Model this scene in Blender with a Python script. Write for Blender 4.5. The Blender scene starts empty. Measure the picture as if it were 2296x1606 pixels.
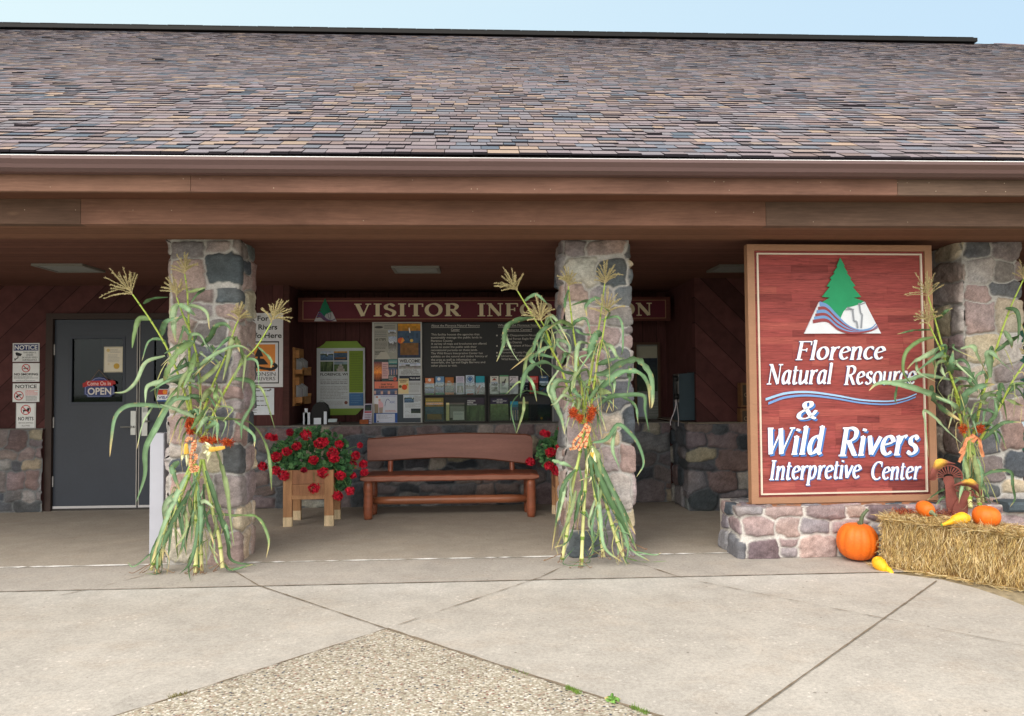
import bpy, math, random
import numpy as np
from mathutils import Vector, Matrix
R=random.Random(7)
SC=bpy.context.scene; COL=SC.collection
# ---------------------------------------------------------------- camera
H=1.39; F=1700.0; AY,PI_,RO=.05,.035,.008
CAM=Vector((0,0,H))
fwd=Vector((math.sin(AY)*math.cos(PI_),math.cos(AY)*math.cos(PI_),math.sin(PI_)))
r0=Vector((math.cos(AY),-math.sin(AY),0)); u0=r0.cross(fwd)
rt=r0*math.cos(RO)-u0*math.sin(RO); up=u0*math.cos(RO)+r0*math.sin(RO)
cd=bpy.data.cameras.new('camera'); cam=bpy.data.objects.new('camera',cd); COL.objects.link(cam)
M3=Matrix((rt,up,-fwd)).transposed(); cam.matrix_world=Matrix.Translation(CAM)@M3.to_4x4()
cd.sensor_width=36; cd.lens=36*F/2296; cd.clip_end=500; SC.camera=cam
def ray(u,v): return fwd*F+rt*(u-1148)+up*(803-v)
def at(u,v,Y): d=ray(u,v); return CAM+d*(Y/d.y)
def onz(u,v,z=0.): d=ray(u,v); return CAM+d*((z-H)/d.z)
# ---------------------------------------------------------------- helpers
def lin(c): c/=255.; return c/12.92 if c<=.04045 else ((c+.055)/1.055)**2.4
def C(r,g,b,k=1.): return (lin(r)*k,lin(g)*k,lin(b)*k)
def vary(c,a,rr=R): k=1+rr.uniform(-a,a); return tuple(max(0,x*k*(1+rr.uniform(-a,a)*.25)) for x in c)
def wloc(o):
    p=Vector((0,0,0))
    while o: p+=o.location; o=o.parent
    return p
def tag(o,label=None,cat=None,group=None,kind=None):
    if label:o['label']=label
    if cat:o['category']=cat
    if group:o['group']=group
    if kind:o['kind']=kind
    return o
def thing(name,label,cat,loc,group=None):
    o=bpy.data.objects.new(name,None); COL.objects.link(o); o.location=loc; o.empty_display_size=.1
    return tag(o,label,cat,group)
class MB:
    def __init__(s): s.v=[];s.f=[];s.c=[];s.cur=(.5,.5,.5);s.m=[];s.mi=0
    def vs(s,l): n=len(s.v); s.v.extend([tuple(p) for p in l]); return n
    def face(s,idx,c=None): s.f.append(tuple(idx)); s.c.append(c or s.cur); s.m.append(s.mi)
    def poly(s,pts,c=None): n=s.vs(pts); s.face(range(n,n+len(pts)),c)
    def box(s,a,b,c=None,ax=None,org=None):
        x0,y0,z0=a;x1,y1,z1=b
        P=[(x0,y0,z0),(x1,y0,z0),(x1,y1,z0),(x0,y1,z0),(x0,y0,z1),(x1,y0,z1),(x1,y1,z1),(x0,y1,z1)]
        if ax: P=[org+ax[0]*p[0]+ax[1]*p[1]+ax[2]*p[2] for p in P]
        n=s.vs(P)
        for q in ((0,3,2,1),(4,5,6,7),(0,1,5,4),(1,2,6,5),(2,3,7,6),(3,0,4,7)): s.face([n+i for i in q],c)
    def bbox(s,a,b,r=.008,c=None):
        # box with chamfered long edges (octagonal section along its longest axis)
        d=[b[i]-a[i] for i in range(3)]; k=d.index(max(d)); i,j=[q for q in range(3) if q!=k]
        r=min(r,d[i]*.45,d[j]*.45)
        sec=[(a[i]+r,a[j]),(b[i]-r,a[j]),(b[i],a[j]+r),(b[i],b[j]-r),(b[i]-r,b[j]),(a[i]+r,b[j]),(a[i],b[j]-r),(a[i],a[j]+r)]
        rings=[]
        for e in (a[k],b[k]):
            L=[]
            for p in sec:
                q=[0,0,0]; q[i]=p[0];q[j]=p[1];q[k]=e; L.append(q)
            rings.append(s.vs(L))
        for q in range(8): s.face([rings[0]+q,rings[0]+(q+1)%8,rings[1]+(q+1)%8,rings[1]+q],c)
        s.face([rings[0]+q for q in range(7,-1,-1)],c); s.face([rings[1]+q for q in range(8)],c)
    def tube(s,pts,rad,n=8,c=None,cap=True):
        pts=[Vector(p) for p in pts]
        if not hasattr(rad,'__len__'): rad=[rad]*len(pts)
        prev=None; rings=[]
        for i,p in enumerate(pts):
            t=(pts[min(i+1,len(pts)-1)]-pts[max(i-1,0)]).normalized()
            if prev is None:
                a=Vector((0,0,1)) if abs(t.z)<.9 else Vector((1,0,0)); nx=t.cross(a).normalized()
            else: nx=(prev-t*prev.dot(t)).normalized()
            prev=nx; ny=t.cross(nx)
            rings.append(s.vs([p+(nx*math.cos(2*math.pi*k/n)+ny*math.sin(2*math.pi*k/n))*rad[i] for k in range(n)]))
        for i in range(len(pts)-1):
            cc=c[i] if isinstance(c,list) else c
            for k in range(n): s.face([rings[i]+k,rings[i]+(k+1)%n,rings[i+1]+(k+1)%n,rings[i+1]+k],cc)
        if cap:
            c0=c[0] if isinstance(c,list) else c
            s.face([rings[0]+k for k in range(n-1,-1,-1)],c0); s.face([rings[-1]+k for k in range(n)],c[-1] if isinstance(c,list) else c)
    def lathe(s,prof,org,ax=(Vector((1,0,0)),Vector((0,1,0)),Vector((0,0,1))),n=24,c=None,fn=None):
        rings=[]
        for (r,z) in prof:
            L=[]
            for k in range(n):
                th=2*math.pi*k/n; rr=r*(fn(th,z) if fn else 1)
                L.append(org+ax[0]*(rr*math.cos(th))+ax[1]*(rr*math.sin(th))+ax[2]*z)
            rings.append(s.vs(L))
        for i in range(len(prof)-1):
            for k in range(n): s.face([rings[i]+k,rings[i]+(k+1)%n,rings[i+1]+(k+1)%n,rings[i+1]+k],c)
        s.face([rings[0]+k for k in range(n-1,-1,-1)],c); s.face([rings[-1]+k for k in range(n)],c)
    def prism(s,pts,d,c=None,side=None):
        # pts: list of Vectors (planar outline), d: extrusion Vector
        n=len(pts); a=s.vs(pts); b=s.vs([p+d for p in pts])
        s.face(range(a,a+n),c); s.face(range(b+n-1,b-1,-1),c)
        for i in range(n): s.face([a+i,b+i,b+(i+1)%n,a+(i+1)%n],side or c)
    def build(s,name,mats,parent=None,smooth=False,label=None,base=None):
        if not isinstance(mats,(list,tuple)): mats=[mats]
        me=bpy.data.meshes.new(name)
        org=wloc(parent) if parent else Vector((0,0,0))
        loc=Vector((0,0,0))
        if parent is None:
            if base is not None: loc=Vector(base)
            else:
                a=np.array(s.v); loc=Vector(((a[:,0].min()+a[:,0].max())/2,(a[:,1].min()+a[:,1].max())/2,a[:,2].min()))
        o3=org+loc
        me.from_pydata([(p[0]-o3.x,p[1]-o3.y,p[2]-o3.z) for p in s.v],[],s.f)
        for m in mats: me.materials.append(m)
        at_=me.attributes.new('col','FLOAT_COLOR','FACE')
        at_.data.foreach_set('color',np.array([(c[0],c[1],c[2],1.) for c in s.c],dtype=np.float32).ravel())
        me.polygons.foreach_set('material_index',np.array(s.m,dtype=np.int32))
        if smooth: me.polygons.foreach_set('use_smooth',np.ones(len(s.f),dtype=bool))
        me.update()
        o=bpy.data.objects.new(name,me); COL.objects.link(o); o.location=loc
        if parent: o.parent=parent
        if label:o['label']=label
        return o
def catmull(P,n=6):
    P=[Vector(p) for p in P]
    if len(P)<3: 
        return [P[0].lerp(P[-1],i/n) for i in range(n+1)]
    Q=[P[0]*2-P[1]]+P+[P[-1]*2-P[-2]]; out=[]
    for i in range(1,len(Q)-2):
        a,b,c,d=Q[i-1:i+3]
        for k in range(n):
            t=k/n; out.append(.5*((2*b)+(c-a)*t+(2*a-5*b+4*c-d)*t*t+(3*b-a-3*c+d)*t**3))
    out.append(P[-1]); return out
# ---------------------------------------------------------------- materials
class NT:
    def __init__(s,name):
        s.m=bpy.data.materials.new(name); s.m.use_nodes=True; s.t=s.m.node_tree; s.t.nodes.clear()
        s.out=s.n('ShaderNodeOutputMaterial'); s.p=s.n('ShaderNodeBsdfPrincipled'); s.l(s.p.outputs[0],s.out.inputs[0])
        s.tc=s.n('ShaderNodeTexCoord').outputs['Object']
    def n(s,t,**k):
        x=s.t.nodes.new(t)
        for a,b in k.items(): setattr(x,a,b)
        return x
    def l(s,a,b): s.t.links.new(a,b)
    def mapping(s,sc=(1,1,1),rot=(0,0,0),loc=(0,0,0)):
        x=s.n('ShaderNodeMapping'); x.inputs['Scale'].default_value=sc; x.inputs['Rotation'].default_value=rot; x.inputs['Location'].default_value=loc
        s.l(s.tc,x.inputs[0]); return x.outputs[0]
    def noise(s,scale,detail=5,rough=.55,vec=None,dist=0):
        x=s.n('ShaderNodeTexNoise'); x.inputs['Scale'].default_value=scale; x.inputs['Detail'].default_value=detail
        x.inputs['Roughness'].default_value=rough; x.inputs['Distortion'].default_value=dist; s.l(vec or s.tc,x.inputs['Vector']); return x.outputs['Fac']
    def rng(s,v,a,b,c,d):
        x=s.n('ShaderNodeMapRange'); s.l(v,x.inputs[0])
        for i,k in enumerate((a,b,c,d)): x.inputs[i+1].default_value=k
        return x.outputs[0]
    def math(s,op,a,b=None):
        x=s.n('ShaderNodeMath',operation=op)
        for i,k in enumerate((a,b)):
            if k is None: continue
            if isinstance(k,(int,float)): x.inputs[i].default_value=k
            else: s.l(k,x.inputs[i])
        return x.outputs[0]
    def mul(s,col,fac):
        x=s.n('ShaderNodeVectorMath',operation='SCALE')
        if isinstance(col,tuple): x.inputs[0].default_value=col
        else: s.l(col,x.inputs[0])
        s.l(fac,x.inputs['Scale']); return x.outputs[0]
    def mix(s,f,a,b):
        x=s.n('ShaderNodeMix',data_type='RGBA')
        if isinstance(f,float): x.inputs[0].default_value=f
        else: s.l(f,x.inputs[0])
        for i,k in ((6,a),(7,b)):
            if isinstance(k,tuple): x.inputs[i].default_value=k+(1,)
            else: s.l(k,x.inputs[i])
        return x.outputs[2]
    def attr(s): x=s.n('ShaderNodeAttribute'); x.attribute_name='col'; return x.outputs['Color']
    def fin(s,col,rough=.7,bump=None,bs=.3,bd=.01,metal=0,spec=.3,prev=None):
        if isinstance(col,tuple): s.p.inputs['Base Color'].default_value=col+(1,)
        else: s.l(col,s.p.inputs['Base Color'])
        if isinstance(rough,(int,float)): s.p.inputs['Roughness'].default_value=rough
        else: s.l(rough,s.p.inputs['Roughness'])
        s.p.inputs['Metallic'].default_value=metal; s.p.inputs['Specular IOR Level'].default_value=spec
        if bump is not None:
            b=s.n('ShaderNodeBump'); b.inputs['Strength'].default_value=bs; b.inputs['Distance'].default_value=bd
            s.l(bump,b.inputs['Height']); s.l(b.outputs[0],s.p.inputs['Normal'])
        return s.m
def mk(name,base=None,rough=.7,var=.12,scale=6,stretch=(1,1,1),bump=0,bscale=40,metal=0,spec=.3,bd=.004,fine=0,gain=1):
    t=NT(name); vec=t.mapping(stretch)
    f=t.rng(t.noise(scale,6,.6,vec),.3,.7,1-var,1+var)
    if fine: f=t.math('MULTIPLY',f,t.rng(t.noise(scale*18,3,.6,vec),.3,.7,1-fine,1+fine))
    col=t.mul(base if base else t.attr(),f if gain==1 else t.math('MULTIPLY',f,gain))
    return t.fin(col,rough,t.noise(bscale,4,.6,vec) if bump else None,bump,bd,metal,spec)
def glass_mat(name,tr=.75,tint=(.8,.85,.85)):
    t=NT(name); g=t.n('ShaderNodeBsdfGlossy'); g.inputs['Roughness'].default_value=.04; g.inputs['Color'].default_value=(.9,.9,.9,1) if tr>.9 else (.35,.38,.4,1)
    x=t.n('ShaderNodeBsdfTransparent'); x.inputs['Color'].default_value=tint+(1,)
    m=t.n('ShaderNodeMixShader'); fr=t.n('ShaderNodeFresnel'); fr.inputs[0].default_value=1.5
    t.l(t.math('ADD',fr.outputs[0],1-tr-.2 if tr<.8 else 0.),m.inputs[0]); t.l(x.outputs[0],m.inputs[1]); t.l(g.outputs[0],m.inputs[2]); t.l(m.outputs[0],t.out.inputs[0]); return t.m
def siding(name,base,d,w,groove=.05,var=.18,grain=(1,1,1),rough=.8):
    t=NT(name); dp=t.n('ShaderNodeVectorMath',operation='DOT_PRODUCT'); t.l(t.tc,dp.inputs[0]); dp.inputs[1].default_value=(d[0]/w,d[1]/w,d[2]/w)
    v=dp.outputs['Value']; fr=t.math('FRACT',v); fl=t.math('FLOOR',v)
    wn=t.n('ShaderNodeTexWhiteNoise',noise_dimensions='1D'); t.l(fl,wn.inputs['W'])
    tint=t.rng(wn.outputs['Value'],0,1,1-var,1+var)
    g=t.math('SUBTRACT',1.,t.math('LESS_THAN',fr,groove))
    gc=t.rng(g,0,1,.25,1)
    n=t.rng(t.noise(9,6,.6,t.mapping(grain)),.3,.7,.8,1.2)
    f=t.math('MULTIPLY',t.math('MULTIPLY',tint,gc),n)
    return t.fin(t.mul(base,f),rough,g,.6,.006,0,.2)
m_attr=mk('painted surface',None,.6,.06,8,fine=.04)
m_print=mk('printed paper',None,.55,.05,10,fine=.05,gain=1.22)
m_wood=mk('stained cedar',None,.75,.22,3.5,(.35,2.2,7),.25,12,fine=.16,bd=.002)
m_log=mk('varnished log',None,.35,.25,5,(.8,6,6),.15,14,spec=.5,fine=.12)
m_black=mk('black plastic',C(28,29,31),.4)
m_metal=mk('brushed steel',C(170,172,170),.35,.08,8,metal=.8)
m_alum=mk('aluminium strip',C(165,166,166),.5,.06,8)
m_glass=glass_mat('clear acrylic',.95)
m_pane=glass_mat('dark pane',.8,(.45,.5,.5))
# ---------------------------------------------------------------- light, sky
SUN_EL,SUN_AZ=44,-145   # azimuth measured from +Y towards +X
W=bpy.data.worlds.new("World"); SC.world=W; W.use_nodes=True
wt=W.node_tree; bg=wt.nodes['Background']; sky=wt.nodes.new('ShaderNodeTexSky'); sky.sky_type='NISHITA'; sky.sun_disc=False
sky.sun_elevation=math.radians(SUN_EL); sky.sun_rotation=math.radians(SUN_AZ); sky.air_density=1.0; sky.dust_density=10.0; sky.ozone_density=.6; sky.altitude=300
bg.inputs[1].default_value=.15
def wn_(t,**k):
    x=wt.nodes.new(t)
    for q,v in k.items(): setattr(x,q,v)
    return x
wtc=wn_('ShaderNodeTexCoord'); sx=wn_('ShaderNodeSeparateXYZ'); wt.links.new(wtc.outputs['Generated'],sx.inputs[0])
def wr(o,a0,a1):
    x=wn_('ShaderNodeMapRange'); wt.links.new(o,x.inputs[0]); x.inputs[1].default_value=a0; x.inputs[2].default_value=a1; return x.outputs[0]
def wm(f,a,b):
    x=wn_('ShaderNodeMix',data_type='RGBA')
    if isinstance(f,float): x.inputs[0].default_value=f
    else: wt.links.new(f,x.inputs[0])
    for i,k in ((6,a),(7,b)):
        if isinstance(k,tuple): x.inputs[i].default_value=k+(1,)
        else: wt.links.new(k,x.inputs[i])
    return x.outputs[2]
# thin overcast veil over the clear sky: pale near the horizon, brighter overhead
K_=1/.15
hz=wm(wr(sx.outputs[0],-.6,.6),(.60*K_,.73*K_,.73*K_),(.43*K_,.58*K_,.69*K_))
veil=wm(wr(sx.outputs[2],.45,1.),hz,(1.0*K_,.98*K_,.93*K_))
veil=wm(wr(sx.outputs[1],.25,-.5),veil,(1.75*K_,1.68*K_,1.58*K_))  # extra sky brightness added behind the camera as fill for facade and porch
wt.links.new(wm(.75,sky.outputs[0],veil),bg.inputs[0])
sd=bpy.data.lights.new('sun','SUN'); sd.energy=.9; sd.angle=math.radians(50); sd.color=(1,.945,.87)
so=bpy.data.objects.new('sun',sd); COL.objects.link(so)
e,a=math.radians(SUN_EL),math.radians(SUN_AZ)
sv=Vector((math.cos(e)*math.sin(a),math.cos(e)*math.cos(a),math.sin(e)))
so.rotation_euler=sv.to_track_quat('Z','Y').to_euler(); so.location=sv*60
SC.view_settings.view_transform='Standard'; SC.view_settings.look='None'; SC.view_settings.exposure=.64
SC.cycles.max_bounces=10; SC.cycles.diffuse_bounces=6
# ---------------------------------------------------------------- ground
def concrete(name,base,warm=.5,pit=1.,band=None):
    t=NT(name)
    big=t.noise(.9,6,.62,t.mapping((1,1,1)),.6); mid=t.noise(5,7,.7); fine=t.noise(160,3,.7)
    f=t.math('MULTIPLY',t.math('MULTIPLY',t.rng(big,.3,.7,.9,1.08),t.rng(t.noise(48,3,.75),.3,.7,.84,1.14)),t.math('MULTIPLY',t.rng(mid,.3,.7,.88,1.1),t.rng(fine,.3,.7,.86,1.12)))
    red=t.rng(t.noise(2.3,5,.7,t.mapping((1,1.6,1),loc=(3,7,0))),.5,.75,0,warm)
    col=t.mix(red,base,(base[0]*1.02,base[1]*.86,base[2]*.72))
    if band:
        dp=t.n('ShaderNodeVectorMath',operation='DOT_PRODUCT'); t.l(t.tc,dp.inputs[0]); dp.inputs[1].default_value=(-band[1],1,0)
        s_=t.math('ADD',t.math('SUBTRACT',dp.outputs['Value'],band[0]),t.math('MULTIPLY',t.math('SUBTRACT',t.noise(1.6,5,.7,t.mapping((1,.8,1),loc=(2,5,0))),.5),1.1))
        col=t.mix(t.math('MULTIPLY',t.rng(s_,-.5,.05,0,1),.7),col,(.52,.51,.48))
    # pale aggregate flecks and dark pits
    vo=t.n('ShaderNodeTexVoronoi'); vo.inputs['Scale'].default_value=26; t.l(t.tc,vo.inputs['Vector'])
    sel=t.math('MULTIPLY',t.math('LESS_THAN',vo.outputs['Distance'],.24),t.math('GREATER_THAN',t.noise(3.1,4,.7),.56))
    col=t.mix(t.math('MULTIPLY',sel,.55*pit),col,(.62,.58,.53))
    v2=t.n('ShaderNodeTexVoronoi'); v2.inputs['Scale'].default_value=9; t.l(t.mapping(loc=(9,2,1)),v2.inputs['Vector'])
    sel2=t.math('MULTIPLY',t.math('LESS_THAN',v2.outputs['Distance'],.07),t.math('GREATER_THAN',t.noise(14,3,.7),.5))
    col=t.mix(t.math('MULTIPLY',sel2,.6),col,(.1,.085,.07))
    return t.fin(t.mul(col,f),.85,t.math('ADD',fine,t.math('MULTIPLY',mid,.8)),.25,.004,0,.25)
def G(u,v): p=onz(u,v); return (p.x,p.y)
a_,b_=G(0,1327),G(1992,1283)
bs_=(b_[1]-a_[1])/(b_[0]-a_[0])
m_conc=concrete('walk concrete',(.415,.39,.35),.3,1.,(a_[1]-bs_*a_[0],bs_))
m_strip=concrete('apron concrete',(.395,.37,.335),.25,.4)
m_floor=concrete('porch concrete',(.37,.335,.285),.25,.35)
m_joint=mk('joint dirt',C(120,108,92),.95,.35,25,fine=.3)
m_soil=mk('bed soil',C(150,138,112),.95,.35,18,bump=.6,bscale=60,fine=.35,bd=.02)
def agg():
    t=NT('exposed aggregate')
    def layer(sc,loc):
        v=t.n('ShaderNodeTexVoronoi'); v.inputs['Scale'].default_value=sc; v.inputs['Randomness'].default_value=1
        t.l(t.mapping((1,1.25,1),loc=loc),v.inputs['Vector']); return v
    v=layer(78,(0,0,0)); 
    sep=t.n('ShaderNodeSeparateColor'); t.l(v.outputs['Color'],sep.inputs[0])
    cr=t.n('ShaderNodeValToRGB'); t.l(sep.outputs[0],cr.inputs[0]); cr.color_ramp.interpolation='CONSTANT'
    cols=[(0,C(190,184,168)),(.2,C(208,202,188)),(.4,C(178,168,148)),(.55,C(228,222,208)),(.68,C(152,140,124)),(.78,C(184,162,146)),(.85,C(128,112,100)),(.90,C(90,86,88)),(.93,C(70,80,96)),(.955,C(140,98,86)),(.98,C(240,238,232))]
    el=cr.color_ramp.elements
    el[0].position=0; el[0].color=cols[0][1]+(1,); el[1].position=cols[1][0]; el[1].color=cols[1][1]+(1,)
    for p,c in cols[2:]:
        x=el.new(p); x.color=c+(1,)
    edge=t.rng(v.outputs['Distance'],.45,.75,0,1)
    col=t.mix(edge,cr.outputs[0],C(166,158,140))
    f=t.math('MULTIPLY',t.rng(t.noise(1.1,6,.6),.3,.7,.85,1.1),t.rng(t.noise(150,2,.6),.3,.7,.88,1.1))
    h=t.math('SUBTRACT',1.,v.outputs['Distance'])
    return t.fin(t.mul(t.mul(col,f),t.math('MULTIPLY',1.,.84)),.7,h,.5,.006,0,.3)
m_agg=agg()
m_grass=mk('lawn',C(84,98,58),.95,.3,3,fine=.3)
def sheet(name,pts,mat,z,kind='structure',thick=None):
    mb=MB(); mb.poly([(p[0],p[1],z) for p in pts]); o=mb.build(name,mat,None,base=(0,0,0)); o['kind']=kind; return o
def G(u,v): p=onz(u,v); return (p.x,p.y)
sheet('ground',[(-150,-120),(150,-120),(150,140),(-150,140)],m_grass,-.03)
# edge lines (metres) from the floor joints of the place
yj=lambda x: 5.30+.0*x
a_,b_=G(0,1327),G(1992,1283)
def jy(x): return a_[1]+(b_[1]-a_[1])*(x-a_[0])/(b_[0]-a_[0])
c_,d_=G(0,1273),G(1640,1240)
def wy(x): return c_[1]+(d_[1]-c_[1])*(x-c_[0])/(d_[0]-c_[0])
sheet('porch_floor',[(-9,wy(-9)),(9,wy(9)),(9,9.2),(-9,9.2)],m_floor,0.)
sheet('concrete_apron',[(-9,jy(-9)),(9,jy(9)),(9,wy(9)),(-9,wy(-9))],m_strip,-.002)
apex=G(867,1410); aL=G(258,1606); aR=G(1478,1606); nR=G(1141,1499)
def ext(p,q,k): return (p[0]+(q[0]-p[0])*k,p[1]+(q[1]-p[1])*k)
# curved outer edge of the walk at the right
curve=[G(2005,1285),G(2110,1298),G(2190,1318),G(2250,1338),G(2296,1357)]
curve=[(p[0],p[1]) for p in curve]; cE=curve[-1]; far=(cE[0]+1.2,cE[1]-.75); far2=(far[0]+1.2,far[1]-1.3); far3=(far2[0]+.4,far2[1]-3)
walk=[(-9,jy(-9)),(curve[0][0],jy(curve[0][0]))]+curve+[far,far2,far3,(7,-10),(-9,-10)]
sheet('concrete_walk',walk,m_conc,-.004)
sheet('aggregate_pavement',[apex,nR,ext(nR,aR,3.5),(1.5,-9),(-6,-9),ext(apex,aL,4)],m_agg,0.0005)
bed=MB(); n=40
bp=[curve[0]]+curve[1:]+[far,far2,far3,(9,-6),(9,5.95),(curve[0][0]-.2,5.95)]
sheet('planting_bed',bp,m_soil,-.012)
def strip(name,pts,w,mat,z,jit=.15,seed=1):
    rr=random.Random(seed); mb=MB(); P=[]
    for i in range(len(pts)-1):
        a,b=Vector(pts[i]),Vector(pts[i+1]); n=max(2,int((b-a).length/.06))
        for k in range(n): P.append(a.lerp(b,k/n))
    P.append(Vector(pts[-1])); L=[];Q=[]
    for i,p in enumerate(P):
        t=(P[min(i+1,len(P)-1)]-P[max(0,i-1)]).normalized(); n_=Vector((-t.y,t.x)); ww=w*(1+rr.uniform(-jit,jit)*2)/2; off=rr.uniform(-.0008,.0008)
        L.append((p.x+n_.x*(ww+off),p.y+n_.y*(ww+off),z)); Q.append((p.x-n_.x*(ww-off),p.y-n_.y*(ww-off),z))
    a=mb.vs(L); b=mb.vs(Q)
    for i in range(len(P)-1): mb.face([a+i,b+i,b+i+1,a+i+1])
    o=mb.build(name,mat,None,base=(0,0,0)); o['kind']='structure'; return o
m_caulk=mk('white joint caulk',C(236,236,234),.8,.25,20)
strip('pavement_joint',[(-9,jy(-9)),(curve[0][0],jy(curve[0][0]))],.008,m_joint,.0022,.3,2)
strip('joint_caulk',[(-9,wy(-9)),(3,wy(3))],.022,m_caulk,.003,.6,3)
j1=[G(517,1276),G(579,1313),apex]
strip('pavement_joint',j1,.008,m_joint,.0026,.3,4)
strip('pavement_joint',[apex,nR,aR,ext(nR,aR,3.)],.017,m_joint,.003,.25,5)
strip('pavement_joint',[apex,aL,ext(apex,aL,3.)],.007,m_joint,.0028,.5,6)
strip('pavement_joint',[ext(apex,G(1211,1295),.06),G(1211,1295),G(1259,1272)],.006,m_joint,.0026,.5,7)
strip('pavement_joint',[G(1443,1267),G(1528,1296)],.008,m_joint,.0026,.4,8)
strip('pavement_joint',[G(1528,1296),G(1836,1358),G(2296,1449)],.004,m_joint,.0026,.8,9)
strip('pavement_joint',[G(2100,1303),G(1674,1606),ext(G(2100,1303),G(1674,1606),2.)],.009,m_joint,.0026,.2,10)
strip('pavement_joint',[G(323,1291),G(230,1315),G(99,1343)],.004,m_joint,.0026,.8,11)
# ---------------------------------------------------------------- fieldstone height field
PAL=[C(152,134,130),C(160,142,137),C(126,120,121),C(102,103,108),C(74,81,88),C(142,139,139),C(168,163,160),C(176,165,144),C(136,115,111),C(90,95,99),C(150,139,140),C(184,177,167),C(156,138,135),C(130,122,122),C(146,128,126)]
def snoise(x,y,seed,sc):
    rr=np.random.RandomState(seed); o=0
    for k in range(7):
        a=rr.uniform(0,6.28); f=sc*rr.uniform(.6,1.8); o=o+np.sin(x*f*math.cos(a)+y*f*math.sin(a)+rr.uniform(0,6.28)+1.3*np.sin(y*f*.7+k))
    return o/4.
def stones(P,Hh,seed,smin,smax,hmin,hmax,periodic):
    rr=random.Random(seed); S=[]; z=0
    while z<Hh:
        rh=rr.uniform(hmin,hmax)
        if Hh-z-rh<hmin*.6: rh=Hh-z
        s=-rr.uniform(0,smax) if not periodic else 0.; s0=s
        while s<P:
            w=rr.uniform(smin,smax)
            if periodic and P-s-w<smin*.8: w=P-s
            if rr.random()<.22 and rh>hmin*1.25:
                k=rr.uniform(.35,.65)
                S.append((s+w/2,z+rh*k/2,w/2,rh*k/2)); S.append((s+w/2+rr.uniform(-.01,.01),z+rh*(1+k)/2,w/2,rh*(1-k)/2))
            else: S.append((s+w/2+rr.uniform(-.012,.012),z+rh/2+rr.uniform(-.2,.2)*rh,w/2*rr.uniform(1.0,1.18),rh/2*rr.uniform(1.0,1.28)))
            s+=w
        z+=rh
    return S
def stonemesh(name,P,Hh,mapf,seed,res,parent,mat,s_arr=None,periodic=False,size=(.12,.33,.11,.27),bulge=(.008,.028),pal=PAL,mortar=C(176,175,172),label=None):
    s=s_arr if s_arr is not None else np.linspace(0,P,int(P/res)+1)
    z=np.linspace(0,Hh,int(Hh/res)+1); ns,nz=len(s),len(z)
    SS,ZZ=np.meshgrid(s,z); SW=SS+.016*snoise(SS,ZZ,seed,16)+.006*snoise(SS,ZZ,seed+1,55); ZW=ZZ+.016*snoise(SS,ZZ,seed+2,16)+.006*snoise(SS,ZZ,seed+3,50)
    st=stones(P,Hh,seed,*size,periodic); rr=random.Random(seed+5)
    d1=np.full(SS.shape,9.); d2=np.full(SS.shape,9.); DX=np.zeros(SS.shape); DZ=np.zeros(SS.shape); idx=np.zeros(SS.shape,int)
    for i,(cs,cz,a,b) in enumerate(st):
        th=rr.uniform(-.2,.2); ds=SW-cs
        if periodic: ds=(ds+P/2)%P-P/2
        dz=ZW-cz; x=ds*math.cos(th)+dz*math.sin(th); y=-ds*math.sin(th)+dz*math.cos(th)
        p=rr.uniform(3.,6.5)
        d=(np.abs(x/a)**p+np.abs(y/b)**p)**(1/p)
        c=d<d1; d2=np.where(c,d1,np.minimum(d2,d)); d1=np.where(c,d,d1); idx=np.where(c,i,idx); DX=np.where(c,x,DX); DZ=np.where(c,y,DZ)
    ab=np.array([min(q[2],q[3]) for q in st]); bu=np.array([rr.uniform(*bulge) for q in st])
    cols=np.array([vary(rr.choice(pal),.14,rr) for q in st]); dark=np.array([rr.choice((0,0,1)) for q in st])
    e=np.minimum((d2-d1)*.5-.028,1.04-d1)*ab[idx]
    tx=np.array([rr.uniform(-.13,.13) for q in st]); tz=np.array([rr.uniform(-.13,.13) for q in st]); m=np.clip(e/.011,0,1); m=m*m*(3-2*m); m2=np.clip(e/.04,0,1)**.4
    rough=snoise(SS,ZZ,seed+9,38)*.0022+snoise(SS,ZZ,seed+8,110)*.0012
    tilt=(SW*np.sin(idx*2.1)+ZW*np.cos(idx*1.7)); tilt=(tilt-np.floor(tilt))*0
    facet=np.maximum(DX*tx[idx]+DZ*tz[idx],-DX*tz[idx]*.8+.004*np.sin(idx*3.))
    h=m*(.005+bu[idx]*m2+np.clip(facet,-.012,.014))+rough*(.5+1.6*m)
    spk=1+.13*snoise(SS,ZZ,seed+11,60)+.16*snoise(SS,ZZ,seed+12,190)*m
    band=1+.12*snoise(SS+ZZ*.6,ZZ,seed+13,22)
    stain=snoise(SS,ZZ,seed+14,9)
    colr=cols[idx]*(spk*band)[...,None]; colr[...,0]*=1+.06*stain; colr[...,2]*=1-.05*stain
    mo=np.array(mortar)[None,None]*(1+.07*snoise(SS,ZZ,seed+15,30))[...,None]
    mm=np.clip(e/.006,0,1)[...,None]
    colr=np.clip(colr*mm+mo*(1-mm),.004,.9)
    X,Y,Z=mapf(SS,ZZ,h)
    org=wloc(parent) if parent else Vector((0,0,0))
    co=np.stack([X-org.x,Y-org.y,Z-org.z],-1).reshape(-1,3).astype(np.float32)
    me=bpy.data.meshes.new(name); nv=ns*nz; nf=(ns-1)*(nz-1)
    me.vertices.add(nv); me.vertices.foreach_set('co',co.ravel())
    i=(np.arange(nz-1)[:,None]*ns+np.arange(ns-1)[None]).ravel()
    q=np.stack([i,i+1,i+1+ns,i+ns],1).ravel().astype(np.int32)
    me.loops.add(nf*4); me.loops.foreach_set('vertex_index',q)
    me.polygons.add(nf); me.polygons.foreach_set('loop_start',np.arange(0,nf*4,4,dtype=np.int32)); 
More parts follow.
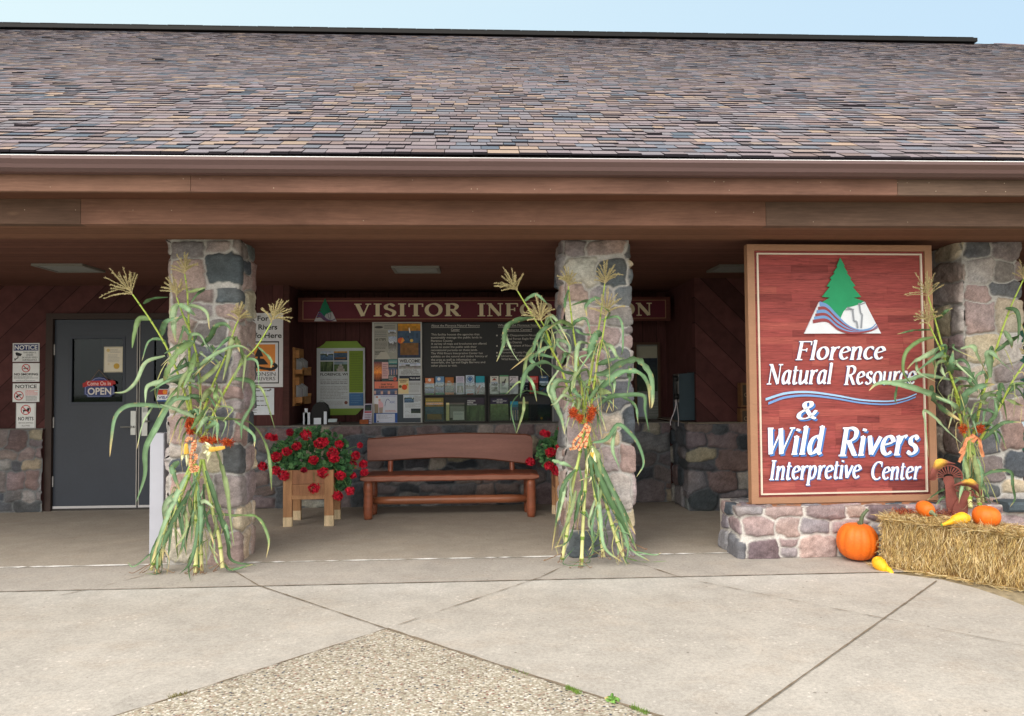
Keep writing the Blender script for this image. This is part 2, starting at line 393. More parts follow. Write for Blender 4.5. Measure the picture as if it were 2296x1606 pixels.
    me.polygons.foreach_set('use_smooth',np.ones(nf,dtype=bool))
    me.materials.append(mat); me.update(calc_edges=True)
    ca=me.attributes.new('col','FLOAT_COLOR','POINT'); ca.data.foreach_set('color',np.concatenate([colr.reshape(-1,3),np.ones((nv,1))],1).astype(np.float32).ravel())
    o=bpy.data.objects.new(name,me); COL.objects.link(o)
    if parent:o.parent=parent
    if label:o['label']=label
    return o
def stone_material():
    t=NT('fieldstone and mortar')
    s1=t.noise(95,3,.75); s2=t.noise(22,5,.6); s3=t.noise(260,2,.7)
    f=t.math('MULTIPLY',t.rng(s1,.3,.7,.78,1.22),t.math('MULTIPLY',t.rng(s2,.3,.7,.86,1.12),t.rng(s3,.3,.7,.85,1.15)))
    return t.fin(t.mul(t.attr(),f),.85,t.math('ADD',s1,s2),.35,.004,0,.3)
m_stone=stone_material()
def pillar_map(cx,y0,w,d):
    P=2*(w+d); r=.018
    # path starts at left front corner, goes along front, right side, back, left side
    def f(S,Z,h):
        s=np.mod(S,P); X=np.zeros_like(s);Y=np.zeros_like(s);NX=np.zeros_like(s);NY=np.zeros_like(s)
        x0,x1,ya,yb=cx-w/2,cx+w/2,y0,y0+d
        a=s<w; X=np.where(a,x0+s,X);Y=np.where(a,ya,Y)
        b=(s>=w)&(s<w+d); X=np.where(b,x1,X);Y=np.where(b,ya+(s-w),Y)
        c=(s>=w+d)&(s<2*w+d); X=np.where(c,x1-(s-w-d),X);Y=np.where(c,yb,Y)
        e=s>=2*w+d; X=np.where(e,x0,X);Y=np.where(e,yb-(s-2*w-d),Y)
        # blended normals near the corners
        def wgt(x): return np.clip(x/r,-1,1)
        mx=(X-cx)/(w/2); my=(Y-(ya+d/2))/(d/2)
        kx=np.clip((np.abs(X-cx)-(w/2-r))/r,0,1); ky=np.clip((np.abs(Y-ya-d/2)-(d/2-r))/r,0,1)
        NX=np.sign(mx)*kx; NY=np.sign(my)*ky
        rd=.010*kx*ky
        return X+NX*(h-rd),Y+NY*(h-rd),Z+0*h
    return f,P
# ---------------------------------------------------------------- the building
ZC=2.565; YW=8.9; YA=9.62; YP=6.12; YRW=8.19
B=thing('visitor_center','long low visitor center building with shingled roof, brown beams and fieldstone porch pillars','building',(0,8.9,0))
WD=C(122,76,56)
def boardmat():
    t=NT('rough sawn boards'); v=t.mapping((.5,3,9)); n=t.noise(4,7,.65,v,.8); n2=t.noise(1.3,5,.65,t.mapping((1,1,2.5)),.4); n3=t.noise(50,3,.6,t.mapping((.15,1,1.6)))
    f=t.math('MULTIPLY',t.math('MULTIPLY',t.rng(n,.3,.7,.84,1.14),t.rng(n2,.3,.7,.72,1.2)),t.rng(n3,.3,.7,.88,1.1))
    vo=t.n('ShaderNodeTexVoronoi'); vo.inputs['Scale'].default_value=1.5; t.l(t.mapping((.8,.1,1.9),loc=(3,0,.4)),vo.inputs['Vector'])
    k=t.rng(vo.outputs['Distance'],.02,.075,.45,0); col=t.mix(k,t.attr(),(.30,.19,.12)); k2=t.rng(vo.outputs['Distance'],.008,.022,.8,0); col=t.mix(k2,col,(.05,.03,.02))
    return t.fin(t.mul(col,f),.8,t.math('ADD',n,n3),.35,.003,0,.2)
m_board=boardmat()
def board_run(name,x0,x1,joints,y0,y1,z0,z1,cols,rad=.004):
    xs=[x0]+joints+[x1]
    for i in range(len(xs)-1):
        mb=MB(); mb.bbox((xs[i]+.0015,y0,z0),(xs[i+1]-.0015,y1,z1),rad,cols[i%len(cols)]); mb.build(name,m_board,B)
YB=5.5; zb0=at(1148,505,YB).z; YF=5.24; zf0=at(1148,434,YF).z; zf1=at(1148,386,YF).z
board_run('support_beam',-9,9,[at(181,470,YB).x,at(1717,470,YB).x],YB,YB+.09,zb0,zf0+.05,[C(100,78,66),C(122,90,76),C(104,84,73)])
board_run('fascia_board',-9,9,[at(427,410,YF).x,at(2012,410,YF).x],YF,YF+.035,zf0,zf1+.06,[C(122,92,78),C(118,88,76),C(102,84,73)])
mb=MB(); mb.box((-9,YF+.035,zf0+.012),(9,YB,zf0+.03),C(96,62,46)); mb.build('eave_soffit',m_wood,B)
# nail heads and knots on the boards
rr=random.Random(3)
for k in range(46):
    x=rr.uniform(-4,4.5); y,z0,z1=(YF,zf0,zf1) if rr.random()<.6 else (YB,zb0,zf0)
    zz=rr.choice((z0+.03,z0+(z1-z0)*.6)); r_=rr.uniform(.0025,.004); mb=MB()
    mb.tube([(x,y+.002,zz),(x,y-.0015,zz)],r_,6,C(168,150,132)); mb.build('nail_head',m_attr,B)
# porch ceiling: tongue and groove boards
m_ceil=siding('ceiling boards',C(104,70,59),(0,1,0),.14,.05,.12,(1.,6,1))
mb=MB(); mb.box((-9,YB+.09,ZC),(9,YA+.3,ZC+.03)); mb.build('porch_ceiling',m_ceil,B)
m_under=siding('beam underside boards',C(122,88,70),(0,1,0),.19,.03,.10,(1,7,1))
mb=MB(); mb.box((-9,YB+.09,zb0+.004),(9,YP-.03,ZC)); mb.build('beam_underside',m_under,B)
# gutter
gz0,gz1=at(1148,387,5.12).z,at(1148,357,5.12).z
prof=[(YF-.004,gz0),(5.17,gz0),(5.135,gz0+.018),(5.125,gz0+(gz1-gz0)*.45),(5.10,gz0+(gz1-gz0)*.75),(5.10,gz1-.008),(5.10,gz1),(5.116,gz1),(5.116,gz1-.006),(5.11,gz1-.012)]
mb=MB(); xs=[-9,-6,-3.05,-.02,3.0,6,9]
for i in range(len(xs)-1):
    o=.0012*(i%2); a=mb.vs([(xs[i],p[0]-o,p[1]+o) for p in prof]); b=mb.vs([(xs[i+1]+.01,p[0]-o,p[1]+o) for p in prof])
    for k in range(len(prof)-1): mb.face([a+k,b+k,b+k+1,a+k+1])
m_gut=mk('enamelled gutter',C(98,76,75),.42,.06,1.2,(1,4,4),spec=.5,fine=.04)
mb.build('gutter',m_gut,B)
mb=MB(); mb.bbox((-9,5.0985,gz1-.003),(9,5.118,gz1+.003),.002,C(244,244,246)); mb.build('gutter_lip_shine',m_attr,B)  # thin strip coloured near white, a highlight painted along the rim
mb=MB(); mb.box((-9,5.118,gz1-.02),(9,5.24,gz1-.012),C(40,30,28)); 
mb.box((-9,5.19,gz1-.02),(9,5.262,gz1+.034),C(60,42,38)); mb.build('gutter_trough',m_attr,B)
# roof
TH=math.atan(.545); YE=5.165; ZE=gz1+.042; YR=at(1148,82,15).y
def zr(Y): return ZE+(Y-YE)*math.tan(TH)
# ridge position: line of sight through the ridge
d=ray(1148,83); k=(ZE-H-YE*math.tan(TH))/(d.z-d.y*math.tan(TH)); YR=d.y*k
XH=at(2238,100,YR).x
XL=-10.5
def warp(X,Y): return (.35+.65*max(0,min(1,(11-Y)/5)))*.007*np.sin(X*1.3+Y*2.1)*np.sin(Y*.9+X*.4)+.0015*math.sin(X*3.1+Y)
mb=MB(); rr=random.Random(11)
sh=[(C(128,118,122),36),(C(120,116,122),24),(C(106,110,120),12),(C(86,96,108),5),(C(140,126,120),14),(C(150,132,118),6),(C(122,108,106),13),(C(106,98,100),8)]
bag=[c for c,n in sh for _ in range(n)]
L=(YR-YE)/math.cos(TH); ex=.132; rows=int(L/ex); ct,st_=math.cos(TH),math.sin(TH)
for r in range(rows+1):
    s0=r*ex; Ys=YE+s0*ct; Ye=YE+min(s0+ex+.03,L)*ct; xmax=XH+(YR-Ys)*1.0
    x=XL-rr.uniform(0,.3); run=rr.choice(bag)
    while x<min(xmax,13+Ys*.2):
        w=rr.choice((.09,.11,.12,.14,.16,.18,.21))*rr.uniform(.9,1.1)
        if rr.random()<.85: run=rr.choice(bag)
        c=vary(run,.07,rr); t0=.0075+rr.choice((0,0,.004,.0075))*(1 if r<28 else .5)+rr.uniform(0,.001)
        if rr.random()<.012: t0+=.01
        x2=min(x+w,xmax); g=.0025; z0=zr(Ys)+warp(x,Ys); z1=zr(Ye)+warp(x,Ye); y0j=Ys+rr.uniform(-.0015,.0015)
        P=[(x+g,y0j,z0+t0),(x2-g,y0j,z0+t0),(x2-g,Ye,z1+.001),(x+g,Ye,z1+.001),(x+g,y0j,z0-.004),(x2-g,y0j,z0-.004),(x2-g,Ye,z1-.01),(x+g,Ye,z1-.01)]
        n=mb.vs(P); mb.face((n,n+1,n+2,n+3),c); dk=tuple(q*.6 for q in c)
        mb.face((n+4,n+5,n+1,n),C(30,27,33)); mb.face((n+4,n,n+3,n+7),C(30,27,33)); mb.face((n+1,n+5,n+6,n+2),C(30,27,33))
        x+=w
def roofmat():
    t=NT('asphalt shingle granules'); n1=t.noise(240,2,.8); n2=t.noise(.7,5,.6,None,.5)
    f=t.math('MULTIPLY',t.rng(n1,.3,.7,.8,1.2),t.rng(n2,.3,.7,.88,1.1))
    return t.fin(t.mul(t.attr(),f),.95,n1,.3,.003,0,.25)
m_roof=roofmat()
roof=mb.build('roof',m_roof,B,label='mottled brown, mauve and slate laminated shingle roof')
mb=MB(); mb.poly([(XL,YE+.01,ZE-.012),(XH+YR-YE,YE+.01,ZE-.012),(XH,YR,zr(YR)-.012),(XL,YR,zr(YR)-.012)],C(40,36,38))
mb.poly([(XL,YR,zr(YR)-.012),(XH,YR,zr(YR)-.012),(XH+6,YR+8,zr(YR)-4.4),(XL,YR+8,zr(YR)-4.4)],C(120,105,108))
mb.poly([(XH,YR,zr(YR)-.013),(XH+YR-YE,YE+.01,ZE-.013),(XH+YR-YE,YR+8,ZE)],C(120,105,108)); mb.build('roof_deck',m_roof,roof)
xv=at(2181,98,YR).x
mb=MB(); mb.box((XL,YR-.16,zr(YR)-.02),(xv,YR+.16,zr(YR)+.06),C(7,7,9)); 
for k in range(60):
    x=XL+k*.36; 
    if x<xv-.3: mb.box((x,YR-.165,zr(YR)+.061),(x+.35,YR+.165,zr(YR)+.068+.006*rr.random()),vary(C(10,10,12),.15))
mb.build('ridge_vent',m_attr,roof)
mb=MB()
for k in range(120):
    t0=k*.13; mb.box((-.1,0,0),(.1,.16,.012),vary(C(120,104,108),.2),(Vector((1,0,0)),Vector((1,-1,-math.tan(TH))).normalized(),Vector((0,0,1))),Vector((XH+t0*.66,YR-t0*.66,zr(YR-t0*.66)+.01)))
mb.build('hip_cap',m_roof,roof)
# upper walls
DR=C(84,52,51)
m_sdL=siding('diagonal siding rising right',DR,(.707,0,-.707),.2,.035,.30,(1,1,1))
m_sdR=siding('diagonal siding falling right',DR,(.707,0,.707),.2,.035,.30,(1,1,1))
m_sdV=siding('vertical siding',DR,(1,0,0),.18,.035,.15,(6,1,.7))
xA=at(649,800,YW).x; xB=at(1507,800,YA).x
xf0,xf1=at(104,900,YW).x,at(120,900,YW).x   # door frame
xd1=at(308,900,YW).x; xd2=xd1+.012; dw=xd1-xf1; xd3=xd2+dw; zt=at(215,717,YW).z; ztf=at(215,703,YW).z
mb=MB(); mb.box((-7.6,YW,.9),(xf0,YW+.15,ZC)); mb.box((xf0,YW,ztf),(xd3+.09,YW+.15,ZC)); mb.build('upper_wall',m_sdL,B,label='dark red diagonal board wall around the door')
mb=MB(); mb.box((xd3+.09,YW,.9),(xA,YW+.15,ZC)); mb.build('upper_wall',m_sdV,B)
mb=MB(); mb.box((xA-.03,YW+.151,.9),(xA,YA,ZC)); mb.box((xA-.03,YA,.9),(xB+.8,YA+.1,ZC)); mb.build('upper_wall',m_sdV,B,label='dark vertical board wall of the alcove')
xR=at(1560,900,YRW+.16).x
mb=MB(); mb.box((xR,YRW+.14,.9),(9,YRW+.25,ZC)); mb.build('upper_wall',m_sdR,B,label='dark red diagonal board wall beside the big sign')
mb=MB(); mb.box((xR,YRW+.251,0),(xR+.1,YA,ZC)); mb.box((-7.7,YP+.3,0),(-7.6,YA+.2,3)); mb.box((9,YP+.3,0),(9.1,YA+.2,3)); mb.box((-7.7,YA+.2,0),(9.1,YA+.3,3)); mb.build('end_wall',m_sdV,B)
# wood corner trim
mb=MB(); mb.bbox((xA-.07,YW-.02,.93),(xA+.004,YW-.001,ZC),.003,C(70,40,36)); mb.build('corner_trim',m_wood,B)
# wainscots
ZL=.925
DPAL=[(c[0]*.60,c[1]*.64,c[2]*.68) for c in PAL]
def wall_map(x0,y0): return lambda S,Z,h:(x0+S,y0-h,Z+0*h)
xs0=-4.9-1.2
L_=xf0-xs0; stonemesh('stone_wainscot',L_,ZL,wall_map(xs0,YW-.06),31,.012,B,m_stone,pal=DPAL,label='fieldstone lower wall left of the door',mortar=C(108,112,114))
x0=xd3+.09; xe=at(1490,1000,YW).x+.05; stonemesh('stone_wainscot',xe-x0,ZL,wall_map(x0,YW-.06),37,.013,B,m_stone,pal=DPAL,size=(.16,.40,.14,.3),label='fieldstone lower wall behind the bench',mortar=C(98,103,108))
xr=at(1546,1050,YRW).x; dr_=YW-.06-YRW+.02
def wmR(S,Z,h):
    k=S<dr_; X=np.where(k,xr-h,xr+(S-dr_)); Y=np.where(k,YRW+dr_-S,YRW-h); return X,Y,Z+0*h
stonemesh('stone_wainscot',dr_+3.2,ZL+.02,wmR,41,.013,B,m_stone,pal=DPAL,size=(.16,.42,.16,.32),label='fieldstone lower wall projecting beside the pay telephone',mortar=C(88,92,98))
mb=MB(); mb.box((xs0,YW-.062,ZL-.002),(xf0,YW,ZL+.012),C(110,108,104)); mb.box((x0,YW-.07,ZL-.002),(xe,YA,ZL+.014),C(112,110,106)); mb.box((xr-.01,YRW-.01,ZL+.018),(9,YRW+.15,ZL+.034),C(120,112,100)); mb.box((xr-.01,YRW+.15,ZL+.018),(xR,YA,ZL+.034),C(120,112,100))
mb.build('stone_ledge',m_stone,B)
# back filler so light cannot leak
mb=MB(); mb.box((-7.6,YW,-.01),(xf0,YW+.1,.9)); mb.box((x0,YW,-.01),(xe+.6,YW+.1,ZL-.01)); mb.box((xr+.1,YRW+.06,-.01),(9,YRW+.16,ZL)); mb.build('backing_wall',m_sdV,B)
# doors
mb=MB(); fc=C(58,46,42)
mb.box((xf0,YW-.03,0),(xf1-.004,YW+.1,ztf),fc); mb.box((xd3+.004,YW-.03,0),(xd3+.09,YW+.1,ztf),fc); mb.box((xf1-.004,YW-.03,zt+.004),(xd3+.004,YW+.1,ztf-.001),fc)
mb.box((xf1-.003,YW-.0,0),(xd3+.003,YW+.1,.02),C(60,58,56)); mb.build('door_frame',m_attr,B)
m_door=mk('slate grey door enamel',C(50,57,68),.45,.06,3,fine=.05,spec=.4)
def D8(x,y): return (x*.3114/1.7535,(1250+y*.3114)/1.7535)
def make_door(xl,xr_,hinge_left,glass):
    dm=MB(); y0,y1=YW+.01,YW+.055; gx0,gx1,gz0_,gz1_=glass
    dm.box((xl,y0,.02),(gx0,y1,zt)); dm.box((gx1,y0,.02),(xr_,y1,zt)); dm.box((gx0,y0,.02),(gx1,y1,gz0_)); dm.box((gx0,y0,gz1_),(gx1,y1,zt))
    o=dm.build('door',m_door,B)
    f=MB(); t_=.022
    for q in (((gx0-t_,gz0_-t_),(gx0+.004,gz1_+t_)),((gx1-.004,gz0_-t_),(gx1+t_,gz1_+t_)),((gx0+.004,gz0_-t_),(gx1-.004,gz0_+.004)),((gx0+.004,gz1_-.004),(gx1-.004,gz1_+t_))):
        f.box((q[0][0],y0-.006,q[0][1]),(q[1][0],y0+.004,q[1][1]),C(66,72,82))
    f.build('window_frame',m_attr,o)
    g=MB(); g.box((gx0,YW+.03,gz0_),(gx1,YW+.034,gz1_)); g.build('window_pane',m_pane,o)
    s=MB(); sx=(xr_-.012,xr_-.002) if hinge_left else (xl+.002,xl+.012)
    s.box((sx[0],y0-.008,.03),(sx[1],y0-.001,zt-.01),C(170,168,164)); s.build('meeting_strip',m_attr,o)
    s=MB(); s.box((xl+.003,y0-.01,.024),(xr_-.003,y0-.001,.05),C(190,190,192)); s.build('bottom_sweep',m_attr,o)
    for hz in (.33,1.0,1.83):
        h=MB(); hx=xl if hinge_left else xr_-.006
        h.tube([(hx,y0-.006,hz-.06),(hx,y0-.006,hz+.06)],.007,8,C(190,190,188)); h.build('hinge',m_attr,o)
    return o
gA=at(*D8(895,1070),YW); gB=at(*D8(1556,258),YW)
door1=make_door(xf1,xd1,True,(gA.x,gB.x,gA.z,gB.z))
gx=xd3-(gA.x-xf1); door2=make_door(xd2,xd3,False,(xd3-(gB.x-xf1)+.0,gx,gA.z,gB.z))
def lever(parent,px0,py0,px1,py1,lx0,lx1,ly,keyp=False):
    a=at(*D8(px0,py1),YW); b=at(*D8(px1,py0),YW); m=MB(); m.bbox((a.x,YW-.012,a.z),(b.x,YW+.009,b.z),.005); pl=m.build('lock_plate',m_metal,parent)
    c=at(*D8(lx0,ly),YW); d=at(*D8(lx1,ly),YW); m=MB(); xm=(a.x+b.x)/2; m.tube([(xm,YW-.012,c.z),(xm,YW-.045,c.z)],.011,10)
    far_=c.x if abs(c.x-xm)>abs(d.x-xm) else d.x; m.tube([(xm,YW-.045,c.z),(far_,YW-.05,c.z)],.009,8); m.build('lever_handle',m_metal,pl)
    return a,b,pl
lever(door1,1648,1175,1725,1478,1548,1690,1376)
a,b,pl=lever(door2,1788,1115,1872,1490,1850,1915,1305)
m=MB()
for i in range(4):
    for j in range(3):
        x=a.x+(b.x-a.x)*(.28+.22*j); z=b.z-.022-i*.014; m.box((x-.004,YW-.016,z-.004),(x+.004,YW-.0125,z+.004),C(50,52,60))
m.build('keypad_buttons',m_attr,pl)
# dim interior seen through the door glass
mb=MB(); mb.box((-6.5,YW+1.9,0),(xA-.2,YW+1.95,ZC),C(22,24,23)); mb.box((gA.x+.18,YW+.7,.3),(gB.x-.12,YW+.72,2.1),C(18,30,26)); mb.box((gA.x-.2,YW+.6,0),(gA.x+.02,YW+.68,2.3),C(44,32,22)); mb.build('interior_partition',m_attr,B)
# pillars
xsP=[(at(372,900,YP).x+.02,at(533,900,YP).x),(at(1268,900,YP).x,at(1421,900,YP).x-.02)]
SA=lambda w,d:np.concatenate([np.linspace(0,w+d,int((w+d)/.0085)),np.linspace(w+d,2*w+d,30)[1:],np.linspace(2*w+d,2*(w+d),int(d/.0085))[1:]])
for i,(xa,xb) in enumerate(xsP):
    w=xb-xa; d=.42; f,P=pillar_map((xa+xb)/2,YP,w,d)
    stonemesh('stone_pillar',P,ZC,f,[53,61][i],.0085,B,m_stone,SA(w,d),True,(.17,.36,.15,.31),(.010,.03),label=['fieldstone porch pillar by the door','fieldstone porch pillar right of the bench'][i])
xa=at(2168,900,6.2).x; xb=at(2292,900,6.2).x; w=xb-xa; d=.62; f,P=pillar_map((xa+xb)/2,6.2,w,d)
stonemesh('stone_pillar',P,ZC,f,77,.0085,B,m_stone,SA(w,d),True,(.17,.36,.15,.31),(.010,.03),label='fieldstone porch pillar behind the big sign')
# ceiling lights
m_diff=mk('light diffuser',C(140,144,142),.5,.05,9)
for (q,lab) in ((( (102,592),(208,606)),'flat square ceiling light over the door, leftmost of three'),(((890,597),(975,608)),'flat square ceiling light above the visitor information board'),(((1612,594),(1690,606)),'flat square ceiling light partly behind the big sign')):
    p=onz(q[0][0],q[0][1],ZC); r_=onz(q[1][0],q[1][1],ZC); xc=(onz((q[0][0]+q[1][0])/2,599,ZC)).x; ya,yb=p.y,r_.y; ya,yb=min(ya,yb),max(ya,yb); w=.15
    t=thing('ceiling_light',lab,'light',(xc,(ya+yb)/2,ZC),'ceiling lights under the porch')
    m=MB(); hw=.235
    for (x0_,x1_,y0_,y1_) in ((xc-hw,xc+hw,ya-.03,ya),(xc-hw,xc+hw,yb,yb+.03),(xc-hw,xc-hw+.03,ya,yb),(xc+hw-.03,xc+hw,ya,yb)): m.box((x0_,y0_,ZC-.022),(x1_,y1_,ZC-.001),C(120,118,112))
    m.build('frame',m_attr,t); m=MB(); m.box((xc-hw+.03,ya,ZC-.016),(xc+hw-.03,yb,ZC-.001)); m.build('diffuser',m_diff,t)
# stone base of the sign
ZS=.385; YS=5.96; xS=at(1662,1240,YS).x; dS=.42; xSe=6.5
def wmS(S,Z,h):
    zz=np.minimum(Z,ZS-.012); ov=np.clip(Z-ZS,0,.3); k=S<dS
    X=np.where(k,xS-h+ov,xS+(S-dS)); Y=np.where(k,YS+dS-S,YS-h+ov)
    Zo=np.where(Z>ZS,ZS+h*.6,Z); return X,Y,Zo
sb=thing('stone_wall','low fieldstone wall with pale mortar under the big red sign','stone wall',(xS+1.5,YS+.2,0))
stonemesh('stonework',dS+xSe-xS,ZS+.24,wmS,94,.009,sb,m_stone,size=(.16,.34,.12,.2),bulge=(.012,.035),pal=[C(126,120,128),C(150,132,134),C(106,106,112),C(66,76,86),C(138,134,138),C(156,140,136),C(116,104,110),C(58,68,78),C(142,128,132),C(128,124,128)],mortar=C(196,194,190))
mb=MB(); mb.box((xS+.03,YS+.1,0),(xSe,YS+.6,ZS-.004),C(180,176,170)); mb.build('wall_core',m_stone,sb)
mb=MB(); p0=at(2248,1155,YS).x
mb.bbox((p0,YS-.08,ZS-.05),(xSe,YS+.12,ZS+.03),.02,C(74,86,94)); mb.build('cap_stone',m_stone,sb,label='dark slate cap stone at the right end')
# ---------------------------------------------------------------- flat printed things
TC={}
def text2d(body,bold=False):
    k=(body,bold)
    if k in TC: return TC[k]
    cu=bpy.data.curves.new('t','FONT'); cu.body=body; cu.size=1; cu.resolution_u=3
    if bold: cu.offset=.022
    ob=bpy.data.objects.new('t',cu); me=bpy.data.meshes.new_from_object(ob)
    vs=[(v.co.x,v.co.y) for v in me.vertices]; fs=[tuple(p.vertices) for p in me.polygons]
    bpy.data.objects.remove(ob); bpy.data.curves.remove(cu); bpy.data.meshes.remove(me)
    TC[k]=(vs,fs); return TC[k]
class Fr:
    def __init__(s,o,ex,ey,n): s.o,s.ex,s.ey,s.n=Vector(o),Vector(ex),Vector(ey),Vector(n); s.asp=s.ex.length/s.ey.length
    def p(s,x,y,d=0): return s.o+s.ex*x+s.ey*y+s.n*d
def frD(u0,v0,u1,v1,Y,d=0):
    # upright rectangle facing -Y whose picture box is u0,v0..u1,v1
    uc,vc=(u0+u1)/2,(v0+v1)/2; x0=at(u0,vc,Y).x; x1=at(u1,vc,Y).x; z0=at(uc,v1,Y).z; z1=at(uc,v0,Y).z
    return Fr((x0,Y-d,z1),(x1-x0,0,0),(0,0,z0-z1),(0,-1,0))
rp=random.Random(21)
def lerp3(a,b,t): return tuple(a[i]*(1-t)+b[i]*t for i in range(3))
def picol(kind,x,y,rr):
    n=math.sin(x*7+kind_seed[0])*.5+math.sin(x*17+2*kind_seed[0]+y*3)*.3
    if kind=='lake':
        hz=.42+.06*n
        if y<hz-.1: c=lerp3(C(150,175,200),C(210,215,215),y/hz)
        elif y<hz+.06: c=C(50,72,50)
        else: c=lerp3(C(90,120,150),C(60,84,110),(y-hz)/(1-hz))
    elif kind=='forest': c=lerp3(C(90,110,70),C(40,58,38),min(1,abs(n)+y*.4))
    elif kind=='sunset':
        c=lerp3(C(90,60,80),C(240,150,60),min(1,y*1.7)) if y<.6 else lerp3(C(200,110,50),C(40,30,40),(y-.6)/.4+.2*n)
    elif kind=='road': c=C(120,140,150) if y<.35 else (C(150,146,140) if abs(x-.5)<.12+.3*(y-.35) else C(70,92,58))
    elif kind=='autumn':
        c=lerp3(C(196,140,40),C(120,80,40),min(1,y*3)) if y<.25 else (C(60,84,110) if y<.6 else (C(120,86,50) if abs(x-.5)<.38 and y<.9 else C(44,56,80)))
    elif kind=='people': c=C(176,150,140) if (math.sin(x*22)>0 and y>.25) else C(80,92,120)
    elif kind=='green': c=lerp3(C(110,126,80),C(70,90,60),y)
    elif kind=='snow': c=lerp3(C(150,166,190),C(205,208,212),min(1,y*1.6)) if y<.4+.1*n else lerp3(C(90,92,90),C(190,188,184),(y-.4))
    elif kind=='dark': c=lerp3(C(30,40,56),C(50,64,50),y)
    elif kind=='house': c=C(140,170,200) if y<.3 else (C(120,50,40) if abs(x-.5)<.3 and y<.75 else C(80,110,60))
    else: c=C(150,150,150)
    return vary(c,.22,rr)
kind_seed=[0]
def draw(mb,fr,items,d0=.0008):
    d=d0; asp=fr.asp
    for it in items:
        k=it[0]; d+=.0003
        if k=='r': x0,y0,x1,y1,c=it[1:6]; mb.poly([fr.p(x0,y1,d),fr.p(x1,y1,d),fr.p(x1,y0,d),fr.p(x0,y0,d)],c)
        elif k=='t':
            body,x0,y0,x1,y1,c=it[1:7]; bold=len(it)>7 and it[7]
            vs,fs=text2d(body,bold)
            if not vs: continue
            ax,bx=min(v[0] for v in vs),max(v[0] for v in vs); ay,by=min(v[1] for v in vs),max(v[1] for v in vs)
            n=mb.vs([fr.p(x0+(v[0]-ax)/(bx-ax)*(x1-x0),y1-(v[1]-ay)/(by-ay)*(y1-y0),d) for v in vs])
            for f in fs: mb.face([n+i for i in f],c)
        elif k=='l':
            x0,y0,x1,y1,n,c=it[1:7]
            for i in range(n):
                y=y0+(y1-y0)*(i+.2)/n; hh=(y1-y0)/n*.42; x=x0
                xe=x1-(rp.uniform(0,.35)*(x1-x0) if rp.random()<.35 else 0)
                while x<xe:
                    w=rp.uniform(.05,.16)*(x1-x0); x2=min(x+w,xe)
                    mb.poly([fr.p(x,y+hh,d),fr.p(x2,y+hh,d),fr.p(x2,y,d),fr.p(x,y,d)],c); x=x2+.022*(x1-x0)
        elif k=='o':
            cx,cy,rx,c=it[1:5]; inner=it[5] if len(it)>5 else 0; ry=(it[6] if len(it)>6 else rx)*asp; N=28
            A=[fr.p(cx+rx*math.cos(2*math.pi*i/N),cy+ry*math.sin(2*math.pi*i/N),d) for i in range(N)]
            if inner==0: mb.poly(A[::-1],c)
            else:
                Bq=[fr.p(cx+inner*rx*math.cos(2*math.pi*i/N),cy+inner*ry*math.sin(2*math.pi*i/N),d) for i in range(N)]
                a=mb.vs(A); b=mb.vs(Bq)
                for i in range(N): mb.face([a+i,b+i,b+(i+1)%N,a+(i+1)%N],c)
        elif k=='s':
            pts,w,c=it[1:4]; P=[Vector((p[0],p[1]/asp)) for p in pts]
            if len(P)>2: P=[Vector((q.x,q.y)) for q in catmull([(p.x,p.y,0) for p in P],5)]
            a=[];b=[]
            for i,p in enumerate(P):
                t=(P[min(i+1,len(P)-1)]-P[max(0,i-1)]).normalized(); nn=Vector((-t.y,t.x))*w/2
                q=p+nn; a.append(fr.p(q.x,q.y*asp,d)); q=p-nn; b.append(fr.p(q.x,q.y*asp,d))
            n=mb.vs(a); m=mb.vs(b)
            for i in range(len(P)-1): mb.face([n+i,n+i+1,m+i+1,m+i],c)
        elif k=='p': mb.poly([fr.p(x,y,d) for x,y in it[1]],it[2])
        elif k=='pic':
            x0,y0,x1,y1,kind=it[1:6]; kind_seed[0]=rp.uniform(0,6); nx=max(5,int(14*(x1-x0)/(.5))) if False else 10; ny=max(4,int(10*(y1-y0)/(x1-x0)/asp)); ny=min(ny,22)
            a=mb.vs([fr.p(x0+(x1-x0)*i/nx,y0+(y1-y0)*j/ny,d) for j in range(ny+1) for i in range(nx+1)])
            for j in range(ny):
                for i in range(nx): q=a+j*(nx+1)+i; mb.face([q+nx+1,q+nx+2,q+1,q],picol(kind,(i+.5)/nx,(j+.5)/ny,rp))
    return d
def panel(name,label,cat,fr,base,items,th=.004,group=None,part='printing',mat=None,parent=None):
    mb=MB(); e=fr.ex; y=fr.ey; mb.prism([fr.p(0,1,0),fr.p(1,1,0),fr.p(1,0,0),fr.p(0,0,0)],-fr.n*th,base)
    # prism extrudes backwards; front face at the frame plane
    o=mb.build(name,mat or m_print,parent); 
    if label: tag(o,label,cat,group)
    if items: m=MB(); draw(m,fr,items); m.build(part,m_print,o)
    return o
WHT=C(205,208,208); BLK=C(30,32,34); RED=C(170,40,44); NAVY=C(34,48,96); GRY=C(110,112,114)
YN=YW-.006
def bx8(x0,y0,x1,y1): a=D8(x0,y0); b=D8(x1,y1); return a[0],a[1],b[0],b[1]
f=frD(*bx8(160,320,497,556),YN)
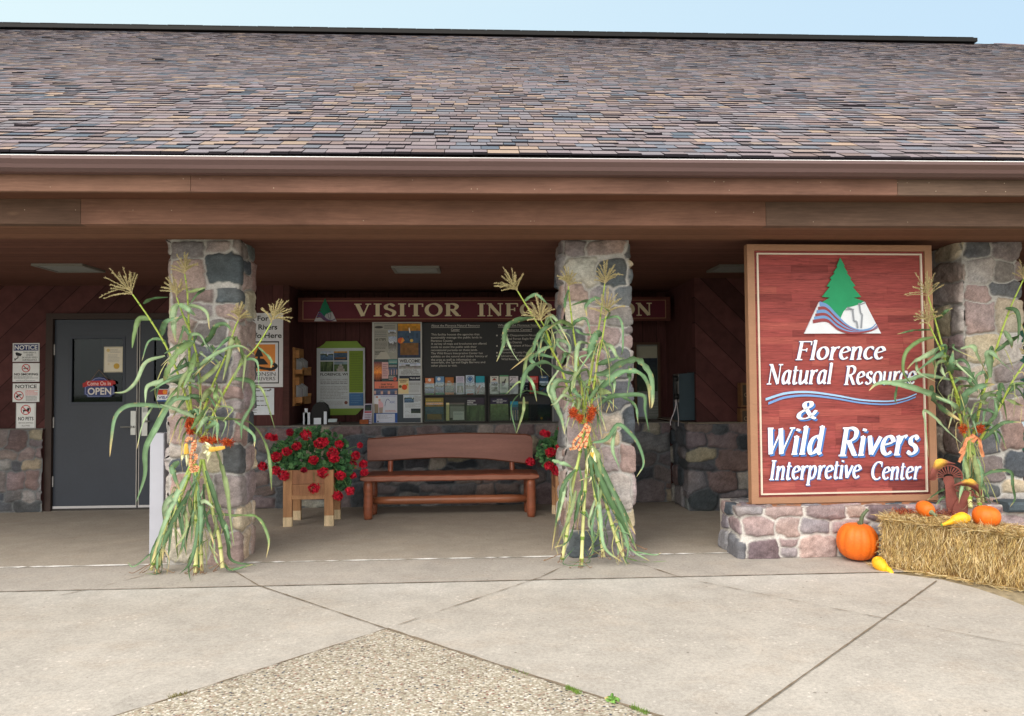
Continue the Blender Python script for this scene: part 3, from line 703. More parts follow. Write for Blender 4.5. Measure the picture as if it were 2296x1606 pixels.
panel('notice_sign','white notice sign with blue NOTICE band and camera, topmost of four left of the door','sign',f,WHT,[('r',.02,.03,.98,.97,C(150,152,156)),('r',.03,.045,.97,.955,WHT),('r',.04,.06,.96,.4,NAVY),('t','NOTICE',.07,.11,.93,.35,WHT,True),
 ('p',[(.1,.52),(.16,.48),(.36,.58),(.3,.7),(.14,.66)],BLK),('s',[(.2,.68),(.2,.78),(.09,.88)],.035,BLK),('p',[(.07,.82),(.1,.8),(.12,.92),(.08,.94)],BLK),
 ('t','THIS AREA IS',.4,.46,.88,.55,BLK),('t','UNDER',.52,.59,.78,.68,BLK),('t','24 HOUR VIDEO',.36,.72,.94,.81,BLK),('t','SURVEILLANCE',.38,.85,.92,.94,BLK)],group='signs on the wall left of the door')
def ban(cx,cy,r,asp): return [('o',cx,cy,r,RED,.8),]
f=frD(*bx8(160,572,497,808),YN)
panel('notice_sign','white NO SMOKING sign with struck-out cigarette, second from the top','sign',f,WHT,[('s',[(.4,.28),(.58,.28)],.035,BLK),('s',[(.58,.28),(.6,.16)],.012,BLK),('o',.5,.27,.16,RED,.82),('s',[(.39,.13),(.61,.41)],.03,RED),
 ('t','NO SMOKING',.06,.53,.95,.66,BLK,True),('l',.05,.71,.95,.84,2,GRY),('t','www',.46,.85,.54,.88,GRY),('l',.14,.92,.86,.97,1,GRY)],group='signs on the wall left of the door')
f=frD(*bx8(160,828,497,1062),YN)
panel('notice_sign','white NOTICE sign with struck-out gun and fine red print, third from the top','sign',f,WHT,[('t','NOTICE',.1,.07,.9,.26,BLK,True),('r',.07,.295,.93,.305,C(170,90,90)),('p',[(.13,.68),(.24,.58),(.34,.58),(.34,.64),(.24,.66),(.2,.78),(.13,.76)],BLK),('o',.235,.66,.18,RED,.83),('s',[(.11,.49),(.36,.83)],.03,RED),
 ('l',.48,.36,.94,.66,5,C(196,110,110)),('l',.5,.67,.92,.95,6,GRY)],group='signs on the wall left of the door')
f=frD(*bx8(202,1075,450,1400),YN)
panel('notice_sign','narrow white NO PETS sign with struck-out dog, lowest of four left of the door','sign',f,WHT,[('r',.03,.02,.97,.98,C(90,92,94)),('r',.04,.03,.96,.97,WHT),('p',[(.33,.27),(.56,.25),(.6,.17),(.66,.2),(.73,.22),(.68,.26),(.64,.38),(.6,.38),(.58,.32),(.42,.33),(.42,.38),(.37,.38),(.36,.31),(.32,.24)],BLK),('o',.5,.27,.26,RED,.83),('s',[(.32,.15),(.68,.4)],.05,RED),
 ('t','NO PETS',.12,.54,.9,.68,BLK,True),('t','SERVICE ANIMALS',.14,.745,.88,.80,BLK),('t','ALLOWED',.3,.85,.72,.91,BLK)],group='signs on the wall left of the door')
# things on the door glass
YG=YW-.004+.03-.006
f=frD(*bx8(1312,365,1558,688),YW+.022); panel('certificate','cream certificate with gold seal taped inside the door glass','paper',f,C(196,190,170),[('r',.03,.02,.97,.98,C(150,140,110)),('r',.045,.035,.955,.965,C(200,194,176)),('o',.22,.14,.09,C(190,170,110)),('l',.3,.1,.85,.25,3,C(150,148,140)),('l',.2,.3,.8,.62,6,C(160,158,150)),('o',.66,.76,.15,C(180,146,60)),('o',.25,.68,.05,C(190,180,150))],th=.001)
f=frD(*bx8(1045,750,1465,1003),YW-.001)
mb=MB(); ob=[(.04,.5),(.2,.34),(.22,.2),(.36,.03),(.5,0),(.64,.03),(.8,.2),(.84,.34),(.95,.48),(.955,.86),(.88,.9),(.85,.99),(.14,.99),(.11,.9),(.04,.86)]
mb.prism([f.p(x,y) for x,y in ob[::-1]],Vector((0,.006,0)),C(44,56,104)); osn=mb.build('open_sign',m_print); tag(osn,'blue and red Come On In OPEN sign hanging on the door glass','sign')
m=MB(); inn=[((x-.5)*.93+.5,(y-.5)*.93+.5) for x,y in ob]
draw(m,f,[('p',inn[::-1],C(150,160,190)),('p',[((x-.5)*.9+.5,(y-.5)*.9+.5) for x,y in ob][::-1],C(44,56,104)),('p',[(0,.5),(.12,.47),(.12,.2),(.88,.16),(.88,.38),(1,.34),(.97,.2),(.9,.17),(.9,.14),(.1,.2),(.1,.23),(0,.3)][::-1],C(150,36,36)),('r',.1,.18,.9,.44,C(170,40,40)),
 ('t','Come On In',.14,.21,.84,.41,C(210,205,200)),('t','OPEN',.15,.52,.86,.88,C(200,196,188),True)]); m.build('lettering',m_print,osn)
m=MB(); t0=at(*D8(1250,655),YW-.003); l0=f.p(.2,.25,.002); l1=f.p(.8,.22,.002); m.tube([l0,t0],.0025,5,C(120,90,60)); m.tube([t0,l1],.0025,5,C(120,90,60)); m.build('hanging_cord',m_attr,osn)
f=frD(*bx8(1978,900,2150,1070),YW+.02); panel('card_decal','small payment card decal with VISA on the right door glass','decal',f,C(225,228,232),[('r',.04,.03,.96,.42,C(190,60,50)),('o',.6,.22,.16,C(220,140,50)),('t','VISA',.12,.52,.9,.72,C(40,50,130),True),('r',.04,.82,.96,.97,C(40,90,160))],th=.001)
# door opener post
a=at(336,972,6.45); b_=at(368,972,6.45); mb=MB(); 
zt_=a.z; mb.bbox((a.x,6.45,0),(b_.x,6.57,zt_),.006); post=mb.build('opener_post',mk('satin aluminium post',C(176,180,192),.45,.05,4,spec=.5)); tag(post,'pale grey metal door opener post left of the first stone pillar','post')
mb=MB(); mb.box((a.x-.02,6.43,0),(b_.x+.02,6.59,.008)); mb.build('base_plate',m_metal,post)
mb=MB(); mb.box((a.x+.02,6.571,zt_-.2),(b_.x-.02,6.58,zt_-.08)); mb.build('push_plate',m_metal,post)
# look-for sign and the small sheet under it
Z3=lambda x,y:((1000+x*.3735)/1.7535,(1100+y*.3735)/1.7535)
A=Z3(0,352); B2=Z3(324,1133); f=frD(A[0]-88,A[1],B2[0],B2[1],YN)
def U(x): return (Z3(x,0)[0]-(A[0]-88))/(B2[0]-A[0]+88)
def V(y): return (Z3(0,y)[1]-A[1])/(B2[1]-A[1])
OR=C(206,130,60)
panel('information_sign','large white Look For Rivers Info Here sign with orange square, behind the first pillar','sign',f,C(200,202,206),[('t','Look For',U(-170),V(380),U(150),V(435),BLK,True),('t','Wild Rivers',U(-150),V(472),U(240),V(528),BLK,True),('t','Info Here',U(-60),V(560),U(288),V(617),BLK,True),
 ('r',.06,V(650),U(260),V(1095),BLK),('r',.085,V(664),U(250),V(1083),C(200,202,206)),('r',.16,V(683),U(220),V(965),OR),
 ('p',[(U(48),V(705)),(U(95),V(810)),(U(60),V(812)),(U(60),V(830)),(U(100),V(835)),(U(150),V(895)),(U(-100),V(900)),(U(-90),V(840)),(U(35),V(830)),(U(35),V(812)),(U(0),V(812))][::-1],BLK),('p',[(U(-60),V(720)),(U(-20),V(800)),(U(-110),V(800))][::-1],BLK),
 ('s',[(U(-190),V(900)),(U(-60),V(890)),(U(60),V(930)),(U(170),V(945)),(U(232),V(915)),(U(200),V(885))],.045,BLK),('s',[(U(-190),V(930)),(U(-60),V(915)),(U(60),V(948)),(U(150),V(962))],.015,OR),
 ('t','WISCONSIN',U(-150),V(975),U(224),V(1015),BLK),('t','WILD RIVERS',U(-150),V(1025),U(222),V(1062),BLK)])
A=Z3(0,1140); B2=Z3(207,1425); f=frD(A[0]-70,A[1]+1,B2[0],B2[1],YN)
panel('information_sheet','small white printed sheet under the Look For sign','sign',f,C(198,206,214),[('l',.12,.06,.92,.14,1,BLK),('l',.3,.16,.62,.2,1,BLK)]+[q for k in range(4) for q in (('l',.2,.28+k*.17,.9-.1*(k%2),.34+k*.17,1,BLK),('l',.4,.37+k*.17,.66,.42+k*.17,1,BLK))]+[('o',.93,.05,.02,GRY),('o',.93,.95,.02,BLK)])
# ---------------------------------------------------------------- letterforms cut from strokes
def arc(cx,cy,rx,ry,a0,a1,n=14): return [(cx+rx*math.cos(math.radians(a0+(a1-a0)*i/n)),cy+ry*math.sin(math.radians(a0+(a1-a0)*i/n))) for i in range(n+1)]
def sm(P,n=5): return [(q.x,q.y) for q in catmull([(p[0],p[1],0) for p in P],n)]
def ln(*P): return list(P)
S_=.035
GL={
 'o':(.9,[arc(.42,.5,.33,.47,90,450,24)]),
 'c':(.74,[arc(.42,.5,.33,.47,48,318,18),ln((.6,.78),(.68,.82))]),
 'e':(.8,[sm([(.1,.5),(.45,.58),(.68,.68)],4)+arc(.42,.5,.31,.47,22,318,20)]),
 'n':(.92,[ln((.17,0),(.17,.98)),sm([(.2,.62),(.36,.9),(.55,.96),(.67,.8),(.67,.5)])+[(.67,0)],('h',(.0,.92),(.2,1.0)),('h',(.02,.0),(.32,.0)),('h',(.52,0),(.86,.02))]),
 'r':(.66,[ln((.17,0),(.17,.98)),sm([(.2,.55),(.33,.86),(.5,.97),(.62,.9)]),('h',(.0,.92),(.2,1.0)),('h',(.02,0),(.36,0))]),
 'l':(.42,[ln((.18,0),(.18,1.52)),('h',(.02,1.44),(.2,1.53)),('h',(.03,0),(.36,.02))]),
 'i':(.42,[ln((.18,0),(.18,.98)),('h',(.02,.92),(.2,1.0)),('h',(.03,0),(.36,.02)),ln((.18,1.25),(.21,1.38))]),
 'a':(.88,[sm([(.62,.85),(.45,.97),(.22,.8),(.12,.4),(.22,.06),(.4,.05),(.6,.3)]),ln((.66,.98),(.62,.12),(.7,0),(.82,.08))]),
 'd':(.92,[sm([(.62,.85),(.45,.97),(.22,.8),(.12,.4),(.22,.06),(.4,.05),(.6,.3)]),ln((.68,1.52),(.66,.1),(.72,0),(.86,.06)),('h',(.52,1.45),(.7,1.53))]),
 't':(.54,[ln((.2,1.3),(.19,.2))+sm([(.19,.2),(.24,.03),(.36,.0),(.5,.1)]),('h',(.02,.97),(.46,.99))]),
 'u':(.92,[ln((.14,.98),(.14,.3))+sm([(.14,.3),(.2,.06),(.36,.02),(.64,.34)]),ln((.68,.98),(.66,.1),(.74,0),(.86,.08)),('h',(.0,.92),(.16,1.0))]),
 's':(.72,[sm([(.6,.78),(.42,.97),(.2,.84),(.22,.6),(.48,.44),(.58,.2),(.36,.02),(.08,.16)])]),
 'v':(.8,[ln((.1,.98),(.34,.04)),ln((.34,.04),(.74,.96)),('h',(.0,.95),(.2,.99))]),
 'p':(.92,[ln((.17,-.45),(.17,.98)),sm([(.2,.66),(.36,.92),(.58,.94),(.72,.62),(.6,.14),(.4,.02),(.2,.2)]),('h',(.0,.92),(.2,1.0)),('h',(.0,-.45),(.36,-.45))]),
 'F':(1.02,[ln((.25,0),(.25,1.42)),('h',(.05,1.42),(.95,1.42)),('h',(.95,1.44),(.97,1.14)),('h',(.25,.76),(.7,.76)),('h',(.7,.9),(.7,.62)),('h',(.04,0),(.52,0))]),
 'N':(1.2,[('h',(.2,0),(.2,1.42)),ln((.18,1.42),(.95,.0)),('h',(.98,0),(.98,1.42)),('h',(.02,0),(.4,0)),('h',(.0,1.42),(.3,1.42)),('h',(.8,1.42),(1.18,1.42))]),
 'R':(1.1,[ln((.25,0),(.25,1.42)),sm([(.25,1.4),(.6,1.42),(.85,1.25),(.82,.92),(.55,.74),(.28,.72)]),ln((.5,.72),(.92,.04)),('h',(.04,0),(.46,0)),('h',(.04,1.42),(.3,1.42)),('h',(.86,0),(1.08,.02))]),
 'W':(1.55,[ln((.14,1.42),(.42,.02)),('h',(.42,.02),(.8,1.4)),ln((.74,1.42),(1.02,.02)),('h',(1.02,.02),(1.42,1.4)),('h',(.0,1.42),(.32,1.42)),('h',(1.26,1.42),(1.56,1.42))]),
 'I':(.56,[ln((.26,0),(.26,1.42)),('h',(.04,0),(.48,0)),('h',(.04,1.42),(.48,1.42))]),
 'C':(1.08,[arc(.62,.71,.5,.7,52,312,22),('h',(.95,1.42),(.95,1.02))]),
 '&':(1.2,[sm([(1.02,.7),(.86,.3),(.55,.02),(.2,.08),(.14,.42),(.4,.76),(.66,1.06),(.6,1.36),(.36,1.38),(.28,1.12),(.5,.72),(.82,.2),(1.1,.0)],6)]),
}
TK=.2
BL={ # upright bold slab capitals, height 1.4
 'V':(1.3,[ln((.22,1.3),(.62,.05)),('h',(.64,.05),(1.0,1.3)),('h',(.0,1.33),(.52,1.33)),('h',(.8,1.33),(1.2,1.33))]),
 'I':(.7,[ln((.34,.06),(.34,1.34)),('h',(.06,.06),(.62,.06)),('h',(.06,1.34),(.62,1.34))]),
 'S':(1.0,[sm([(.8,1.1),(.5,1.33),(.22,1.15),(.25,.86),(.55,.7),(.8,.45),(.7,.12),(.42,.05),(.15,.3)],6)]),
 'T':(1.2,[ln((.6,.06),(.6,1.3)),('h',(.1,1.33),(1.1,1.33)),('h',(.12,1.36),(.12,1.02)),('h',(1.08,1.36),(1.08,1.02)),('h',(.36,.06),(.84,.06))]),
 'O':(1.35,[arc(.65,.7,.5,.64,0,360,28)]),
 'R':(1.3,[ln((.32,.06),(.32,1.34)),sm([(.32,1.31),(.7,1.31),(.94,1.1),(.8,.76),(.36,.7)]),ln((.62,.7),(.98,.1)),('h',(.08,.06),(.58,.06)),('h',(.08,1.34),(.4,1.34)),('h',(.9,.06),(1.22,.06))]),
 'N':(1.35,[('h',(.24,.06),(.24,1.34)),ln((.24,1.3),(1.02,.08)),('h',(1.06,.06),(1.06,1.34)),('h',(.06,.06),(.46,.06)),('h',(.02,1.34),(.4,1.34)),('h',(.86,1.34),(1.26,1.34))]),
 'F':(1.15,[ln((.32,.06),(.32,1.34)),('h',(.08,1.34),(1.0,1.34)),('h',(1.0,1.36),(1.0,1.02)),('h',(.32,.72),(.78,.72)),('h',(.78,.9),(.78,.54)),('h',(.08,.06),(.58,.06))]),
 'M':(1.6,[('h',(.26,.06),(.26,1.34)),ln((.3,1.3),(.76,.2)),('h',(.8,.2),(1.22,1.34)),ln((1.3,.06),(1.3,1.34)),('h',(.06,.06),(.46,.06)),('h',(1.1,.06),(1.52,.06)),('h',(.04,1.34),(.4,1.34)),('h',(1.14,1.34),(1.52,1.34))]),
 'A':(1.3,[('h',(.24,.06),(.62,1.34)),ln((.62,1.34),(1.04,.06)),('h',(.38,.45),(.86,.45)),('h',(.04,.06),(.46,.06)),('h',(.82,.06),(1.26,.06))]),
}
def glyph_word(word,tab,thick,thin,gap=.02,space=.75,shear=0):
    out=[];x=0
    for ch in word:
        if ch==' ': x+=space; continue
        adv,sts=tab[ch]
        for s in sts:
            hs=False
            if s[0]=='h': hs=True; s=list(s[1:])
            poly=[];n=len(s); A=[];Bq=[]
            for i,p in enumerate(s):
                a=s[max(0,i-1)]; b=s[min(n-1,i+1)]
                if n>4 and abs(s[0][0]-s[-1][0])+abs(s[0][1]-s[-1][1])<1e-4: a=s[(i-1)%(n-1)]; b=s[(i+1)%(n-1)]
                tx,ty=b[0]-a[0],b[1]-a[1]; L=math.hypot(tx,ty) or 1; tx/=L;ty/=L
                w=thin if hs else thin+(thick-thin)*min(1,abs(ty*.95+tx*-.25)**1.1)
                if not hs and n>6 and (i==0 or i==n-1) and not(abs(s[0][0]-s[-1][0])+abs(s[0][1]-s[-1][1])<1e-4): w*=.75
                A.append((p[0]-ty*w/2,p[1]+tx*w/2)); Bq.append((p[0]+ty*w/2,p[1]-tx*w/2))
            f=lambda q:(x+q[0]+shear*q[1],q[1]); out.append(([f(q) for q in A],[f(q) for q in Bq]))
        x+=adv+gap
    return out
def letters(mb,fr,word,box,tab,thick,thin,d0,dep,c,side,shear=0,space=.75,off=(0,0),bounds=None):
    st=glyph_word(word,tab,thick,thin,shear=shear,space=space)
    xs=[q[0] for a,b in st for q in a+b]; ys=[q[1] for a,b in st for q in a+b]
    ax,bx,ay,by=min(xs),max(xs),min(ys),max(ys)
    x0,y0,x1,y1=box
    M=lambda q,d:fr.p(x0+(q[0]-ax)/(bx-ax)*(x1-x0)+off[0],y1-(q[1]-ay)/(by-ay)*(y1-y0)+off[1],d)
    for k,(a,b) in enumerate(st):
        d=d0+dep+k*.00012; n=len(a)
        fa=mb.vs([M(q,d) for q in a]); fb=mb.vs([M(q,d) for q in b]); ba=mb.vs([M(q,d0) for q in a]); bb=mb.vs([M(q,d0) for q in b])
        for i in range(n-1):
            mb.face([fa+i,fb+i,fb+i+1,fa+i+1],c); mb.face([ba+i,fa+i,fa+i+1,ba+i+1],side); mb.face([fb+i,bb+i,bb+i+1,fb+i+1],side)
        mb.face([ba,bb,fb,fa],side); mb.face([fa+n-1,fb+n-1,bb+n-1,ba+n-1],side)
# ---------------------------------------------------------------- logo
def logo(mb,fr,X,Y,d,dep,cg,cw,cb,cr,cgy,cc):
    # X,Y map the 0..1 logo square (y down) onto the sign frame
    q=lambda x,y:((x-475)/402,(y-155)/400)
    def P(pts,dd): return [fr.p(X(a),Y(b),dd) for a,b in (q(*p) for p in pts)]
    def fan(pts,c,dd): mb.prism(P(pts,dd)[::-1],fr.n*-dep,c)
    d1=d+dep
    body=[(475,555),(555,390),(600,395),(670,400),(795,388),(877,555)]; fan(body,cw,d1)
    tree=[(670,155),(650,200),(656,201),(632,234),(640,236),(613,264),(622,268),(596,306),(612,309),(570,362),(610,366),(565,393),(590,405),(625,440),(664,475),(680,440),(700,418),(730,412),(768,400),(790,385),(735,366),(776,362),(733,310),(747,303),(720,268),(727,264),(702,236),(708,233),(688,201),(694,199)]
    mb.prism(P(tree,d1+.003)[::-1],fr.n*-(dep*.5),cg)
    def band(pts,w,c,dd):
        s=sm([q(*p) for p in pts],6); A=[];Bq=[]
        for i,p in enumerate(s):
            k=i/(len(s)-1); ww=w*(1-.75*k)/400
            A.append(fr.p(X(p[0]),Y(p[1]-ww/2),dd)); Bq.append(fr.p(X(p[0]),Y(p[1]+ww/2),dd))
        a=mb.vs(A); b=mb.vs(Bq)
        for i in range(len(s)-1): mb.face([b+i,b+i+1,a+i+1,a+i],c)
    z=d1+.0035
    band([(556,398),(600,415),(645,462),(700,515),(760,540),(820,530),(850,505)],26,cb,z)
    for k,(c,o) in enumerate(((cr,0),(cb,18),(cr,36),(cb,52),(cr,68))):
        band([(547-o*.42,424+o),(590,425+o*.9),(645,478+o*.75),(700,522+o*.42),(760,545+o*.1),(820,540+o*.02),(858,512+o*.2)],19,c,z+.0004*(k+1))
    def pl(pts,w,c):
        s=[q(*p) for p in pts]
        for i in range(len(s)-1):
            a,b=Vector(s[i]),Vector(s[i+1]); t=(b-a).normalized(); nn=Vector((-t.y,t.x))*w/800
            mb.poly([fr.p(X(v.x),Y(v.y),z+.003+i*.0001) for v in (a+nn,b+nn,b-nn,a-nn)],c)
    pl([(762,395),(770,450),(778,455),(770,528)],9,cgy); pl([(700,418),(728,430),(733,490),(748,492),(752,528)],9,cgy); pl([(690,430),(735,428)],5,cgy); pl([(765,405),(798,392)],5,cgy)
# ---------------------------------------------------------------- visitor information board
YV=YA-.5; f=frD(668,667,1503,721,YV)
t=thing('visitor_information_board','long dark red board reading VISITOR INFORMATION over the alcove','sign',f.p(.5,1))
mb=MB(); mb.prism([f.p(0,1),f.p(1,1),f.p(1,0),f.p(0,0)],Vector((0,.03,0)),C(92,50,44)); mb.build('backboard',m_wood,t)
mb=MB(); 
draw(mb,f,[('r',.012,.12,.988,.13+.02,C(150,110,84)),('r',.012,.87,.988,.9,C(150,110,84)),('r',.012,.12,.0145,.9,C(150,110,84)),('r',.9855,.12,.988,.9,C(150,110,84)),('r',.0145,.16,.9855,.86,C(96,34,48))],.001); mb.build('painted_field',m_attr,t)
mb=MB(); cx0,cx1=(704-668)/835,(753-668)/835; logo(mb,f,lambda a:cx0+a*(cx1-cx0),lambda b:.02+b*.95,.003,.008,C(20,110,80),C(170,172,176),C(70,80,130),C(110,50,60),C(90,90,100),None); mb.build('tree_emblem',m_attr,t)
mb=MB(); cl=C(225,212,178)
letters(mb,f,'VISITOR',((792-668)/835,.24,(1028-668)/835,.8),BL,.3,.1,.003,.012,cl,C(150,138,112)); mb.build('raised_word',m_attr,t); mb=MB()
letters(mb,f,'INFORMATION',((1066-668)/835,.24,(1460-668)/835,.8),BL,.3,.1,.003,.012,cl,C(150,138,112)); mb.build('raised_word',m_attr,t)
# green notice board
f=frD(*Z3(657,648),*Z3(1165,1425),YA-.03)
gx=lambda x:(x-657)/508; gy=lambda y:(y-648)/777
mb=MB(); gp=[(0,.09),(.05,.08),(.15,.035),(.19,0),(.83,0),(.87,.03),(.94,.075),(1,.09),(1,.915),(.93,.92),(.87,.96),(.84,.985),(.8,1),(.25,1),(.2,.985),(.16,.95),(.1,.92),(0,.915)]
mb.prism([f.p(x,y) for x,y in gp[::-1]],Vector((0,.025,0)),C(120,150,60)); o=mb.build('town_poster_board',m_print); tag(o,'green shaped board carrying the white FLORENCE, WI poster','notice board')
m=MB(); BLU=C(60,104,150)
draw(m,f,[('r',0,.093,1,.912,C(178,186,190)),('r',gx(695),gy(755),gx(832),gy(850),C(60,80,60)),('pic',gx(695),gy(755),gx(832),gy(850),'lake'),('pic',gx(838),gy(755),gx(978),gy(850),'autumn'),('pic',gx(695),gy(862),gx(832),gy(968),'forest'),('pic',gx(838),gy(862),gx(978),gy(968),'road'),
 ('t','FLORENCE, WI',gx(695),gy(983),gx(982),gy(1015),BLK,True),('t','LIVE HERE, WORK HERE',gx(695),gy(1046),gx(982),gy(1062),GRY),('l',gx(695),gy(1070),gx(980),gy(1105),2,GRY),('l',gx(695),gy(1120),gx(980),gy(1260),9,C(140,144,146)),('o',gx(710),gy(1298),.06,C(150,160,160),.7),('l',gx(755),gy(1275),gx(930),gy(1325),4,C(150,154,156)),('o',gx(965),gy(1295),.035,C(110,70,60)),
 ('r',gx(998),gy(750),gx(1145),gy(1190),C(110,136,40)),('l',gx(1010),gy(775),gx(1130),gy(1170),16,C(96,120,40)),('r',gx(998),gy(1196),gx(1148),gy(1328),BLU),('l',gx(1015),gy(1215),gx(1130),gy(1310),4,C(84,124,164))]); m.build('printing',m_print,o)
# white framed poster case (depth plane inside the alcove)
YC=YA-.42
ZA=lambda x,y:((1400+x*.2679)/1.7535,(1250+y*.2679)/1.7535)
f=frD(*ZA(240,58),*ZA(970,1560),YC)
t=thing('poster_case','tall white framed poster case left of the dark information board','display case',f.p(.5,1))
mb=MB(); mb.prism([f.p(.005,.995),f.p(.995,.995),f.p(.995,.005),f.p(.005,.005)],Vector((0,.06,0)),C(66,76,84)); mb.build('back_panel',m_attr,t)
mb=MB(); w=.018
def frame(mb,f,w,c,d=.012,dd=.0):
    W_,H_=f.ex.length,f.ey.length; a,b=w/W_,w/H_
    for (x0,y0,x1,y1) in ((0,0,a,1),(1-a,0,1,1),(a,0,1-a,b),(a,1-b,1-a,1)): mb.prism([f.p(x0,y1,d),f.p(x1,y1,d),f.p(x1,y0,d),f.p(x0,y0,d)],-f.n*(d+dd),c)
frame(mb,f,w,C(190,192,188)); mb.build('frame',m_attr,t)
def sub(x0,y0,x1,y1,d=.003): 
    a=ZA(x0,y0);b=ZA(x1,y1); return frD(a[0],a[1],b[0],b[1],YC-d)
gpz='posters pinned in the white case'
panel('poster','grey text poster with dark oval badge and small photos, upper left in the white case','poster',sub(258,86,605,608),C(150,150,142),[('o',.22,.1,.18,C(60,60,62),0,.05),('l',.45,.04,.9,.16,2,GRY),('l',.05,.19,.55,.38,4,GRY),('t','160 STEPS',.05,.41,.52,.48,BLK,True),('l',.05,.5,.58,.72,6,C(100,100,98)),('pic',.62,.18,.94,.32,'snow'),('pic',.62,.36,.97,.82,'snow'),('l',.05,.76,.55,.88,3,BLK),('p',[(.3,.8),(.55,.8),(.72,1),(.05,1)][::-1],C(170,168,158))],.002,gpz)
panel('poster','painted poster of a wooden boat on a blue lake, upper right in the white case','poster',sub(615,86,948,582),C(50,62,90),[('pic',0,0,1,1,'autumn'),('o',.12,.5,.13,C(196,90,50)),('p',[(.2,.4),(.3,.5),(.12,.58)],C(210,140,60)),('o',.6,.5,.07,C(200,170,80)),('s',[(.45,.36),(.52,.5)],.02,C(60,50,40)),('o',.5,.14,.03,C(210,200,180)),('s',[(.5,.16),(.53,.27)],.05,C(220,216,206))],.002,gpz)
panel('poster','sunset travel poster with pink list and teal heading in the white case','poster',sub(258,612,605,930),C(60,74,76),[('pic',0,.1,.35,1,'sunset'),('r',.35,.12,.62,.88,C(196,160,160)),('l',.38,.2,.6,.8,7,C(150,110,120)),('r',.62,0,1,.22,C(60,120,120)),('l',.65,.05,.98,.18,2,C(180,190,180)),('pic',.62,.38,1,.72,'people'),('l',.64,.26,.98,.36,2,C(190,190,186)),('l',.64,.75,.98,.95,3,C(190,190,186)),('o',.9,.9,.08,C(190,90,80))],.002,gpz)
panel('poster','salmon pink tip line strip in the white case','poster',sub(270,935,615,1038,.006),C(208,120,98),[('t','DNR TIP #',.28,.3,.74,.55,BLK,True),('t','1-800-847-9367',.2,.66,.84,.9,BLK,True)],.002,gpz)
panel('poster','white poster of an older couple under a strip of faces in the white case','poster',sub(258,1044,603,1396),C(186,192,204),[('r',0,0,1,.26,C(60,70,120)),('pic',.0,.03,1,.22,'people'),('l',.3,.29,.97,.33,1,C(90,110,170)),('o',.14,.34,.05,C(170,120,100)),('p',[(.02,.4),(.08,.36),(.22,.38),(.28,.56),(.2,.66),(.03,.62)][::-1],C(200,200,206)),('p',[(.03,.62),(.2,.64),(.2,1),(.04,1)][::-1],C(140,124,104)),('o',.25,.46,.05,C(190,150,130)),('p',[(.2,.52),(.3,.5),(.4,.6),(.42,.76),(.22,.78)][::-1],C(200,160,170)),('p',[(.22,.78),(.4,.76),(.38,1),(.24,1)][::-1],C(150,134,124)),('s',[(.48,.72),(.52,.52),(.6,.42),(.68,.5)],.02,C(60,80,130)),('t','ADRC',.68,.5,.92,.6,C(70,100,160)),('l',.5,.88,.97,.97,2,C(170,100,90))],.002,gpz)
panel('poster','blue poster with a white slip at the bottom left of the white case','poster',sub(250,1400,605,1540),C(40,80,150),[('r',.13,.06,.9,.96,C(186,192,206)),('l',.2,.12,.8,.6,5,C(140,146,160)),('o',.2,.86,.03,BLK)],.002,gpz)
panel('poster','white WELCOME poster with grey photo strip on the right of the white case','poster',sub(618,588,960,1122),C(182,188,192),[('t','WELCOME',.06,.04,.94,.13,BLK,True),('r',.04,.14,.97,.3,C(120,128,130)),('pic',.04,.14,.97,.3,'snow'),('t','SUPPORT THIS',.22,.32,.8,.36,GRY,True),('t','SNOWMOBILE / ATV',.12,.37,.88,.41,GRY,True),('t','FRIENDLY BUSINESS',.12,.42,.92,.46,GRY,True),('r',.05,.49,.95,.63,C(36,44,58)),('t','TRAIL MAP',.5,.54,.93,.58,WHT,True),('l',.48,.68,.94,.76,3,GRY),('l',.48,.78,.9,.95,5,C(150,154,156))],.002,gpz)
panel('poster','cream farmers market flyer with an orange pumpkin overlapping the WELCOME poster','poster',sub(618,892,772,1115,.006),C(206,190,148),[('t','FARMERS',.1,.07,.88,.16,C(90,70,50),True),('t','MARKET',.2,.18,.8,.26,C(90,70,50),True),('o',.2,.52,.14,C(90,90,50)),('o',.6,.57,.26,C(196,74,32)),('o',.84,.4,.1,C(190,160,70))],.002,gpz)
panel('poster','white letter with two small landscape photos at the lower right of the white case','poster',sub(694,1128,960,1468),C(184,192,198),[('pic',.05,.04,.58,.34,'lake'),('l',.6,.04,.95,.32,7,GRY),('l',.1,.38,.92,.56,5,C(140,146,150)),('pic',.42,.6,.95,.8,'dark'),('s',[(.08,.76),(.2,.7),(.35,.78)],.012,GRY),('l',.1,.86,.9,.96,2,C(150,156,160))],.002,gpz)
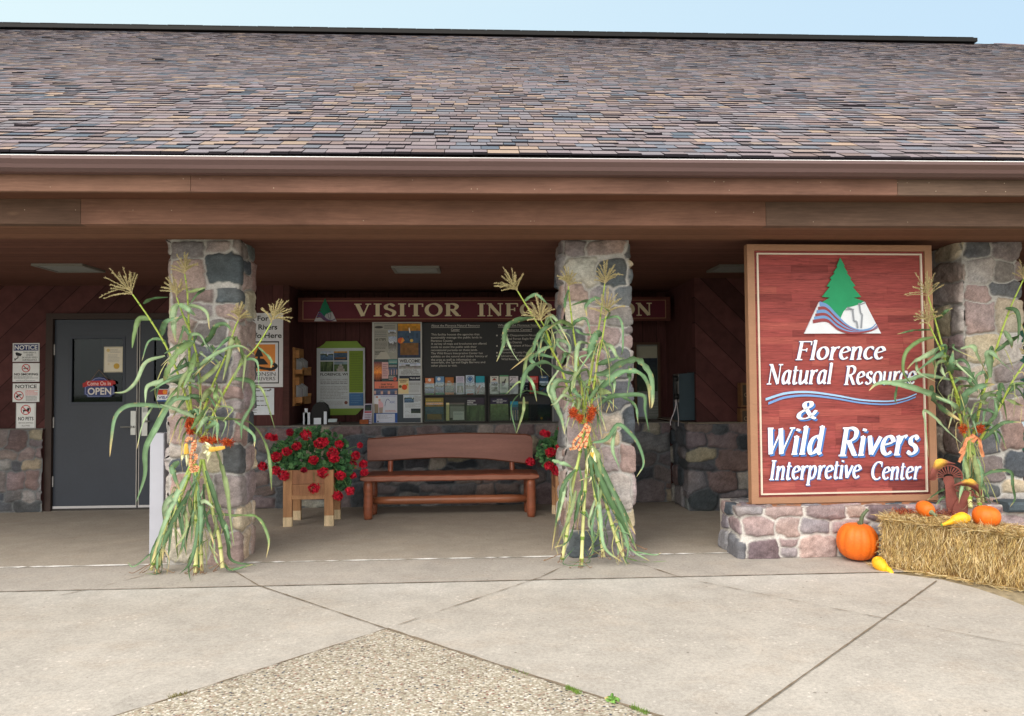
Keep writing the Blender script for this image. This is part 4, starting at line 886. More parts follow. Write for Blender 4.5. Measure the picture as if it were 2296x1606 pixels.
# dark information board and the acrylic brochure racks
f=frD(946,723,1237,945,YC+.02)
m_slate=mk('dark board paint',C(62,64,66),.7,.05,5)
t=thing('text_board','dark grey board with white text about the resource center','notice board',f.p(.5,1))
mb=MB(); mb.prism([f.p(0,1),f.p(1,1),f.p(1,0),f.p(0,0)],Vector((0,.03,0))); mb.build('panel',m_slate,t)
Z4=lambda x,y:((1600+x*.4355)/1.7535,(1100+y*.4355)/1.7535)
fx=lambda x:(Z4(x,0)[0]-946)/291; fy=lambda y:(Z4(0,y)[1]-723)/222
TXT=C(196,194,186)
L1=[('About the Florence Natural Resource',220,658,403),('Center',398,476,440),('This facility houses the agencies that',220,655,484),('sustainably manage the public lands in',218,675,512),('Florence County.',218,415,541),('A variety of maps and brochures are offered',218,716,568),('inside to assist the public with their',218,628,597),('recreational pursuits on these lands.',218,638,625),('The Wild Rivers Interpretive Center has',218,682,654),('exhibits on the natural and timber history of',218,725,682),('the area as well as information on',218,618,711),('waterfalls, the Spread Eagle Barrens and',218,704,736),('other places to visit.',218,452,765),
("Who's in the Florence Natural",822,1215,402),('Resource Center?',890,1130,443),('USDA Chequamenon-Nicolet',850,1185,494),('National Forest Eagle River',850,1170,526),('Florence District',850,1037,557),('WI Department of Natural',850,1150,588),('Resources',850,975,620),('Florence County Forestry & Parks',850,1245,649),('University of Wisconsin Extension',850,1255,681),('Wild Rivers Interpretive',850,1140,711)]
mb=MB(); items=[('t',s,fx(a),fy(y),fx(b),fy(y+(24 if any(ch in s for ch in 'gpyq,') else 20)),TXT) for s,a,b,y in L1]
items+=[('r',fx(220),fy(430),fx(658),fy(433),TXT),('r',fx(398),fy(464),fx(476),fy(467),TXT),('r',fx(822),fy(428),fx(1215),fy(431),TXT),('r',fx(890),fy(468),fx(1130),fy(471),TXT)]+[('o',fx(812),fy(y),.006,TXT) for y in (505,600,661,691)]
draw(mb,f,[q for q in items if q[1 if q[0]!='t' else 2]<.5]); mb.build('left_column_text',m_print,t); mb=MB(); draw(mb,f,[q for q in items if q[1 if q[0]!='t' else 2]>=.5]); mb.build('right_column_text',m_print,t)
ZB=lambda x,y:((1640+x*.21777)/1.7535,(1460+y*.21777)/1.7535)
def fb(x0,y0,x1,y1,Y): a=ZB(x0,y0);b=ZB(x1,y1); return frD(a[0],a[1],b[0],b[1],Y)
m_rack=mk('rack plastic',C(46,44,42),.4,.05,5)
def rack(x0,x1,lab):
    ff=fb(x0,60,x1,930,YC); t=thing('brochure_rack',lab,'brochure rack',ff.p(.5,1),'clear brochure racks'); 
    mb=MB(); 
    for y in (428,905): q=fb(x0,y-8,x1,y+12,YC-.0); mb.prism([q.p(0,1,.05),q.p(1,1,.05),q.p(1,0,.05),q.p(0,0,.05)],Vector((0,.05,0)),C(58,56,52))
    for x in (x0,x1-16): q=fb(x,90,x+16,915,YC); mb.prism([q.p(0,1,.045),q.p(1,1,.045),q.p(1,0,.045),q.p(0,0,.045)],Vector((0,.045,0)),C(92,84,72))
    mb.build('frame',m_rack,t)
    n=3
    for k in range(n):
        a=x0+16+(x1-x0-32)*k/n; b=a+(x1-x0-32)/n
        q=fb(a+6,600,b-6,900,YC-.046); mb=MB(); mb.prism([q.p(0,1),q.p(1,1),q.p(1,0),q.p(0,0)],Vector((0,.002,0))); mb.build('lower_pocket',m_glass,t)
        q=fb(a+6,212,b-6,425,YC-.046); mb=MB(); mb.prism([q.p(0,1),q.p(1,1),q.p(1,0),q.p(0,0)],Vector((0,.002,0))); mb.build('upper_pocket',m_glass,t)
    return t
rack(110,1245,'clear two tier brochure rack under the dark text board, nearer the white case')
rack(1285,2430,'clear two tier brochure rack under the dark text board, nearer the second pillar')
gb='brochures in the racks'
def bro(x0,y0,x1,y1,col,items,lab,cat='brochure'): panel('brochure',lab,cat,fb(x0,y0,x1,y1,YC-.03+R.uniform(-.006,.006)),col,items,.004,gb)
bro(146,122,304,430,C(196,120,80),[('o',.5,.12,.18,C(214,206,196)),('pic',0,.35,1,.9,'lake'),('r',0,.9,1,1,C(90,140,70))],'brochure with orange top and pale cloud shape, first in the top rack row')
bro(332,95,487,430,C(100,140,180),[('o',.4,.14,.2,C(210,214,216)),('pic',0,.3,1,.85,'lake'),('r',0,.86,1,1,C(50,130,100))],'brochure with blue sky and green foot in the top rack row')
bro(508,110,660,430,C(160,100,50),[('t','PINE',.3,.2,.62,.27,WHT,True),('r',.2,.3,.75,.45,C(160,160,140)),('pic',0,.46,1,.85,'forest'),('r',0,.86,1,1,C(190,110,50))],'brown autumn brochure with white title in the top rack row')
bro(702,90,853,418,C(196,194,210),[('l',.15,.05,.85,.3,5,C(120,110,150)),('pic',.12,.36,.88,.9,'road')],'lilac text brochure with one photo in the top rack row')
bro(878,70,1034,418,C(180,196,212),[('o',.5,.22,.4,C(90,120,150),.8),('p',[(.2,.2),(.5,.36),(.8,.2),(.6,.1),(.4,.1)][::-1],C(70,110,160)),('pic',0,.42,1,.72,'snow'),('l',.15,.76,.85,.88,3,C(190,120,110)),('r',.1,.95,.9,1,RED)],'pale blue brochure with round eagle emblem in the top rack row')
bro(1060,88,1217,418,C(40,150,170),[('pic',0,.36,1,1,'snow'),('s',[(.1,.75),(.5,.5),(.2,.95)],.14,C(130,70,50))],'turquoise brochure in the top rack row')
bro(1320,88,1470,410,C(204,204,196),[('t','VILLAGE',.2,.05,.8,.12,BLK,True),('p',[(.2,.24),(.5,.12),(.8,.24)],C(150,70,60)),('pic',.12,.32,.88,.58,'snow'),('pic',.12,.62,.88,.86,'forest')],'white brochure with two dark photos in the top rack row')
bro(1490,70,1650,405,C(190,198,184),[('r',0,0,1,.08,C(90,150,110)),('p',[(.25,.35),(.5,.34),(.62,.18),(.72,.22),(.55,.55),(.3,.6)],C(60,60,60)),('l',.2,.66,.8,.78,3,GRY),('r',0,.95,1,1,C(90,150,110))],'pale green edged brochure with dark mitten shape in the top rack row')
bro(1670,88,1825,410,C(206,200,206),[('l',.12,.04,.75,.12,2,BLK),('s',[(.05,.3),(.35,.15)],.07,BLK),('s',[(.15,.66),(.9,.38)],.07,C(60,60,70)),('o',.15,.58,.1,BLK),('o',.5,.4,.22,C(160,160,170),.9)],'white brochure with black slanted bars in the top rack row')
bro(1860,112,2010,410,C(150,156,164),[('r',0,.3,1,.98,C(36,42,60)),('o',.35,.78,.14,C(190,190,190),.6),('o',.8,.68,.1,C(190,190,190),.6),('s',[(.35,.7),(.6,.5),(.9,.5)],.04,C(190,190,190))],'grey and navy tractor brochure in the top rack row')
bro(2035,88,2185,405,C(196,70,66),[('l',.15,.08,.75,.24,3,C(210,180,176)),('o',.3,.78,.18,C(214,130,130),.8),('o',.85,.78,.18,C(214,130,130),.8),('s',[(.3,.78),(.5,.58),(.75,.6),(.85,.78)],.03,C(214,130,130))],'red brochure with a bicycle outline in the top rack row')
bro(2210,80,2370,410,C(56,86,120),[('t','River',.2,.05,.8,.12,WHT,True),('pic',0,.3,1,1,'lake'),('s',[(.1,.9),(.9,.6)],.06,C(180,80,70))],'dark blue brochure with red stripe in the top rack row')
bro(150,480,475,905,C(130,116,60),[('l',.03,.06,.97,.16,1,C(180,160,80)),('pic',0,.22,1,1,'autumn'),('l',.05,.2,.95,.32,2,C(180,180,200))],'large magazine with ochre title in the bottom rack row','magazine')
bro(525,570,580,890,C(210,196,140),[],'narrow cream booklet edge in the bottom rack row','booklet')
bro(582,570,855,885,C(96,92,88),[('r',.06,.2,1,.98,C(150,146,140)),('r',.25,.5,.98,.98,C(200,198,190)),('l',.3,.56,.92,.7,3,C(150,150,146)),('r',.0,.86,.22,.97,C(40,40,44))],'grey pamphlet with white sheet in the bottom rack row','booklet')
bro(900,480,1215,895,C(54,48,62),[('r',0,.34,1,1,C(110,116,86)),('t','WISCONSIN',.02,.1,.48,.16,WHT,True),('t','HUNTING',.02,.18,.36,.24,WHT,True),('t','REGULATIONS',.02,.26,.56,.32,WHT,True),('pic',0,.36,1,1,'forest')],'regulations booklet with green field cover in the bottom rack row','booklet')
bro(1325,480,1645,885,C(48,44,66),[('t','WISCONSIN',.35,.05,.68,.1,WHT,True),('t','TROUT FISHING REGULATIONS',.12,.12,.9,.17,WHT,True),('t','2023-2024',.34,.19,.68,.24,WHT,True),('pic',0,.28,1,1,'green')],'trout fishing regulations booklet with dark top in the bottom rack row','booklet')
bro(1680,545,1825,885,C(40,130,160),[('pic',0,.3,1,1,'people')],'slim turquoise booklet in the bottom rack row','booklet')
bro(1832,550,2010,885,C(140,136,100),[('pic',0,.1,1,1,'forest')],'olive booklet with a photo in the bottom rack row','booklet')
bro(2178,560,2400,885,C(50,52,56),[('pic',0,.1,1,.8,'dark'),('o',.3,.88,.1,C(180,140,50))],'dark booklet with gold badge in the bottom rack row','booklet')
# second poster case beside the pillar and third case right of it
f=frD(1237,722,1330,948,YC); t=thing('poster_case','white framed poster case partly behind the second pillar','display case',f.p(.5,1))
mb=MB(); mb.prism([f.p(0,1),f.p(1,1),f.p(1,0),f.p(0,0)],Vector((0,.05,0)),C(120,124,130)); mb.build('back_panel',m_attr,t)
mb=MB(); frame(mb,f,.016,C(180,182,180)); mb.build('frame',m_attr,t); mb=MB(); draw(mb,f,[('l',.2,.35,.9,.6,6,GRY),('r',.1,.06,.95,.3,C(150,152,160)),('pic',.1,.62,.9,.75,'people'),('l',.1,.78,.9,.95,4,GRY)]); mb.build('printing',m_print,t)
f=frD(1422,768,1480,945,YA-.02); t=thing('poster_case','wood framed glazed case on the back wall right of the second pillar','display case',f.p(.5,1))
mb=MB(); mb.prism([f.p(0,1),f.p(1,1),f.p(1,0),f.p(0,0)],Vector((0,.015,0)),C(120,126,122)); mb.build('back_panel',m_attr,t)
mb=MB(); frame(mb,f,.03,C(86,62,48),.03); mb.build('frame',m_attr,t); mb=MB(); draw(mb,f,[('r',.1,.05,.9,.25,C(150,150,134)),('pic',.1,.2,.9,.62,'dark'),('r',.12,.66,.5,.94,C(150,160,176)),('l',.55,.66,.9,.94,8,C(130,134,130))]); mb.build('printing',m_print,t)
# brochure holder on the alcove's side wall
p0=Z3(380,712); zt1=at(651,p0[1],YW+.1).z; zb1=at(651,Z3(0,1332)[1],YW+.1).z
t=thing('wall_brochure_holder','wooden two tier brochure holder on the side wall of the alcove','brochure rack',(xA,YW+.3,zb1))
mb=MB(); y0,y1=YW+.18,YW+.62; hc=C(186,136,86)
mb.box((xA+.001,y0-.03,zb1),(xA+.025,y1,zt1),hc)
mid=(zt1+zb1)/2
for (za,zb_) in ((mid+.02,zt1-.1),(zb1+.02,mid-.08)):
    mb.box((xA+.025,y0,za),(xA+.12,y0+.014,zb_-.16),hc); mb.box((xA+.025,y0,za),(xA+.12,y1,za+.012),hc); mb.box((xA+.025,y1-.014,za),(xA+.12,y1,zb_-.12),hc); mb.box((xA+.108,y0,za+.01),(xA+.12,y1,za+.09),hc)
    mb.box((xA+.026,y0,zb_-.02),(xA+.07,y0+.02,zb_+.07),hc)
mb.build('holder_body',m_wood,t)
k=0
for (za,zb_) in ((mid+.034,zt1-.13),(zb1+.034,mid-.1)):
    for j in range(3):
        m=MB(); yy=y0+.03+j*.125
        for q in range(5): m.box((xA+.03+q*.013,yy,za),(xA+.036+q*.013,yy+.105,zb_-.01*q+.01*j),vary(C(176,180,186),.12))
        o=m.build('leaflet_stack',m_print); k+=1
        tag(o,'stack of pale leaflets in the '+('upper' if za>mid else 'lower')+' tier of the wooden holder, '+['nearest the corner','middle','farthest from the corner'][j],'leaflets','leaflets in the wooden holder')
# little things on the ledge
zl=ZL+.014
def led(x): return at((1000+x*.3735)/1.7535,940,YW+.25).x
t=thing('business_card_rack','black rounded desk organiser holding white cards on the stone ledge','organiser',(led(670),YW+.25,zl))
mb=MB(); pr=[(0,0),(.42,0),(.42,.14),(.38,.2),(.3,.235),(.18,.235),(.09,.2),(.04,.12)]; x0=led(585)
wq=(led(770)-led(570))
mb.prism([Vector((x0+p[0]/.42*wq,YW+.2,zl+p[1]*1.1)) for p in pr],Vector((0,.14,0)),C(24,26,28)); mb.build('organiser_body',m_attr,t)
mb=MB()
for (a,b,h) in ((528,600,.14),(545,575,.19),(640,715,.075),(745,775,.15)): mb.box((led(a),YW+.17,zl),(led(b),YW+.185,zl+h),C(196,204,214))
mb.build('cards',m_print,t)
mb=MB(); mb.box((led(785),YW+.16,zl),(led(905),YW+.26,zl+.025),C(50,44,40)); mb.prism([Vector((led(787),YW+.17,zl+.025)),Vector((led(880),YW+.17,zl+.025)),Vector((led(880),YW+.2,zl+.062)),Vector((led(787),YW+.2,zl+.062))],Vector((0,.01,0)),C(170,186,190)); o=mb.build('card_tray',m_print); tag(o,'small flat card tray beside the black organiser on the ledge','tray')
mb=MB(); x0=led(1140); x1=led(1240); mb.prism([Vector((x0,YW+.2,zl)),Vector((x1,YW+.2,zl)),Vector((x1+.0,YW+.26,zl+.235)),Vector((x0+.02,YW+.26,zl+.235))],Vector((0,.012,0)),C(170,166,184)); o=mb.build('standing_booklet',m_print); tag(o,'purple grey booklet leaning on the ledge by the white case','booklet')
m=MB(); fr_=Fr((x0+.02,YW+.2585,zl+.235),(x1-x0-.02,0,0),(-.0,-.06,-.235),Vector((0,-1,.25)).normalized()); draw(m,fr_,[('pic',.08,.05,.92,.35,'dark'),('r',.05,.38,.95,.46,C(150,50,60)),('l',.08,.52,.92,.95,4,C(110,90,100))],.002); m.build('printing',m_print,o)
mb=MB(); mb.box((led(1120),YW+.16,zl),(led(1210),YW+.24,zl+.05),C(150,84,50)); o=mb.build('pamphlet_box',m_wood); tag(o,'small orange brown wooden box on the ledge in front of the leaning booklet','box')
# ---------------------------------------------------------------- the big sign
YSG=6.06
tl=at(1672,551,YSG); bl=at(1685,1132,YSG-.02); trr=at(2083,549.6,YSG+.03); br=at(2103,1119.5,YSG+.03)
ex_=((trr-tl)+(br-bl))/2; ex_.z=0; ey_=((bl-tl)+(br-trr))/2; ey_=Vector((0,0,ey_.z))
o_=(tl+bl+trr+br)/4-ex_/2-ey_/2; nrm=Vector((ex_.y,-ex_.x,0)).normalized(); 
SG=Fr(o_,ex_,ey_,nrm); WS,HS=ex_.length,-ey_.z
t=thing('welcome_sign','tall red carved wooden sign with tree emblem and white lettering in a tan frame','sign',SG.p(.5,1))
# local coordinates from the photograph of the sign (z7b pixels) -> fraction
def SX(x,y): 
    l=175+(205-175)*(y-88)/1362; r=1140+(1187-1140)*(y-85)/1335; return (x-l)/(r-l)
def SY(x,y):
    tp=88-3*(x-175)/965; bt=1450-30*(x-205)/982; return (y-tp)/(bt-tp)
def S2(x,y): return (SX(x,y),SY(x,y))
tan=C(156,118,92); fw=.036
mb=MB()
def sprism(x0,y0,x1,y1,d0,d1,c): mb.prism([SG.p(x0,y1,d1),SG.p(x1,y1,d1),SG.p(x1,y0,d1),SG.p(x0,y0,d1)],-nrm*(d1-d0),c)
ax_,ay_=.038,.024
sprism(0,0,ax_,.62,-.05,.018,tan); sprism(0,.6205,ax_,1,-.05,.018,tan); sprism(1-ax_,0,1,.62,-.05,.018,tan); sprism(1-ax_,.6205,1,1,-.05,.018,tan); sprism(ax_,0,1-ax_,ay_,-.05,.018,tan); sprism(ax_,1-ay_,1-ax_,1,-.05,.018,tan)
m_tan=mk('tan frame paint',None,.6,.1,2.5,(1,1,3),.1,30,fine=.06)
mb.build('frame',m_tan,t)
mb=MB(); sprism(.0,1.003,1,1.02,-.1,.0,C(168,118,88)); mb.build('base_rail',m_tan,t)
mb=MB(); a2,b2=.052,.033; w2,h2=.0085,.0058; cr_=C(206,196,180)
sprism(a2,b2,1-a2,b2+h2,0,.014,cr_); sprism(a2,1-b2-h2,1-a2,1-b2,0,.014,cr_); sprism(a2,b2+h2,a2+w2,1-b2-h2,0,.014,cr_); sprism(1-a2-w2,b2+h2,1-a2,1-b2-h2,0,.014,cr_); mb.build('inner_border',m_attr,t)
# sandblasted plank field
mb=MB(); rr=random.Random(5); rows=34
for i in range(rows):
    y0=ay_+(1-2*ay_)*i/rows; y1=ay_+(1-2*ay_)*(i+1)/rows; x=ax_
    while x<1-ax_-.001:
        w=rr.choice((.12,.2,.3,.42,.6)); x2=min(x+w,1-ax_); 
        if 1-ax_-x2<.05: x2=1-ax_
        c=vary(rr.choice([C(150,72,69)]*9+[C(162,84,77)]*2+[C(128,60,58)]*1+[C(148,72,70)]*2),.05,rr); d=rr.uniform(0,.0012)
        mb.prism([SG.p(x,y1-.0002,d),SG.p(x2-.0006,y1-.0002,d),SG.p(x2-.0006,y0+.0001,d),SG.p(x,y0+.0001,d)],-nrm*.02,c); x=x2
def signwood():
    q=NT('sandblasted red wood'); ang=math.atan2(ex_.y,ex_.x)
    vec=q.mapping((1.5,1.5,55),(0,0,-ang)); n=q.noise(3.2,7,.65,vec,.6); n2=q.noise(2.2,4,.6,q.mapping((.8,.8,6)))
    # grain appears as dark streaks where the soft wood was blasted away
    f=q.math('MULTIPLY',q.rng(n,.36,.6,.62,1.08),q.rng(n2,.3,.7,.86,1.12))
    m2=q.rng(q.noise(2.6,5,.7,q.mapping((1.2,1.2,7),loc=(4,0,2))),.56,.64,1,.55); m3=q.rng(q.noise(60,3,.6,q.mapping((.12,.12,1.6))),.38,.62,.5,1.15)
    both=q.math('MAXIMUM',m2,m3)
    return q.fin(q.mul(q.attr(),q.math('MULTIPLY',f,both)),.7,n,.6,.006,0,.25)
mb.build('plank_field',signwood(),t)
mb=MB(); logo(mb,SG,lambda a:SX(475+a*402,155)+0*a if False else a*(SX(877,555)-SX(475,555))+SX(475,555),lambda b:SY(670,155)+b*(SY(670,555)-SY(670,155)),.002,.014,C(34,146,98),C(214,220,228),C(106,146,196),C(138,66,70),C(140,146,156),None)
mb.build('tree_emblem',m_attr,t)
WH=C(232,236,242); BL_=C(66,120,192); BL3=C(108,150,206)
def wl(mb,word,x0,y0,x1,y1,thick,thin,off,sp=.75):
    a=S2(x0,y0); b=S2(x1,y1); box=(a[0],a[1],b[0],b[1])
    mb=MB(); letters(mb,SG,word,box,GL,thick*1.0,thin*1.0,.001,.007,BL_,BL_,.20,sp,off=off)
    letters(mb,SG,word,box,GL,thick,thin,.0085,.007,WH,BL_,.20,sp); mb.build('raised_word',m_attr,t)
mb=MB(); o1=(.006,.004); o2=(.0105,.0075)
wl(mb,'Florence',426,590,905,690,.24,.085,(.0015,.0015)); wl(mb,'Natural',278,712,628,823,.25,.085,(.0015,.0015)); wl(mb,'Resource',680,722,1070,820,.25,.085,(.0015,.0015))
wl(mb,'&',434,912,547,1006,.24,.08,o2); wl(mb,'Wild',286,1042,588,1192,.26,.09,o2); wl(mb,'Rivers',652,1044,1086,1188,.26,.09,o2)
wl(mb,'Interpretive',292,1222,780,1342,.25,.09,o1); wl(mb,'Center',828,1222,1098,1314,.25,.09,o1)

mb=MB(); 
def swoosh(pts,w,c,d):
    s=sm([S2(*p) for p in pts],7); A=[];Bq=[]
    for i,p in enumerate(s):
        ww=w*(1-.55*i/(len(s)-1)); A.append((p[0],p[1]-ww/2)); Bq.append((p[0],p[1]+ww/2))
    fa=mb.vs([SG.p(*q,d+.008) for q in A]); fb_=mb.vs([SG.p(*q,d+.008) for q in Bq]); ba=mb.vs([SG.p(*q,d) for q in A]); bb=mb.vs([SG.p(*q,d) for q in Bq])
    for i in range(len(s)-1): mb.face([fb_+i,fb_+i+1,fa+i+1,fa+i],c); mb.face([fa+i,fa+i+1,ba+i+1,ba+i],BL_); mb.face([bb+i,bb+i+1,fb_+i+1,fb_+i],BL_)
swoosh([(276,905),(380,872),(500,864),(640,880),(780,903),(920,908),(1010,892),(1070,868)],.0095,C(150,190,228),.002)
swoosh([(290,926),(380,893),(500,882),(640,896),(780,918),(920,924),(1010,906),(1066,884)],.0095,BL3,.0022)
mb.build('wave_stripes',m_attr,t)
# ---------------------------------------------------------------- bench
Z5=lambda x,y:((1000+x*.5226)/1.7535,(1600+y*.5226)/1.7535)
YBn=7.98
def bX(x,y,Y=YBn): return at(*Z5(x,y),Y).x
def bZ(x,y,Y=YBn): return at(*Z5(x,y),Y).z
x0,x1=bX(800,540),bX(2140,540); zt_=bZ(1450,508); zb_=bZ(1450,556); cxb=(x0+x1)/2
bn=thing('log_bench','rustic brown log bench with wide curved back plank against the stone wall','bench',(cxb,YBn+.2,0))
wc=C(140,82,58)
def slab(name,prof_top,prof_bot,y0,y1,c,ce,mat=m_log,rz=.012):
    # a plank whose outline is given by top and bottom height profiles along X
    mb=MB(); n=len(prof_top); rings=[]
    for (x,zt),(xx,zb) in zip(prof_top,prof_bot):
        rings.append(mb.vs([(x,y0+rz,zb),(x,y0,zb+rz),(x,y0,zt-rz),(x,y0+rz,zt),(x,y1-rz,zt),(x,y1,zt-rz),(x,y1,zb+rz),(x,y1-rz,zb)]))
    for i in range(n-1):
        for k in range(8): mb.face([rings[i]+k,rings[i+1]+k,rings[i+1]+(k+1)%8,rings[i]+(k+1)%8],c if k==1 else ce)
    mb.face([rings[0]+k for k in range(7,-1,-1)],ce); mb.face([rings[-1]+k for k in range(8)],ce)
    return mb.build(name,mat,bn)
N=26; rr=random.Random(8)
xs=[x0+(x1-x0)*i/N for i in range(N+1)]; jt=[rr.uniform(-.003,.003) for _ in xs]
slab('seat',[(x,zt_+j-(.012 if i in(0,N) else 0)) for i,(x,j) in enumerate(zip(xs,jt))],[(x,zb_-j+(.012 if i in(0,N) else 0)) for i,(x,j) in enumerate(zip(xs,jt))],YBn-.03,YBn+.40,C(148,94,74),C(132,76,56))
YBk=YBn+.36
bt=[(850,250),(858,238),(1000,229),(1200,212),(1400,200),(1560,195),(1750,196),(1900,200),(2040,205),(2080,215),(2092,240)]; bb_=[(850,400),(858,412),(1000,408),(1200,394),(1400,386),(1560,388),(1750,396),(1900,413),(2040,430),(2080,434),(2090,420)]
slab('backrest',[(bX(x,y,YBk),bZ(x,y,YBk)) for x,y in bt],[(bX(x,y,YBk),bZ(x,y,YBk)) for x,y in bb_],YBk,YBk+.05,C(138,96,86),C(112,68,50),mat=mk('varnished bench plank',None,.5,.2,2.6,(.5,6,5),.15,8,spec=.4,fine=.1))
def log(name,a,b,r,c,n=12):
    mb=MB(); a,b=Vector(a),Vector(b); rr2=random.Random(int(a.x*100)); K=9; P=[];Rd=[]
    for i in range(K+1):
        t_=i/K; P.append(a.lerp(b,t_)+Vector((rr2.uniform(-1,1),rr2.uniform(-1,1),rr2.uniform(-1,1)))*.0015); Rd.append(r*(1+rr2.uniform(-.04,.04))*(.86 if i in(0,K) else 1))
    mb.tube(P,Rd,n,[vary(c,.1,rr2) for _ in P]); return mb.build(name,m_log,bn,smooth=True)
xl1=bX(853,700); xr1=bX(2084,700); r=.048
for (x,y) in ((xl1,YBn+.03),(xr1,YBn+.03),(xl1+.01,YBn+.34),(xr1-.01,YBn+.34)): log('leg',(x,y,0),(x,y,zb_+.004),r,wc)
zs=bZ(1400,700,YBn+.18); log('stretcher',(xl1+.03,YBn+.2,zs),(xr1-.04,YBn+.2,zs),.044,C(146,90,62))
for x in (xl1+.01,xr1-.01): log('cross_rail',(x,YBn+.05,zs),(x,YBn+.32,zs),.035,wc)
for px in (1020,1940): log('back_post',(bX(px,470,YBk-.02),YBk-.0,zt_-.02),(bX(px,400,YBk-.02),YBk+.079,bZ(px,330,YBk)),.028,C(150,84,60))
# ---------------------------------------------------------------- planters with geraniums
YPl=7.66
def pX(x): return at(*Z5(x,700),YPl).x
def pZ(y): return at(*Z5(400,y),YPl).z
lx0,lx1=pX(215),pX(283); rx0,rx1=pX(525),pX(595); ztp=pZ(478); dpt=.38
def make_planter(first):
    t=thing('flower_planter','','planter',((lx0+rx1)/2,YPl+.2,0),'wooden planters beside the bench')
    c=C(162,122,88); mw=mk('weathered planter wood',None,.8,.28,4,(5,5,.8),.3,30,fine=.15)
    for (a,b,y) in ((lx0,lx1,YPl),(rx0,rx1,YPl),(lx0+.0,lx1+.0,YPl+dpt),(rx0-.0,rx1-.0,YPl+dpt)):
        mb=MB(); mb.bbox((a,y,0.0),(b,y+.045,ztp),.004,c); n0=len(mb.f)
        mb.bbox((a-.0008,y-.0008,0.001),(b+.0008,y+.0458,.09+R.random()*.05),.004,C(206,186,152)); mb.build('leg',mw,t)
    z0,z1=pZ(665),pZ(500)
    mb=MB(); mb.box((lx1,YPl+.012,z0),(rx0,YPl+.03,(z0+z1)/2-.002),C(156,114,84)); mb.box((lx1,YPl+.014,(z0+z1)/2+.002),(rx0,YPl+.03,z1+.03),C(148,106,80)); mb.build('front_board',mw,t)
    mb=MB(); mb.box((lx0+.008,YPl+.045,z0),(lx0+.026,YPl+dpt,z1+.03),C(148,106,80)); mb.build('side_board',mw,t)
    mb=MB(); mb.box((rx1-.026,YPl+.045,z0),(rx1-.008,YPl+dpt,z1+.03),C(150,98,66)); mb.build('side_board',mw,t)
    mb=MB(); mb.box((lx1,YPl+dpt-.01,z0),(rx0,YPl+dpt+.01,z1+.03),C(150,98,66)); mb.build('back_board',mw,t)
    mb=MB(); mb.bbox((lx1-.0,YPl+.004,pZ(698)),(rx0+.0,YPl+.04,z0-.001),.004,C(166,126,92)); mb.build('lower_rail',mw,t)
    mb=MB(); mb.box((lx0+.03,YPl+.05,z0-.02),(rx1-.03,YPl+dpt-.012,z0),C(120,84,60)); mb.box((lx0+.027,YPl+.031,z1-.02),(rx1-.027,YPl+dpt-.012,z1),C(52,40,30)); mb.build('soil_tray',mw,t)
    return t
HEADS=[(110,222,28),(145,235,30),(270,190,30),(388,212,46),(497,275,48),(530,262,34),(320,295,38),(640,280,34),(795,290,22),(590,345,48),(598,385,40),(165,375,46),(245,335,38),(445,400,38),(65,445,38),(720,430,52),(760,365,42),(820,430,34),(160,480,40),(222,515,45),(375,475,22),(520,495,48),(648,515,42),(740,518,28),(828,495,32),(450,610,44),(718,630,36),(628,670,42)]
def petals(mb,cen,rad,n,cols,rr):
    for _ in range(n):
        th=rr.uniform(0,6.283); ph=math.acos(rr.uniform(-1,1)); d=Vector((math.sin(ph)*math.cos(th),-abs(math.cos(ph))*.9 if rr.random()<.6 else math.cos(ph),math.sin(ph)*math.sin(th)*.85))
        p=cen+d*rad*rr.uniform(.7,1.08); nn=(d+Vector((rr.uniform(-.5,.5),rr.uniform(-.5,.5),rr.uniform(-.5,.5)))).normalized(); a=nn.cross(Vector((.3,.2,1))).normalized(); b=nn.cross(a)
        c=vary(rr.choice(cols),.2,rr); s=rr.uniform(.013,.019)
        # a floret of five petals
        n0=mb.vs([p-nn*.004]+[p+(a*math.cos(k*.6283)+b*math.sin(k*.6283))*s*(1.0 if k%2==0 else .55)+nn*(.003 if k%2==0 else 0) for k in range(10)])
        for k in range(10): mb.face([n0,n0+1+k,n0+1+(k+1)%10],c)
def scallop(mb,p,nn,s,c,rr):
    a=nn.cross(Vector((.2,.1,1))).normalized(); b=nn.cross(a); K=12; n0=mb.vs([p-nn*s*.25]+[p+(a*math.cos(k*2*math.pi/K)+b*math.sin(k*2*math.pi/K))*s*((1.0 if k%2 else .86) if k else .35)+nn*rr.uniform(-.1,.1)*s for k in range(K)])
    for k in range(K): mb.face([n0,n0+1+k,n0+1+(k+1)%K],c if k%3 else tuple(q*.85 for q in c))
m_leafg=mk('geranium leaf',None,.6,.15,30,spec=.3,fine=.1); m_pet=mk('red petals',None,.55,.12,40,spec=.25)
